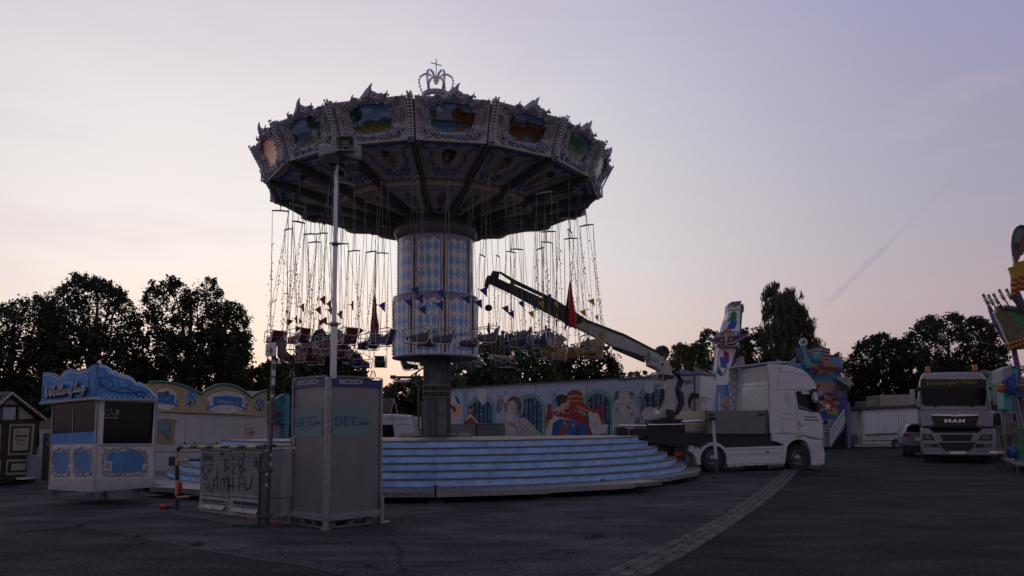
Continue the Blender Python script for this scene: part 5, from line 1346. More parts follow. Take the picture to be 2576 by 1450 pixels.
for (u, v) in ((138, 1254), (230, 1252), (263, 1263), (347, 1253)):
    p = gnd(u, v); b = B(); top = zb_(p, h0 - .02)
    b.tube([p + Vector((0, .0, .02)), top], .018, 6)
    for dx in (-.13, .13): b.tube([p + Vector((dx, -.04, .01)), top + Vector((0, 0, -.04))], .012, 5)
    b.tube([p + Vector((-.07, -.02, .14)), p + Vector((.07, -.02, .14))], .009, 4); b.make('trestle_leg', steel, t)

# ================================================================== half timbered grill hut
PH = Pl(gnd(-40, 1226), gnd(100, 1213))
wood_d = mat('dark_timber', (.035, .016, .014), .6, bump=.3, var=.3); plas = mat('cream_render', (.34, .33, .24), .75, bump=.2, dirt=.2); panelw = mat('panel_cream', (.36, .35, .25), .6)
t = thing('timber_hut', PH.at(40, 1213), 'half timbered snack hut with bulb trimmed gable at the left edge', 'hut')
B().pp(PH, [(-70, 1222), (-70, 1066), (-60, 1060), (31, 992), (108, 1052), (100, 1062), (93, 1100), (90, 1212)], 0, 2.2).make('walls', wood_d, t)
B().pp(PH, [(-60, 1068), (31, 985), (115, 1053), (112, 1060), (31, 996), (-60, 1080)], .16, 2.6).make('roof', mat('hut_roof', (.06, .05, .05), .7), t)
B().pp(PH, [(-60, 1056), (-10, 992), (26, 986), (31, 985), (-55, 1060)], -.1, .05).make('roof_covering', mat('light_roof', (.28, .26, .24), .8), t)
bh = B()
for i in range(14):
    f_ = i / 13
    B().ball(PH.at(31 + 83 * f_, 990 + 64 * f_, .20), .040, 8, 5).make('bulb', bulbm, t, smooth_=True)
for i in range(1, 10):
    f_ = i / 13; B().ball(PH.at(31 - 83 * f_, 990 + 70 * f_, .20), .040, 8, 5).make('bulb', bulbm, t, smooth_=True)
for pts in ([(8, 1017), (30, 1004), (48, 1019)], [(47, 1055), (48, 1021), (87, 1053)], [(-20, 1056), (-5, 1030), (3, 1024), (3, 1056)]): B().pp(PH, pts, .012, .01).make('infill', plas, t)
for nm, a, i1, i2, i3 in (('wall_panel', [(20, 1146), (24, 1067), (88, 1066), (81, 1144)], [(26, 1140), (30, 1072), (81, 1072), (76, 1139)], [(31, 1134), (35, 1078), (74, 1077), (70, 1133)], 1), ('wall_panel', [(14, 1196), (17, 1156), (80, 1155), (76, 1193)], [(20, 1189), (23, 1162), (73, 1161), (69, 1187)], [(27, 1184), (30, 1167), (66, 1166), (64, 1182)], 0)):
    o = B().pp(PH, a, .015, .012).make(nm, plas, t); B().pp(PH, i1, .035, .018).make('panel_frame', wood_d, o); B().pp(PH, i2, .045, .008).make('panel_field', panelw, o)
B().pp(PH, [(-40, 1148), (-40, 1070), (3, 1068), (0, 1146)], .015, .012).make('wall_panel', plas, t); B().pp(PH, [(-40, 1200), (-40, 1160), (3, 1157), (0, 1196)], .015, .012).make('wall_panel', plas, t)
w_ = B().pp(PH, [(6, 1056), (8, 1025), (40, 1025), (38, 1056)], .03, .025).make('window', mat('window_frame_white', (.42, .42, .45), .5), t)
B().pp(PH, [(9, 1053), (10, 1028), (22, 1028), (21.5, 1053)], .034, .003).make('pane', mat('curtain_pane', (.40, .42, .50), .3), w_); B().pp(PH, [(24, 1053), (24.5, 1028), (37, 1028), (36, 1053)], .034, .003).make('pane', MC['curtain_pane'], w_)
for pts in ([(-50, 1066), (-50, 1058), (96, 1058), (96, 1066)], [(-50, 1156), (-50, 1147), (92, 1146), (92, 1154)], [(42, 1056), (45, 1015), (48, 1016), (46, 1056)], [(2, 1056), (4, 1020), (7, 1020), (6, 1056)]): B().pp(PH, pts, .03, .03).make('beam', wood_d, t)
text('lettering', 'DIE', PH, 46, 1089, 54, 1088.6, 3, black, t, off=.05, bold=.02); text('lettering', 'GRILLEREI', PH, 38, 1100, 69, 1099, 5, black, t, off=.05, bold=.03, shear=.2)
b = B(); b.tube([PH.at(*q, .05) for q in ((40, 1103), (40.5, 1110), (46, 1118), (52, 1123), (59, 1117), (64, 1110), (65, 1102))], .006, 4); b.make('shield_outline', black, t); B().pp(PH, [(43.5, 1104), (47, 1106), (54, 1106.5), (61, 1104), (60, 1108), (54, 1110), (47, 1109)], .05, .004).make('sausage_logo', redp, t)
t = thing('white_box', PH.at(94, 1208), 'pale upright box standing against the right end of the timber hut', 'box')
B().pp(PH, [(81, 1206), (84, 1146), (106, 1145), (103, 1205)], .25, .5).make('box_body', mat('pale_blue_box', (.26, .28, .34), .5), t, bevel=.02); B().pp(PH, [(61, 1207), (63, 1202), (84, 1201), (84, 1205)], .3, .4).make('step_board', white, t)
PBb = Pl(gnd(104, 1209), gnd(132, 1207))
t = thing('menu_board', PBb.at(118, 1208), 'tall brown board behind the left corner of the ticket kiosk', 'board')
B().pp(PBb, [(106, 1208), (112, 1091), (140, 1090), (136, 1208)], 0, .06).make('board', mat('brown_board', (.07, .05, .035), .7, dirt=.3), t)
b = B(); b.tube([PBb.at(*q, .01) for q in ((119, 1100), (123, 1098), (124, 1104), (118, 1120), (125, 1120))], .012, 4); b.make('chalk_mark', wl, t)
t = thing('snack_stand', PBb.at(118, 1120), 'small white stand with tan top between hut and ticket kiosk', 'stand')
P_ = Pl(gnd(95, 1196), gnd(135, 1195)); B().pp(P_, [(98, 1195), (99, 1074), (130, 1074), (130, 1195)], 0, 1.0).make('stand_body', mat('stand_white', (.4, .4, .46), .5), t); B().pp(P_, [(97, 1075), (103, 1055), (130, 1052), (130, 1076)], .1, 1.2).make('stand_top', mat('tan_top', (.25, .14, .08), .7), t)

# ================================================================== cream and white stand (Schweizer's)
def q2(x, y): return (377.4 + x * .3253, 880.5 + y * .3253)
a_, c_ = dep(380, 1183, 25.0), dep(672, 1183, 29.7)
PW = Pl((a_.x, a_.y), (c_.x, c_.y))
t = thing('sweets_stand', a_, 'white closed sweets trailer with tan arched Schweizer\'s fascia', 'stand')
B().pp(PW, [q2(-40, 930), q2(-40, 480), q2(160, 490), q2(905, 515), q2(905, 920), q2(80, 940)], 0, 2.4).make('trailer_body', white, t)
b_ = B().pp(PW, [q2(270, 730), q2(272, 540), q2(880, 565), q2(872, 727)], .03, .03).make('hatch_panel', mat('hatch_white', (.60, .58, .58), .45, dirt=.25, var=.05), t, bevel=.01)
for x in (272, 348, 517, 588, 658, 805, 866): B().pp(PW, [q2(x - 4, 730), q2(x - 4, 712), q2(x + 4, 712), q2(x + 4, 730)], .05, .03).make('latch', steel, t)
B().pp(PW, [q2(-40, 790), q2(-40, 780), q2(905, 790), q2(905, 800)], .01, .01).make('trim_line', alu, t)
B().pp(PW, [q2(148, 895), q2(148, 825), q2(196, 826), q2(196, 897)], .02, .03).make('side_vent', steel, t)
B().pp(PW, [q2(40, 985), q2(40, 930), q2(700, 925), q2(700, 975)], -.15, 2.0).make('chassis', black, t)
arch = lambda x0, x1, y0, y1, ym: [q2(x0 + (x1 - x0) * i / 14, (y0 + (y1 - y0) * i / 14) - ym * (1 - (2 * i / 14 - 1) ** 2)) for i in range(15)]
top = arch(-150, 395, 300, 350, 68) + arch(395, 785, 350, 375, 88)[1:] + [q2(x, y) for x, y in ((820, 348), (860, 330), (905, 322))]
outl = top + [q2(905, 515), q2(600, 500), q2(240, 485), q2(-150, 475)]
B().pp(PW, outl, .12, .10).make('fascia_board', mat('tan_fascia', (.38, .29, .17), .6), t)
cv = Cv(330, 950, 680, 1052, (200, 172, 128), 2); cv.speck(.06, 3)
def cart(cx_, cy_, rx, ry):
    for k in range(14):
        a = 2 * pi * k / 14; cv.ell(*q2(cx_ + cos(a) * rx, cy_ + sin(a) * ry), rx * .22 * .3253, ry * .25 * .3253, (120, 120, 120)); cv.ell(*q2(cx_ + cos(a) * rx, cy_ + sin(a) * ry), rx * .17 * .3253, ry * .2 * .3253, (225, 222, 214))
    cv.ell(*q2(cx_, cy_), rx * .3253, ry * .3253, (95, 160, 215))
cart(320, 385, 48, 66); cart(848, 425, 38, 58)
r = np.random.RandomState(2)
for cx_, cy_ in ((320, 395), (848, 435)):
    for i in range(60): cv.ell(*q2(cx_ + r.randn() * 18, cy_ + 10 + r.randn() * 24), 2, 4, [(95, 100, 60), (140, 120, 70), (70, 90, 70), (200, 205, 200)][r.randint(4)], .7)
for cx_, yy, w_ in ((590, 405, 170), (120, 380, 100)):
    cv.ell(*q2(cx_, yy), w_ * .3253, 92 * .3253, (120, 118, 115)); cv.ell(*q2(cx_, yy), (w_ - 5) * .3253, 87 * .3253, (228, 224, 218))
    for s_ in (-1, 1):
        for k in range(12): cv.ell(*q2(cx_ + s_ * (w_ * .86 + r.randn() * 8), yy + 20 + r.randn() * 24), 3, 2, [(90, 130, 120), (120, 150, 170)][k % 2], .8)
    cv.line([q2(cx_ + x * w_, yy + 12 + 90 * x * x * .6) for x in np.linspace(-.9, .9, 15)], 5, (60, 120, 200)); 
cv.poly([q2(485, 365), q2(600, 355), q2(715, 372), q2(712, 440), q2(600, 425), q2(490, 432)], (60, 125, 205)); cv.poly([q2(62, 345), q2(190, 345), q2(190, 430), q2(40, 410)], (60, 125, 205))
for x in (515, 595, 680): cv.line([q2(x - 14, 455), q2(x, 465), q2(x + 12, 450)], 1.4, (95, 120, 85))
cv.line([q2(400, 430), q2(420, 470), q2(470, 490), q2(520, 478), q2(660, 480), q2(720, 492), q2(770, 500), q2(775, 440)], 1.5, (225, 222, 212)); 
pprint_('fascia_print', PW, cv, 0, 0, 1, 1, 420, 130, t, off=.124, pts=outl)
text('lettering', 'Schweizer\'s', PW, *q2(515, 408), *q2(682, 424), 10, mat('cream_letters', (.6, .58, .5), .5), t, off=.135, shear=.35, bold=.01)
text('lettering', 'ei', PW, *q2(118, 388), *q2(150, 392), 9, MC['cream_letters'], t, off=.135, shear=.35)
b = B(); P = [PW.at(*q, .13) for q in top[4:]]
bb_ = B(); bb_.tube([p + Vector((0, 0, .03)) for p in P], .05, 6); bb_.make('green_edge', mat('green_edge', (.05, .22, .17), .4), t)
for a, c_ in zip(P[:-1], P[1:]):
    n = max(1, int((c_ - a).length / .11))
    for i in range(n): b.ball(a.lerp(c_, i / n) + Vector((0, -.05, .05)), .028, 5, 3)
b.make('edge_bulbs', bulbm, t, kind='stuff')
B().pp(PW, [q2(60, 720), q2(60, 535), q2(120, 530), q2(200, 540), q2(186, 722), q2(150, 725)][0:6], .06, .05).make('price_shield', MC['tan_fascia'], t)
B().pp(PW, [q2(64, 640), q2(66, 545), q2(125, 535), q2(158, 560), q2(150, 690)], .075, .01).make('shield_field', mat('grey_field', (.22, .27, .29), .5), t)
b = B()
for i in range(16): b.ball(PW.at(*q2(66 + i * 5.4, 600 + i * 5.8), .09), .022, 5, 3)
for i in range(14): b.ball(PW.at(*q2(156, 560 + i * 9), .09), .022, 5, 3)
b.make('shield_bulbs', mat('green_bulb', (.1, .3, .25), .3), t, kind='stuff')
B().pp(PW, [q2(152, 540), q2(152, 500), q2(238, 502), q2(238, 545)], .05, .04).make('side_ledge', white, t)
B().pp(PW, [q2(730, 372), q2(730, 318), q2(870, 320), q2(880, 340)], -.5, .6).make('roof_vent', white, t)
o = B(); Q_ = [PW.at(*q2(x, y), .034) for x, y in ((738, 680), (738, 573), (802, 574), (802, 680))]; o.tube(Q_ + Q_[:1], .006, 4); o.make('logo_frame', ink, t)
o = B(); o.tube([PW.at(*q2(x, y), .036) for x, y in ((790, 612), (770, 602), (745, 610), (738, 635), (752, 652), (772, 655), (768, 680), (748, 692))], .02, 5); o.make('logo_stroke', mat('gold_ink', (.42, .30, .06), .5), t)
o = B(); o.tube([PW.at(*q2(x, y), .036) for x, y in ((775, 625), (790, 615), (803, 625), (800, 645), (780, 665))], .012, 5); o.make('logo_stroke', redp, t)
o = B(); o.tube([PW.at(*q2(x, y), .038) for x, y in ((765, 640), (775, 630), (770, 648), (785, 632), (782, 650), (797, 636), (794, 650), (816, 630))], .010, 5); o.make('logo_stroke', mat('blue_ink', (.05, .07, .3), .5), t)
text('lettering', 'SCHWEIZERS', PW, *q2(736, 718), *q2(802, 718), 4.5, ink, t, off=.036)
# green painted booth behind
PG = Pl((dep(672, 1100, 35).x, 35), (dep(730, 1100, 36).x, 36))
t = thing('game_booth', PG.at(700, 1110), 'green painted booth with sloping roof behind the sign post', 'booth')
cv = Cv(668, 985, 735, 1072, (25, 95, 90), 2); r = np.random.RandomState(9)
for i in range(160): cv.ell(668 + r.rand() * 67, 985 + r.rand() * 90, 3 + r.rand() * 4, 2 + r.rand() * 3, [(30, 120, 110), (20, 70, 120), (20, 90, 70), (40, 140, 150)][r.randint(4)], .4)
for i in range(14): cv.poly(star(672 + r.rand() * 55, 1000 + r.rand() * 50, 3), (50, 110, 160))
cv.poly([(717, 991), (729, 992), (729, 1070), (718, 1070)], (70, 150, 170), .7)
ol = [(672, 1063), (672, 1017), (717, 991), (728.7, 992.7), (729, 1069)]
B().pp(PG, ol, 0, .3).make('gable_board', mat('green_board', (.03, .12, .11), .5), t); pprint_('gable_print', PG, cv, 0, 0, 1, 1, 60, 70, t, off=.006, pts=ol)
text('lettering', 'S', PG, 697, 1050, 708, 1050, 14, mat('dark_red_ink', (.12, .02, .02), .5), t, off=.02, bold=.05)
B().pp(PG, [(672, 1125), (672, 1064), (717, 1069), (717, 1125)], -.2, 2).make('booth_body', mat('booth_grey', (.33, .32, .36), .6), t); B().pp(PG, [(717, 1125), (717, 1069), (727, 1069), (727, 1125)], .05, .3).make('post_wrap', mat('post_teal', (.10, .25, .34), .5, var=.5, vs=14), t)

# ================================================================== white van, huts, tent and lamp behind the podium
YV = 36.0
def r4(x, y): return ((1450 + x * .22762) / 1.59, (1450 + y * .22762) / 1.59)
PV = Pl((dep(930, 1100, YV).x, YV), (dep(1010, 1100, YV).x, YV))
t = thing('white_van', PV.at(980, 1110), 'white high roof panel van parked behind the podium', 'van')
ol = [(905, 1150), (905, 1040), r4(215, 912), r4(480, 908), r4(700, 918), r4(775, 925), r4(815, 945), r4(840, 990), r4(870, 1060), r4(885, 1130), r4(905, 1230), (1042, 1120), (1042, 1150)]
B().pp(PV, ol, 0, 2.0).make('body', mat('van_white', (.58, .59, .63), .25, coat=.5, var=.03), t, bevel=.09)
B().pp(PV, [r4(248, 1100), r4(535, 1093), r4(570, 1380), r4(290, 1382)], .012, .02).make('side_window', glassd, t, bevel=.01)
for a, c_ in ((r4(220, 990), r4(835, 990)), (r4(520, 912), r4(545, 1090)), (r4(545, 1093), r4(840, 1095))): B().tube([PV.at(*a, .004), PV.at(*c_, .004)], .012, 4).make('body_seam', mat('seam_grey', (.2, .2, .22), .5), t)
B().pp(PV, [(902, 1150), (902, 1122), (1040, 1122), (1040, 1150)], .03, .06).make('sill', black, t)
for u in (925, 1020): B().lathe([(0, 0), (.34, 0), (.36, .05), (.36, .2), (0, .2)], 24, c=PV.at(u, 1133), axis=Matrix.Rotation(pi / 2, 3, 'X')).make('wheel', rubber, t)
# small chalets with bulb trimmed gables
YC = 46
PCh = Pl((dep(950, 1100, YC).x, YC), (dep(1045, 1100, YC + 1).x, YC + 1))
t = thing('market_chalet', PCh.at(980, 1070), 'small wooden chalet with bulb trimmed gable behind the white van', 'chalet')
B().pp(PCh, [(940, 1090), (940, 1030), (957, 1008), (978, 1040), (1046, 1040), (1046, 1090)], 0, 3).make('walls', mat('chalet_wood', (.03, .022, .018), .7), t)
B().pp(PCh, [r4(290, 770), r4(322, 628), r4(548, 628), r4(492, 898), r4(300, 865)], .3, .08).make('roof_plane', mat('chalet_roof', (.16, .13, .13), .7), t)
b = B()
for x0, y0, x1, y1 in ((235, 565, 300, 860), (550, 645, 497, 890), (552, 645, 615, 900)):
    for i in range(17): b.ball(PCh.at(*r4(x0 + (x1 - x0) * i / 16, y0 + (y1 - y0) * i / 16), .42), .035, 5, 3)
b.make('gable_bulbs', bulbm, t, kind='stuff')
t = thing('white_tent', PCh.at(1045, 1100), 'white slatted tent roof between the van and the carousel mast', 'tent')
PT = Pl((dep(1030, 1100, 42).x, 42), (dep(1080, 1100, 43).x, 43))
tm = mat('tent_white', (.72, .68, .64), .7)
for i in range(7):
    y0, y1 = 972 + i * 46, 972 + i * 46 + 42
    B().pp(PT, [r4(845 + i * 14, y0 + 40), r4(845 + i * 9, y0 + 4), r4(1075, y0 - 14 - i * 8), r4(1075, y0 + 26 - i * 8)], .02 * i, .03).make('roof_slat', tm, t)
B().pp(PT, [r4(900, 1260), r4(880, 980), r4(1075, 955), r4(1075, 1260)], -.1, 1.5).make('tent_body', mat('tent_grey', (.5, .47, .45), .7), t)
B().pp(PT, [r4(950, 1200), r4(952, 1150), r4(990, 1140), r4(1065, 1140), r4(1065, 1200)], .5, .5).make('tank', mat('tank_white', (.5, .5, .55), .4), t, bevel=.08)
YL = 40
t = thing('street_lamp', dep(1046, 1110, YL), 'thin street lamp with pale flat head left of the carousel mast', 'street lamp')
b = B(); b.tube([dep(1062 - 9, 1120, YL), dep(1053, 1030, YL), dep(1052, 975, YL), dep(1045, 965, YL), dep(1030, 961, YL)], .06, 6); b.make('lamp_pole', steel, t)
b = B(); p = dep(1015, 960, YL); b.ball(p, .28, 10, 6, (1.2, .6, .35)); b.make('lamp_head', mat('lamp_head_pale', (.5, .5, .52), .4), t, smooth_=True)
t = thing('flag_mast', dep(1063, 1110, YL), 'dark bare pole beside the street lamp behind the van', 'pole')
B().tube([dep(1064, 1120, YL), dep(1061, 1010, YL)], .07, 6).make('pole', steel, t)

# ================================================================== mural trailer
ma, mb = dep(1120, 1100, 43.5), dep(1763, 1100, 31.8)
PM = Pl((ma.x, ma.y), (mb.x, mb.y))
t = thing('mural_trailer', PM.at(1440, 1100), 'long trailer painted with portraits, a horse and arched windows behind the podium', 'trailer')
ol = [(1118, 1125), (1119, 979), (1321, 966.5), (1500, 956.5), (1657, 947), (1763, 942.5), (1763, 1125)]
B().pp(PM, ol, 0, 1.1).make('trailer_body', white, t)
cv = Cv(1112, 930, 1772, 1130, (196, 202, 214), 2)
def q5(x, y): return ((2100 + x * .4139) / 1.59, (1450 + y * .4139) / 1.59)
def q4(x, y): return ((1500 + x * .4828) / 1.59, (1350 + y * .4828) / 1.59)
r = np.random.RandomState(4)
cv.poly([(1112, 975), (1321, 960), (1772, 935), (1772, 1130), (1112, 1130)], (180, 192, 210))
for i in range(60): cv.ell(1112 + r.rand() * 660, 1000 + r.rand() * 100, 10 + r.rand() * 12, 6 + r.rand() * 10, [(120, 190, 205), (205, 210, 225), (150, 175, 205), (90, 160, 175)][r.randint(4)], .28)
# arched windows
def archw(cx_, vy, w_, vb, s_=1):
    rads = [(1.42, (150, 165, 200)), (1.32, (60, 150, 120)), (1.22, (170, 200, 205)), (1.14, (40, 120, 95)), (1.05, (120, 205, 170)), (1.0, (18, 28, 50))]
    for k, c_ in rads:
        cv.ring(cx_, vy, 0, w_ * k, c_, top=True); cv.rect(cx_ - w_ * k, vy, cx_ + w_ * k, vb, c_)
    for i in range(5):
        x = cx_ - w_ * .8 + i * w_ * .4
        for j in range(int((vb - vy + w_ * .8) / 5)):
            y = vy - w_ * .75 + j * 5
            if math.hypot(x - cx_, min(0, y - vy)) < w_ * .9: cv.ell(x, y, w_ * .13, 2, [(80, 150, 190), (60, 110, 170), (120, 180, 205)][r.randint(3)], .75)
    for i in range(4): cv.line([(cx_ - w_ * .6 + i * w_ * .4, vy - w_ * .7), (cx_ - w_ * .6 + i * w_ * .4, vb)], 1.6, (16, 18, 30))
    cv.line([(cx_ - w_, vy + w_ * .5), (cx_ + w_, vy + w_ * .5)], 1.8, (16, 18, 30))
    cv.line([(cx_ - w_, vy - 1), (cx_ + w_, vy - 1)], 1, (16, 18, 30))
archw(1211, 1031, 26, 1110); archw(1335, 1029, 27, 1125); archw(1505, 1022, 30, 1125); archw(1650, 1018, 36, 1125)
for u in (1165, 1172, 1268, 1388, 1394, 1560, 1568, 1608, 1700): cv.rect(u, 985, u + 2.4, 1125, (130, 165, 195)); cv.rect(u + 3, 985, u + 4, 1125, (60, 100, 130))
# top frieze and garland
for i in range(75):
    u = 1125 + i * 5; cv.line([(u, 981 - i * .33), (u + 3, 990 - i * .33), (u + 5, 981 - i * .33)], 1.1, (110, 110, 105), .7)
for u in range(1270, 1560, 14): cv.ell(u, 968 - (u - 1270) * .062, 8, 2.3, (60, 110, 140)); cv.ell(u, 969 - (u - 1270) * .062, 6, 1.2, (205, 215, 225))
for u in range(1560, 1660, 12): cv.ell(u, 957 - (u - 1560) * .06, 6, 3, (90, 160, 175)); cv.ell(u, 958 - (u - 1560) * .06, 4, 1.5, (50, 90, 110))
for a in ((1190, 985, 1255), (1240, 980, 1310)): pass
cv.poly([q4(830, 430), q4(925, 425), q4(930, 530), q4(890, 565), q4(850, 510)], (205, 205, 208)); cv.line([q4(830, 430), q4(850, 510), q4(890, 565), q4(930, 530), q4(925, 430)], 1.2, (120, 122, 130))
cv.poly([q5(1140, 200), q5(1180, 170), q5(1240, 185), q5(1250, 280), q5(1215, 310), q5(1150, 275)], (205, 205, 208)); cv.line([q5(1140, 200), q5(1150, 275), q5(1215, 310), q5(1250, 280), q5(1240, 185)], 1.2, (120, 122, 130)); cv.line([q5(1140, 205), q5(1190, 180), q5(1300, 165)], 2, (190, 195, 200))
# lady with a bonnet
cv.ell(*q4(610, 620), 31, 33, (210, 205, 205)); cv.ell(*q4(625, 600), 27, 22, (225, 180, 135)); cv.ell(*q4(600, 530), 20, 14, (215, 205, 205)); cv.poly([q4(655, 480), q4(690, 500), q4(710, 560), q4(680, 540)], (25, 80, 105))
cv.ell(*q4(630, 600), 12, 11, (55, 35, 28)); cv.ell(*q4(622, 640), 10.5, 17, (222, 186, 165)); cv.ell(*q4(640, 632), 1.8, .9, (40, 30, 30)); cv.line([q4(625, 622), q4(645, 620)], .9, (70, 45, 35)); cv.ell(*q4(625, 682), 2.6, 1, (170, 60, 60)); cv.line([q4(618, 640), q4(612, 662), q4(620, 664)], .8, (180, 130, 110))
# seated figure in red cloak
cv.poly([q4(735, 700), q4(775, 625), q4(820, 622), q4(860, 690), q4(858, 718), q4(735, 718)], (120, 40, 45)); cv.poly([q4(775, 640), q4(800, 632), q4(815, 660), q4(855, 700), q4(850, 718), q4(800, 660), q4(740, 700)], (210, 200, 195)); cv.ell(*q4(795, 592), 4.6, 7, (190, 150, 130)); cv.ell(*q4(793, 580), 5, 4, (50, 40, 35)); cv.rect(*q4(770, 690), *q4(820, 712), (140, 60, 50))
# cavalier figure in sandstone tones
cv.ell(*q4(1150, 560), 25, 25, (120, 112, 108)); cv.ell(*q4(1140, 520), 26, 12, (205, 196, 190), 1, .15); cv.ell(*q4(1160, 550), 20, 20, (88, 80, 78)); cv.ell(*q4(1135, 590), 12.5, 20, (200, 188, 180)); cv.ell(*q4(1035, 560), 9, 20, (125, 118, 115), .9, .2)
for i in range(24): cv.ell(*q4(1030 + r.randn() * 14, 560 + r.randn() * 45), 3, 2, [(90, 85, 84), (175, 168, 165)][i % 2], .7)
cv.line([q4(1095, 470), q4(1150, 478), q4(1205, 500), q4(1230, 570), q4(1210, 640)], 3, (190, 182, 178)); cv.line([q4(1125, 592), q4(1142, 586), q4(1158, 584), q4(1175, 590)], 2.2, (110, 95, 88)); cv.poly([q4(1145, 605), q4(1165, 605), q4(1158, 640)], (120, 106, 98)); cv.line([q4(1118, 560), q4(1135, 556)], 1.2, (90, 80, 75)); cv.line([q4(1155, 553), q4(1172, 556)], 1.2, (90, 80, 75)); cv.line([q4(1150, 560), q4(1160, 578)], 1, (150, 135, 128))
cv.poly([q4(1010, 700), q4(1090, 630), q4(1140, 660), q4(1240, 665), q4(1300, 720), q4(1390, 820), q4(1400, 860), q4(1000, 860)], (188, 178, 174))
for i in range(70): 
    x, y = 1040 + r.rand() * 310, 690 + r.rand() * 140
    if y > 680 + abs(x - 1150) * .5: cv.line([q4(x, y), q4(x + r.randn() * 18, y + 30 * r.rand())], 1.2, [(110, 102, 100), (222, 214, 210), (140, 130, 128)][r.randint(3)], .8)
cv.poly([q4(1095, 640), q4(1140, 665), q4(1150, 700), q4(1090, 690)], (220, 214, 208)); cv.ell(*q4(1130, 760), 10, 5, (210, 198, 190)); cv.line([q4(1100, 700), q4(1160, 740), q4(1200, 830)], 2, (95, 88, 86)); cv.line([q4(1190, 670), q4(1230, 830)], 1.8, (110, 100, 98))
# crowned canopy and officer in blue
cv.ell(*q5(480, 330), 20, 17, (150, 35, 35)); cv.poly([q5(415, 340), q5(560, 335), q5(585, 440), q5(500, 470), q5(420, 420)], (160, 45, 40))
for i in range(11): cv.ell(*q5(420 + i * 14, 328 + 6 * sin(i)), 1.6, 2.6, (215, 175, 90)); cv.ell(*q5(422 + i * 14, 372), 1.6, 1.8, (205, 160, 80))
cv.poly([q5(430, 400), q5(540, 370), q5(620, 440), q5(720, 460), q5(715, 500), q5(600, 500), q5(520, 450), q5(470, 470), q5(380, 520), q5(250, 490), q5(245, 455), q5(330, 470)], (165, 40, 38))
for i in range(22):
    x = 500 + i * 10; cv.ell(*q5(x, 425 + (i * 4.2 if i < 16 else 70)), 2, 1.6, (220, 180, 95))
for i in range(9): cv.ell(*q5(255 + i * 12, 462 + i * 2), 1.8, 1.6, (220, 180, 95))
for x0 in (235, 730): cv.ell(*q5(x0, 425), 7, 7, (150, 30, 32)); cv.poly([q5(x0 - 22, 450), q5(x0 + 20, 450), q5(x0 + 40, 560), q5(x0 - 40, 570)], (150, 32, 34)); cv.poly([q5(x0 - 40, 560), q5(x0 + 40, 550), q5(x0 + 55, 620), q5(x0 - 55, 640)], (150, 115, 70))
cv.poly([q5(610, 480), q5(710, 500), q5(740, 600), q5(800, 600), q5(790, 690), q5(640, 700)], (215, 212, 208)); 
for i in range(40): cv.ell(*q5(620 + r.rand() * 170, 500 + r.rand() * 190), .8, 1.6, (40, 40, 45), .8)
cv.poly([q5(190, 712), q5(240, 560), q5(330, 480), q5(430, 500), q5(600, 560), q5(680, 712)], (214, 208, 204)); cv.poly([q5(290, 520), q5(340, 480), q5(440, 475), q5(520, 470), q5(590, 530), q5(660, 712), q5(620, 712), q5(560, 600), q5(460, 560), q5(390, 540)], (158, 34, 38))
for i in range(34): cv.ell(*q5(230 + r.rand() * 380, 540 + r.rand() * 150), .8, 1.8, (35, 35, 40), .85)
cv.poly([q5(258, 712), q5(268, 590), q5(330, 545), q5(440, 560), q5(600, 600), q5(620, 712)], (50, 92, 160)); cv.poly([q5(310, 712), q5(350, 640), q5(390, 560), q5(425, 570), q5(400, 640), q5(360, 712)], (160, 60, 50)); cv.poly([q5(258, 712), q5(268, 590), q5(310, 565), q5(320, 640), q5(300, 712)], (40, 74, 140)); cv.poly([q5(480, 712), q5(500, 620), q5(520, 620), q5(530, 712)], (30, 55, 110))
for y in (615, 650, 690): cv.ell(*q5(400, y), 1.8, 1.8, (210, 180, 100))
cv.poly(star(*q5(382, 590), 5), (215, 190, 130)); cv.poly(star(*q5(465, 605), 5), (215, 200, 150))
cv.poly([q5(350, 430), q5(415, 430), q5(420, 500), q5(360, 490)], (205, 165, 145)); cv.ell(*q5(378, 400), 12.5, 20, (214, 176, 152)); cv.ell(*q5(352, 355), 15, 12, (38, 26, 24)); cv.ell(*q5(326, 385), 6, 12, (38, 26, 24)); cv.poly([q5(340, 345), q5(400, 320), q5(425, 345), q5(400, 365), q5(345, 368)], (38, 26, 24)); cv.line([q5(385, 436), q5(405, 430), q5(425, 438)], 2.2, (38, 28, 26)); cv.poly([q5(375, 450), q5(420, 452), q5(412, 492), q5(385, 485)], (38, 28, 26)); cv.ell(*q5(383, 392), 1.5, .9, (30, 30, 40)); cv.ell(*q5(410, 390), 1.3, .9, (30, 30, 40)); cv.line([q5(372, 382), q5(392, 378)], .9, (38, 28, 26)); cv.line([q5(403, 378), q5(418, 380)], .9, (38, 28, 26)); cv.line([q5(398, 392), q5(404, 418)], .8, (170, 125, 105))
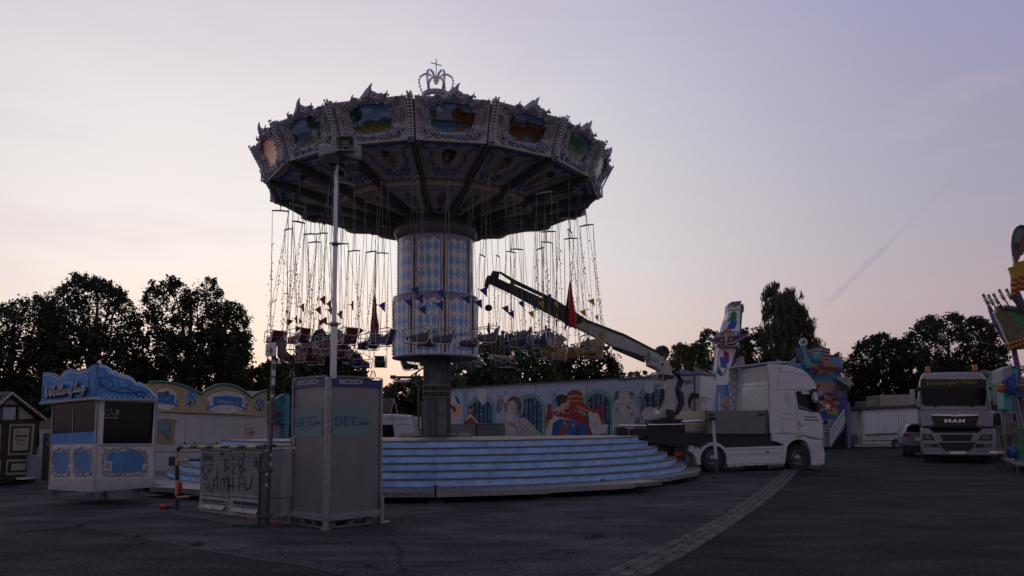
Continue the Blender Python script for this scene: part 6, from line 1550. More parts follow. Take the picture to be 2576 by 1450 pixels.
# white horse
cv.poly([q5(848, 440), q5(900, 300), q5(1005, 290), q5(1060, 360), q5(1120, 540), q5(1150, 720), q5(860, 720), q5(845, 560)], (200, 192, 190)); cv.poly([q5(860, 380), q5(862, 300), q5(905, 262), q5(905, 350)], (105, 95, 92)); cv.poly([q5(1003, 268), q5(1050, 300), q5(1050, 370), q5(1010, 350)], (105, 95, 92)); cv.poly([q5(850, 440), q5(900, 400), q5(960, 520), q5(1040, 470), q5(1060, 500), q5(980, 640), q5(900, 600), q5(845, 560)], (186, 178, 178))
for i in range(60): x = 930 + r.rand() * 130; cv.line([q5(x, 300 + r.rand() * 80), q5(x + 20 + r.rand() * 30, 480 + r.rand() * 160)], .9, [(225, 220, 216), (150, 140, 138), (215, 205, 195)][r.randint(3)], .7)
cv.ell(*q5(1000, 440), 5, 3, (35, 28, 26), 1, .5); cv.ell(*q5(885, 455), 3, 2.4, (40, 32, 30)); cv.poly([q5(1060, 560), q5(1100, 520), q5(1130, 640), q5(1120, 720), q5(1080, 720)], (120, 108, 104)); cv.ell(*q5(1030, 500), 4, 3, (110, 100, 98)); cv.ell(*q5(1210, 500), 22, 18, (205, 202, 205)); cv.ell(*q5(1220, 590), 24, 24, (200, 200, 205)); cv.line([q5(1180, 460), q5(1240, 450)], 1.5, (150, 150, 158)); cv.line([q5(870, 400), q5(980, 400), q5(1050, 380)], 1.4, (150, 142, 140))
for x0, y0, rx, ry in ((1200, 750, 9, 9), (1245, 760, 8, 10), (1180, 800, 16, 8)): cv.ell(*q5(x0, y0), rx, ry, (190, 190, 196))
# sepia portrait at the right end
cv.poly([(1702, 950), (1762, 946), (1762, 1060), (1702, 1060)], (200, 196, 200))
for i in range(50): cv.line([(1708 + r.rand() * 40, 952 + r.rand() * 14), (1712 + r.rand() * 40, 958 + r.rand() * 12)], .9, (90, 88, 92), .6)
for i in range(26): x, y = 1706 + r.rand() * 24, 985 + r.rand() * 60; cv.line([(x, y), (x + 3 - 6 * r.rand(), y + 8)], .9, (110, 108, 112), .7)
cv.ell(1747, 1012, 17, 23, (34, 28, 30)); cv.ell(1750, 1022, 12, 20, (205, 182, 170)); cv.poly([(1736, 1003), (1750, 994), (1764, 1004), (1764, 990), (1736, 990)], (34, 28, 30)); cv.ell(1745, 1018, 2.4, 1, (40, 30, 30)); cv.ell(1757, 1018, 2.4, 1, (40, 30, 30)); cv.line([(1741, 1014), (1748, 1013.5)], 1.1, (50, 38, 36)); cv.line([(1754, 1013.5), (1760, 1014)], 1.1, (50, 38, 36)); cv.line([(1751, 1019), (1749.5, 1028), (1753, 1029)], .9, (140, 110, 100)); cv.ell(1751, 1033.5, 3.6, 1.3, (120, 60, 60)); cv.line([(1750, 995), (1750, 1003)], .8, (150, 140, 140))
cv.speck(.22, 4); cv.speck(.22, 9); cv.speck(.14, 2); cv.a *= .86
pprint_('mural_print', PM, cv, 0, 0, 1, 1, 720, 170, t, off=.006, pts=ol)
b = B(); b.pp(PM, [(1117, 981), (1117, 977.5), (1321, 964.5), (1657, 945), (1765, 940.5), (1765, 944), (1657, 949), (1321, 968)], .04, 1.2); b.make('roof_rail', steel, t)
for u in (1477, 1348): B().tube([PM.at(u, 962, .012), PM.at(u, 1110, .012)], .012, 4).make('panel_joint', steel, t)
for u0, u1 in ((1758, 1763.5), (1745, 1748)): B().pp(PM, [(u0, 1060), (u0, 943), (u1, 943), (u1, 1060)], .03, .03).make('corner_strip', steel if u0 < 1750 else alu, t)
# folded out side flap and rear end of the trailer
re = PM.at(1763, 1050); PMr = Pl((re.x, re.y), (re.x + 1.2, re.y + 1.9))
o = B().pp(PMr, [(1764, 1055), (1764, 944), (1801, 960), (1801, 1055)], 0, .1).make('rear_wall', mat('rear_grey', (.3, .32, .35), .6, var=.5, vs=8), t)
B().pp(Pl((re.x + .1, re.y - .5), (re.x + 1.5, re.y + .6)), [(1763, 996), (1763, 945), (1802, 957), (1802, 985), (1798, 1009)], 0, .06).make('folded_flap', white, t, bevel=.01)
# grey equipment boxes on the podium
YE = 31.5; PE = Pl((dep(1125, 1100, YE).x, YE), (dep(1260, 1100, YE - .5).x, YE - .5))
for i, (u0, u1, v0, lab) in enumerate(((1128, 1197, 1067, 'long grey equipment box beside the carousel mast'), (1200, 1254, 1065, 'dark grey equipment box in front of the hatted mural figure'))):
    t = thing('equipment_box', PE.at((u0 + u1) / 2, 1108), lab, 'box'); B().pr(PE, u0, v0 + 2, u1, 1108, 0, 1.2).make('box_body', mat('box_grey%s' % 'ab'[i], ((.22, .21, .21), (.16, .16, .17))[i], .6, dirt=.3), t, bevel=.02); B().pr(PE, u0 - 1, v0, u1 + 1, v0 + 2, .03, 1.26).make('box_lid', galv, t)
# ================================================================== crane truck
def k2(x, y): return (1603.8 + x * .3687, 691.8 + y * .3687)
def k6(x, y): return (1635.2 + x * .1735, 723.3 + y * .1735)
g0 = gnd(1795, 1189); yw = R_(14)
PN = Pl(g0, g0 + Vector((cos(yw), sin(yw), 0)))
t = thing('crane_truck', g0 - PN.n * 1.2, 'white truck with loading crane raised over the carousel and grey dropside bed', 'truck')
tw_ = mat('truck_white', (.56, .56, .58), .28, coat=.5, dirt=.12, var=.04); tgrey = mat('bed_grey', (.16, .16, .165), .5, .3, dirt=.3); dk = mat('chassis_black', (.022, .022, .024), .6, .2, var=.3); seamm = mat('seam_dark', (.15, .15, .16), .6)
body = [k2(925, 606), k2(990, 613), k2(1060, 625), k2(1130, 648), k2(1180, 688), k2(1210, 735), k2(1222, 790), k2(1226, 850), k2(1228, 930), k2(1256, 962), k2(1268, 1020), k2(1272, 1090), k2(1270, 1130), k2(1245, 1128), k2(1190, 1112), k2(1110, 1100), k2(1050, 1090), k2(915, 1084)]
B().pp(PN, body, 0, 2.44).make('cab_body', tw_, t, bevel=.05, smooth_=True)
lowb = [k2(1110, 1098), k2(1185, 1118), k2(1265, 1132), k2(1274, 1200), k2(1280, 1210), k2(1278, 1285), k2(1262, 1298), k2(1192, 1302), k2(1180, 1200), k2(1150, 1140)]
B().pp(PN, lowb, .02, 2.46).make('bumper', tw_, t, bevel=.03)
B().pp(PN, [k2(945, 1090), k2(1050, 1088), k2(1115, 1100), k2(1060, 1118), k2(1025, 1160), k2(1008, 1290), k2(1000, 1160), k2(948, 1140)], .03, .5).make('step_panel', tw_, t, bevel=.02)
B().pp(PN, [k2(918, 1135), k2(918, 1080), k2(965, 1088), k2(965, 1138)], .02, .5).make('side_box', tw_, t, bevel=.02)
# fairings behind the cab
nearf = [k2(888, 604), k2(940, 607), k2(940, 1086), k2(905, 1082)]
o = B().pp(PN, nearf, .004, .06).make('side_fairing', tw_, t, bevel=.01)
B().pp(PN, [k2(890, 660), k2(893, 660), k2(901, 905), k2(898, 905)], .008, .01).make('red_edge_marker', redlens, o)
fo = [PN.at(*q, -2.40) for q in ((1906, 926), (1935, 925), (1935, 1085), (1912, 1084))]
F1 = [PN.at(*k2(888, 604)), PN.at(*k2(898, 930))]; dv = PN.n * -2.44
pts = [F1[0] + dv, F1[0] + dv + PN.e * .7, F1[1] + dv + PN.e * .7, F1[1] + dv]; pts = [pts[0] - PN.e * .12, pts[1], pts[2] + Vector((0, 0, -.1)), pts[3] - PN.e * .10]
ff = B().slab(pts, [p - PN.n * .05 for p in pts]).make('side_fairing', tw_, t, bevel=.01)
b = B()
for i in range(7):
    f_ = i / 6
    a_ = pts[0].lerp(pts[3], f_) + PN.n * .01; c_ = pts[1].lerp(pts[2], min(1, f_ + .35)) + PN.n * .01; b.tube([a_, c_], .006, 4)
    a_ = pts[0].lerp(pts[3], f_) + PN.n * .01; c_ = pts[1].lerp(pts[2], max(0, f_ - .35)) + PN.n * .01; b.tube([a_, c_], .006, 4)
b.make('net', black, ff, kind='stuff')
F2 = [F1[0] + Vector((0, 0, .0)), F1[0] + PN.e * .8 + Vector((0, 0, .03)), F1[0] + PN.e * .8 + dv + Vector((0, 0, .03)), F1[0] + dv - PN.e * .12]
B().slab([p + Vector((0, 0, .05)) for p in F2], [p + Vector((0, 0, .01)) for p in F2]).make('roof_spoiler', tw_, t)
cb = PN.at(*k2(925, 700)); PBk = Pl(cb - PN.n * 2.4, cb)
def bk(s_, z, off=0.0): p = cb - PN.n * (2.42 * (1 - s_)) - PN.e * off; p = p.copy(); p.z = z; return p
zt2, zb2 = PN.at(*k2(925, 640)).z, PN.at(*k2(925, 925)).z
for z0, z1 in ((zb2 + .1, zb2 + .95), (zb2 + 1.05, zb2 + 1.55)):
    pr4 = [(.18, z0), (.82, z0), (.86, z0 + .06), (.86, z1 - .06), (.82, z1), (.18, z1), (.14, z1 - .06), (.14, z0 + .06)]
    B().slab([bk(s_, z, .03) for s_, z in pr4], [bk(s_, z, -.01) for s_, z in pr4]).make('rear_panel', tw_, t, bevel=.01)
B().slab([bk(0, zb2 + .99, .02), bk(1, zb2 + .99, .02), bk(1, zb2 + 1.01, .02), bk(0, zb2 + 1.01, .02)], [bk(0, zb2 + .99), bk(1, zb2 + .99), bk(1, zb2 + 1.01), bk(0, zb2 + 1.01)]).make('rear_seam', seamm, t)
b = B()
for z in np.linspace(zb2 + .1, zb2 + 1.7, 9):
    for s_ in (.06, .94): b.ball(bk(s_, z, .01), .014, 5, 3)
b.make('rivets', steel, t, kind='stuff')
# door and trim
w_ = B().pp(PN, [k2(1080, 800), k2(1092, 793), k2(1188, 793), k2(1198, 802), k2(1214, 932), k2(1200, 936), k2(1100, 916)], .012, .02).make('side_window', glassd, t, bevel=.008)
B().pp(PN, [k2(1100, 905), k2(1104, 890), k2(1210, 928), k2(1212, 934)], .016, .004).make('painted_window_reflection', mat('reflection_grey', (.12, .13, .14), .4), w_)  # grey strip laid on the pane as a painted reflection
B().pp(PN, [k2(1118, 800), k2(1128, 794), k2(1165, 797), k2(1178, 808), k2(1160, 815), k2(1122, 812)], .02, .004).make('sun_visor', white, w_)
for a, c_ in ((k2(1068, 782), k2(1100, 1055)), (k2(1068, 782), k2(1222, 782)), (k2(1100, 1055), k2(1165, 1115)), (k2(1165, 1115), k2(1268, 1118)), (k2(905, 782), k2(1068, 780)), (k2(985, 980), k2(1090, 988)), (k2(985, 945), k2(1090, 950)), (k2(985, 980), k2(988, 1075)), (k2(988, 1075), k2(1098, 1078)), (k2(968, 655), k2(1180, 690)), (k2(955, 775), k2(968, 655)), (k2(1198, 1170), k2(1275, 1172)), (k2(1198, 1200), k2(1278, 1204)), (k2(1200, 1262), k2(1278, 1262))):
    B().tube([PN.at(*a, .002 if a[1] < k2(0, 1130)[1] else .022), PN.at(*c_, .002 if a[1] < k2(0, 1130)[1] else .022)], .006, 4).make('body_seam', seamm, t)
B().pp(PN, [k2(995, 800), k2(1040, 798), k2(1058, 900), k2(1050, 915), k2(1010, 860)], .010, .012).make('cab_recess', mat('truck_recess', (.50, .50, .52), .35), t, bevel=.01)
B().pp(PN, [k2(1098, 1000), k2(1112, 995), k2(1115, 1022), k2(1135, 1024), k2(1135, 1030), k2(1100, 1030)], .03, .03).make('door_handle', mat('handle_grey', (.35, .35, .37), .4), t, bevel=.005)
text('lettering', 'H. KAPLAN und SOHN', PN, *k2(1143, 972), *k2(1225, 977), 3.4, ink, t, off=.014, shear=.3, bold=.01); text('lettering', 'FREIZEITTECHNOLOGIE', PN, *k2(1138, 992), *k2(1240, 998), 3.2, ink, t, off=.014, shear=.3, bold=.01)
for pts, mt_ in (([k2(1204, 795), k2(1204, 778), k2(1232, 778), k2(1234, 797)], black), ([k2(1206, 815), k2(1226, 815), k2(1236, 850), k2(1222, 862), k2(1208, 850)], tw_), ([k2(1222, 868), k2(1240, 870), k2(1247, 930), k2(1228, 940)], black)):
    B().pp(PN, pts, .25, .18).make('mirror', mt_, t, bevel=.02)
for u in (968, 1190): B().pp(PN, [k2(u, 640 if u < 1000 else 705), k2(u, 634 if u < 1000 else 690), k2(u + 8, 636 if u < 1000 else 700), k2(u + 8, 640 if u < 1000 else 712)], .03, .03).make('marker_lamp', black, t)
B().pp(PN, [k2(884, 1215), k2(884, 1200), k2(900, 1200), k2(900, 1215)], .05, .02).make('side_reflector', redlens, t)
# wheels
def wheel(pl, u, v, r_, off, w_, parent, name='wheel', fancy=True):
    c_ = pl.at(u, v, off); nn = pl.n; ax = Vector((0, 0, 1)).rotation_difference(nn).to_matrix()
    o = B().lathe([(r_ * .58, -w_), (r_ * .95, -w_), (r_, -w_ * .85), (r_, -.04), (r_ * .96, 0), (r_ * .62, .005), (r_ * .58, -.02)], 36, c=c_, axis=ax).make(name, rubber, parent, smooth_=True)
    B().lathe([(r_ * .60, -.01), (r_ * .56, .0), (r_ * .53, -.05), (r_ * .45, -.14), (r_ * .30, -.15), (r_ * .28, -.06), (r_ * .18, -.02), (.0, -.015)], 32, c=c_, axis=ax).make('rim', mat('rim_silver', (.24, .24, .25), .35, .7, dirt=.4), o, smooth_=True)
    if fancy:
        b = B()
        for i in range(10):
            a = 2 * pi * i / 10; p = c_ + ax @ Vector((r_ * .36 * cos(a), r_ * .36 * sin(a), -.13)); b.tube([p, p + nn * .05], .018, 6)
        b.make('wheel_nuts', galv, o, kind='stuff')
        b = B()
        for i in range(10):
            a = 2 * pi * (i + .5) / 10; p = c_ + ax @ Vector((r_ * .47 * cos(a), r_ * .47 * sin(a), -.12)); b.lathe([(0, 0), (.028, 0)], 8, c=p + nn * .012, axis=ax)
        b.make('rim_holes', black, o, kind='stuff')
    return o
wheel(PN, *k2(520, 1252), .465, -.03, .32, t); wheel(PN, *k2(1100, 1252), .475, -.03, .32, t)
for uv in (k2(520, 1252), k2(1100, 1252)):
    c_ = PN.at(*uv, -2.05); ax = Vector((0, 0, 1)).rotation_difference(PN.n).to_matrix(); B().lathe([(0, -.32), (.5, -.32), (.5, 0), (0, 0)], 24, c=c_, axis=ax).make('wheel', rubber, t)
# fenders and skirt
arc = [k2(520 + 108 * cos(R_(a)), 1265 - 122 * sin(R_(a))) for a in range(-20, 201, 12)]; arc2 = [k2(520 + 90 * cos(R_(a)), 1262 - 98 * sin(R_(a))) for a in range(200, -21, -12)]
B().pp(PN, arc + arc2, .03, .5).make('rear_fender', tw_, t, bevel=.01)
B().pp(PN, [k2(408, 1300), k2(430, 1215), k2(420, 1180), k2(360, 1165), k2(352, 1205), k2(372, 1212), k2(395, 1240)], .02, .5).make('fender_flap', tw_, t)
for i in range(6): 
    a, c_ = k2(470 + i * 15 - 90, 1188 - i * 6), k2(500 + i * 15 - 90, 1152 + i * 1); B().tube([PN.at(*a, .035), PN.at(*c_, .035)], .010, 4).make('fender_rib', black, t)
B().pp(PN, [k2(598, 1180), k2(1003, 1166), k2(1008, 1290), k2(625, 1312), k2(618, 1240)], .02, .08).make('side_skirt', tw_, t, bevel=.015)
for y in (1188, 1225, 1288): B().tube([PN.at(*k2(606, y + 6), .024), PN.at(*k2(1004, y - 6), .024)], .006, 4).make('skirt_seam', seamm, t)
for i in range(5): B().pp(PN, [k2(660 + i * 75, 1308 - i * 4), k2(660 + i * 75, 1302 - i * 4), k2(670 + i * 75, 1302 - i * 4), k2(670 + i * 75, 1308 - i * 4)], .04, .03).make('skirt_clip', black, t)
fa = [k2(1100 + 112 * cos(R_(a)), 1255 - 146 * sin(R_(a))) for a in range(-8, 189, 14)]; fb = [k2(1100 + 102 * cos(R_(a)), 1257 - 134 * sin(R_(a))) for a in range(188, -9, -14)]
B().pp(PN, fa + fb, .035, .5).make('wheel_arch', tw_, t, bevel=.01)
b = B(); b.pp(PN, [k2(70, 1145), k2(70, 1080), k2(930, 1080), k2(960, 1145), k2(1000, 1170), k2(590, 1180), k2(360, 1165), k2(300, 1180), k2(120, 1150)], -.10, 2.2); b.pp(PN, [k2(930, 1290), k2(930, 1090), k2(1180, 1090), k2(1180, 1180), k2(1050, 1180), k2(1010, 1290)], -.4, 1.7); b.make('chassis', dk, t)
B().pp(PN, [k2(250, 1310), k2(255, 1180), k2(330, 1180), k2(330, 1290)], -.06, 2.3).make('tail_box', dk, t); b = B(); b.pp(PN, [k2(130, 1240), k2(135, 1140), k2(250, 1140), k2(250, 1235)], -.3, 1.5); b.make('tool_box', dk, t); b = B(); b.pp(PN, [k2(770, 1318), k2(780, 1290), k2(880, 1290), k2(890, 1315), k2(840, 1330)], -.5, .8); b.make('fuel_tank', dk, t)
for y in (1222, 1272): B().pp(PN, [k2(252, y + 16), k2(252, y - 14), k2(300, y - 15), k2(300, y + 15)], .0, .06).make('tail_light', redlens, t, bevel=.006)
# bed
B().pp(PN, [k2(470, 1086), k2(470, 926), k2(885, 924), k2(888, 1086)], 0, 2.4).make('dropside', tgrey, t, bevel=.01)
for u in (505, 845): B().pp(PN, [k2(u - 20, 962), k2(u - 20, 948), k2(u + 20, 948), k2(u + 20, 962)], .012, .012).make('side_lock', black, t, bevel=.004)
for u0, u1 in ((466, 474), (878, 890)): B().pp(PN, [k2(u0, 1090), k2(u0, 922), k2(u1, 922), k2(u1, 1090)], .015, .05).make('stake_post', steel, t)
p0 = PN.at(*k2(470, 926)); p1 = PN.at(*k2(470, 1070))
bx = [p0 + PN.e * -.012, p0 + PN.e * -.012 - PN.n * 2.4, p1 - PN.e * .012 - PN.n * 2.4, p1 - PN.e * .012]
B().slab(bx, [p + PN.e * .01 for p in bx]).make('tailboard', mat('polished_alu', (.55, .54, .52), .3, .9, var=.15, dirt=.3), t)
B().slab([PN.w(s_, z, -.2) for s_, z in [PN.sz(*k2(600, 1076)), PN.sz(*k2(930, 1070)), PN.sz(*k2(930, 1066)), PN.sz(*k2(600, 1066))]], [PN.w(s_, z, -2.0) for s_, z in [PN.sz(*k2(600, 1076)), PN.sz(*k2(930, 1070)), PN.sz(*k2(930, 1066)), PN.sz(*k2(600, 1066))]]).make('bed_floor', dk, t)
# outriggers
PO = Pl(PN.at(1600, 1100, -.25), PN.at(1700, 1100, -.25))
b = B(); b.pp(PN, [q5(898, 700), q5(900, 628), q5(950, 625), q5(1000, 645), q5(1300, 645), q5(1300, 720), q5(900, 705)], -.15, .3); b.pp(PN, [q5(1200, 800), q5(1205, 700), q5(1330, 700), q5(1340, 850), q5(1230, 850)], -.2, 1.5); b.make('outrigger_beam', dk, t)
B().pp(PN, [q5(998, 706), q5(998, 648), q5(1010, 648), q5(1010, 706)], -.14, .3).make('amber_stripe', mat('amber', (.35, .16, .03), .5), t)
for a, c_ in ((q5(900, 611), q5(1170, 613)), (k2(300, 1003), k2(500, 990)), (q5(1190, 605), q5(1520, 600))): B().tube([PN.at(*a, -.1), PN.at(*c_, -.1)], .03, 8).make('chrome_rod', chrome, t, smooth_=True)
lp = PN.at(*k2(516, 995), .15); lb = gnd(1803, 1203); lb2 = Vector((lb.x, lb.y, 0))
B().tube([lp + Vector((0, 0, .12)), lp], .10, 10).make('leg_head', black, t); B().tube([lp, lb2 + Vector((0, 0, .55))], .055, 8).make('stabiliser_leg', mat('leg_grey', (.30, .30, .31), .45, dirt=.4), t); B().tube([lb2 + Vector((0, 0, .55)), lb2 + Vector((0, 0, .04))], .038, 8).make('leg_piston', steel, t); B().tube([lb2, lb2 + Vector((0, 0, .04))], .14, 12).make('leg_foot', steel, t)
# crane
PC2 = Pl(PN.at(1640, 1050, -1.2), PN.at(1760, 1050, -1.2))
crw_ = mat('crane_white', (.40, .39, .37), .4, dirt=.5, var=.1)
def k7(x, y): return ((2600 + x * .2551) / 1.59, (1380 + y * .2551) / 1.59)
b = B(); b.pp(PC2, [k2(90, 1010), k2(95, 985), k2(310, 985), k2(312, 1015)], .25, .6); b.pp(PC2, [k2(60, 1090), k2(70, 1010), k2(320, 1010), k2(330, 1090)], .6, 1.2); b.make('crane_base', dk, t, bevel=.02)
B().pp(PC2, [k7(150, 1150), k7(150, 1075), k7(215, 900), k7(265, 530), k7(385, 540), k7(400, 700), k7(385, 1160)], .22, .44).make('crane_column', crw_, t, bevel=.03)
B().pp(PC2, [k7(145, 1040), k7(160, 690), k7(230, 690), k7(235, 780), k7(200, 930)], .32, .2).make('lift_cylinder', black, t, bevel=.03); B().tube([PC2.at(*k7(195, 690), .3), PC2.at(*k7(200, 480), .3)], .035, 8).make('cylinder_rod', galv, t)
kn = [k6(0, 930), k6(120, 965), k6(210, 1035), k6(260, 1065), k6(300, 1120), k6(335, 1200), k6(300, 1260), k6(285, 1320), k6(215, 1330), k6(180, 1220), k6(130, 1190), k6(0, 1130)]
B().pp(PC2, kn, .20, .40).make('main_boom_root', crw_, t, bevel=.03)
B().pp(PC2, [k6(60, 1080), k6(85, 1200), k6(100, 1245), k6(150, 1215), k6(200, 1180), k6(260, 1300), k6(290, 1330), k6(120, 1330), k6(92, 1260)][3:], .24, .48).make('boom_knuckle', crw_, t, bevel=.02)
B().pp(PC2, [k6(115, 1300), k6(130, 1250), k6(330, 1270), k6(350, 1300), k6(340, 1330), k6(140, 1320)], .26, .52).make('knuckle_guard', black, t, bevel=.03)
ax = Vector((0, 0, 1)).rotation_difference(PC2.n).to_matrix()
b = B(); c_ = PC2.at(*k6(170, 945), -.05); b.lathe([(0, -.16), (.20, -.16), (.245, -.10), (.245, .12), (.20, .2), (.08, .2), (.0, .16)], 24, c=c_, axis=ax); b.make('hose_drum', black, t, smooth_=True)
B().pp(PC2, [k6(70, 1010), k6(110, 930), k6(250, 1000), k6(235, 1080)], .1, .25).make('drum_bracket', black, t, bevel=.02)
for x, y, r_ in ((180, 1225, .07), (85, 1145, .05), (185, 1118, .045), (245, 1310, .05)):
    B().lathe([(0, .02), (r_ * .5, .02), (r_ * .55, .0), (r_, .0), (r_, -.03)], 16, c=PC2.at(*k6(x, y), .23), axis=ax).make('pivot_pin', galv if r_ > .046 else black, t)
random.seed(6); 
for i in range(7):
    ox = i * 12 - 30; P = [PC2.at(*k6(300 + ox * .5, 1200), .1), PC2.at(*k6(390 + ox, 1250 + i * 6), .0 + .03 * i), PC2.at(*k6(440 + ox, 1330 + i * 8), .05), PC2.at(*k6(410 + ox, 1440), .1), PC2.at(1701 + i, 985, .12)]
    B().tube(P, .022, 6).make('hydraulic_hose', black, t, smooth_=True)
B().tube([PC2.at(*k7(400, 660), .1), PC2.at(*k7(470, 780), .15), PC2.at(*k7(490, 920), .15), PC2.at(*k7(420, 1080), .2)], [.10, .13, .12, .08], 10).make('hose_bundle', black, t, smooth_=True)
for i in range(2): B().tube([PC2.at(*k6(250, 1000), .1), PC2.at(*k6(330 + i * 15, 1110), .1), PC2.at(*k6(400 + i * 18, 1200), .08), PC2.at(*k6(440, 1300), .08)], .018, 6).make('hydraulic_hose', black, t)
def k4(x, y): return (1069 + x * .3036, 534.6 + y * .3036)
b0 = PC2.at(1672, 905); YBm = b0.y; PBm = Pl((b0.x - 5, YBm), (b0.x, YBm))
B().pp(PBm, [k4(1240, 940), k4(1340, 895), k4(1660, 1020), k4(1990, 1185), k4(1965, 1275), k4(1830, 1200), k4(1657, 1140), k4(1560, 1110)], .18, .36).make('white_boom', crw_, t, bevel=.02)
bd = mat('boom_black', (.028, .026, .025), .5, .2, var=.3)
B().pp(PBm, [k4(545, 590), k4(602, 545), k4(700, 590), k4(1000, 725), k4(1350, 890), k4(1260, 960), k4(930, 785), k4(690, 655)], .15, .30).make('telescopic_boom', bd, t, bevel=.01)
B().pp(PBm, [k4(615, 500), k4(625, 488), k4(740, 556), k4(1070, 715), k4(1065, 735), k4(900, 665), k4(740, 585)], .06, .12).make('upper_beam', bd, t)
B().pp(PBm, [k4(990, 700), k4(1070, 715), k4(1340, 885), k4(1330, 900), k4(1240, 865), k4(980, 725)], .08, .14).make('upper_beam', bd, t)
B().pp(PBm, [k4(1335, 885), k4(1660, 1010), k4(1985, 1178), k4(1980, 1192), k4(1655, 1032), k4(1330, 905)], .20, .40).make('boom_rail', bd, t)
B().pp(PBm, [k4(1560, 1112), k4(1657, 1128), k4(1830, 1215), k4(1825, 1240), k4(1650, 1165), k4(1555, 1125)], .16, .30).make('lower_boom_pipe', bd, t)
for y in (0, 14): B().tube([PBm.at(*k4(735, 590 + y), .05), PBm.at(*k4(985, 705 + y), .05), PBm.at(*k4(1270, 850 + y), .05)], .012, 5).make('boom_pipe', galv, t)
B().pp(PBm, [k4(520, 625), k4(505, 628), k4(492, 612), k4(500, 560), k4(518, 520), k4(540, 525), k4(560, 482), k4(618, 490), k4(612, 530), k4(575, 572), k4(545, 588), k4(530, 590)], .12, .24).make('boom_head', bd, t, bevel=.02)
for q in ([k4(695, 600), k4(725, 558), k4(745, 580), k4(705, 620)], [k4(680, 660), k4(690, 620), k4(705, 625), k4(685, 665)], [k4(955, 730), k4(985, 700), k4(1000, 720), k4(970, 745)], [k4(925, 798), k4(930, 770), k4(942, 775), k4(938, 800)]): B().pp(PBm, q, .17, .34).make('boom_clamp', bd, t)
B().pp(PBm, [k4(1440, 1105), k4(1455, 1070), k4(1480, 1090), k4(1500, 1115), k4(1520, 1100), k4(1540, 1120), k4(1510, 1145), k4(1460, 1135)], .1, .2).make('boom_bracket', black, t)
B().pp(PBm, [k4(1540, 990), k4(1600, 1005), k4(1640, 1010), k4(1655, 1040), k4(1620, 1050)], .1, .2).make('boom_bracket', bd, t)
B().tube([PBm.at(*k4(1612, 1015), .1), PBm.at(*k4(1640, 1002), .1), PBm.at(*k4(1655, 1020), .1), PBm.at(*k4(1650, 1045), .1)], .02, 6).make('lifting_loop', bd, t)
B().tube([PBm.at(*k4(530, 600), .02), PBm.at(*k4(1000, 850)), PBm.at(*k4(1657, 1150))], .006, 4).make('boom_cable', chainm, t)
text('lettering', 'PALFINGER', PBm, 1640.5, 888.5 + 0, 1655, 896.5, 5, mat('yellow_letters', (.5, .38, .03), .5), t, off=.20, bold=.02); 
B().pp(PC2, [k6(2, 1040), k6(-2, 1012), k6(10, 1005), k6(118, 1055), k6(124, 1085), k6(110, 1096)], .206, .004).make('name_plate', black, t)
text('lettering', 'CRANE', PC2, *k6(10, 1036), *k6(106, 1085), 4.5, wl, t, off=.21, bold=.03)
hk = dep(1229, 775, YBm); t2 = thing('crane_hook', hk, 'black crane hook block with chain hanging from the boom tip beside the drum', 'hook')
B().tube([dep(1232, 706, YBm), dep(1229, 765, YBm)], .008, 4).make('hoist_rope', chainm, t2); B().ball(hk, .14, 8, 6, (1, .7, .9)).make('hook_block', black, t2, smooth_=True)
b = B(); 
for i in range(9): b.lathe([(.018, 0), (.03, 0)], 8, c=dep(1230, 781 + i * 3.4, YBm), axis=Matrix.Rotation(pi / 2, 3, 'X') @ Matrix.Rotation(i * 1.2, 3, 'Y'))
b.make('hook_chain', black, t2, kind='stuff'); B().tube([dep(1230, 812, YBm), dep(1229, 830, YBm), dep(1233, 850, YBm)], [.03, .07, .02], 6).make('sling', black, t2)
B().tube([PC2.at(*k7(265, 1030), .35), PC2.at(*k7(350, 1040), .35), PC2.at(*k7(400, 1120), .35)], .05, 6).make('control_box', black, t)
B().pp(PC2, [k7(300, 1160), k7(265, 1050), k7(350, 1037), k7(410, 1150)], .45, .1).make('control_panel', black, t, bevel=.02)

# ================================================================== looping ride behind the truck ("Skater")
YS = 47.0; PK = Pl((dep(1800, 1050, YS).x, YS), (dep(1900, 1050, YS).x, YS))
t = thing('looping_ride', dep(1840, 1120, YS), 'tall white and rainbow ride arm with winged SKATER sign behind the truck', 'ride')
def k6p(pts): return [k6(*q) for q in pts]
armw = mat('ride_white', (.55, .54, .55), .4, var=.05)
B().pp(PK, k6p([(1168, 250), (1310, 245), (1300, 640), (1270, 640), (1068, 625)]), 0, .9).make('upper_arm', armw, t, bevel=.02)
B().pp(PK, k6p([(1012, 855), (1240, 850), (1262, 900), (1255, 1080), (1110, 1420), (950, 1420), (962, 1300)]), 0, .9).make('lower_arm', armw, t, bevel=.02)
cv = Cv(1790, 750, 1880, 965, (225, 222, 224), 3)
def grad(pts, stops):
    a0 = cv.a.copy(); cv.poly(pts, (1, 1, 1)); mask = np.abs(cv.a - a0).sum(-1) > 1e-6; mask |= False
    ys = cv.V[mask]; k_ = [s_[0] for s_ in stops]
    col = np.stack([np.interp(ys, k_, [lin(s_[1][i]) for s_ in stops]) for i in range(3)], -1); cv.a[mask] = col
grad(k6p([(1220, 335), (1272, 400), (1232, 400), (1272, 420), (1240, 470), (1268, 500), (1230, 600), (1090, 620), (1170, 490), (1115, 505), (1170, 400), (1148, 405)]), [(775, (40, 130, 60)), (805, (30, 120, 90)), (815, (40, 80, 190)), (832, (90, 40, 110))])
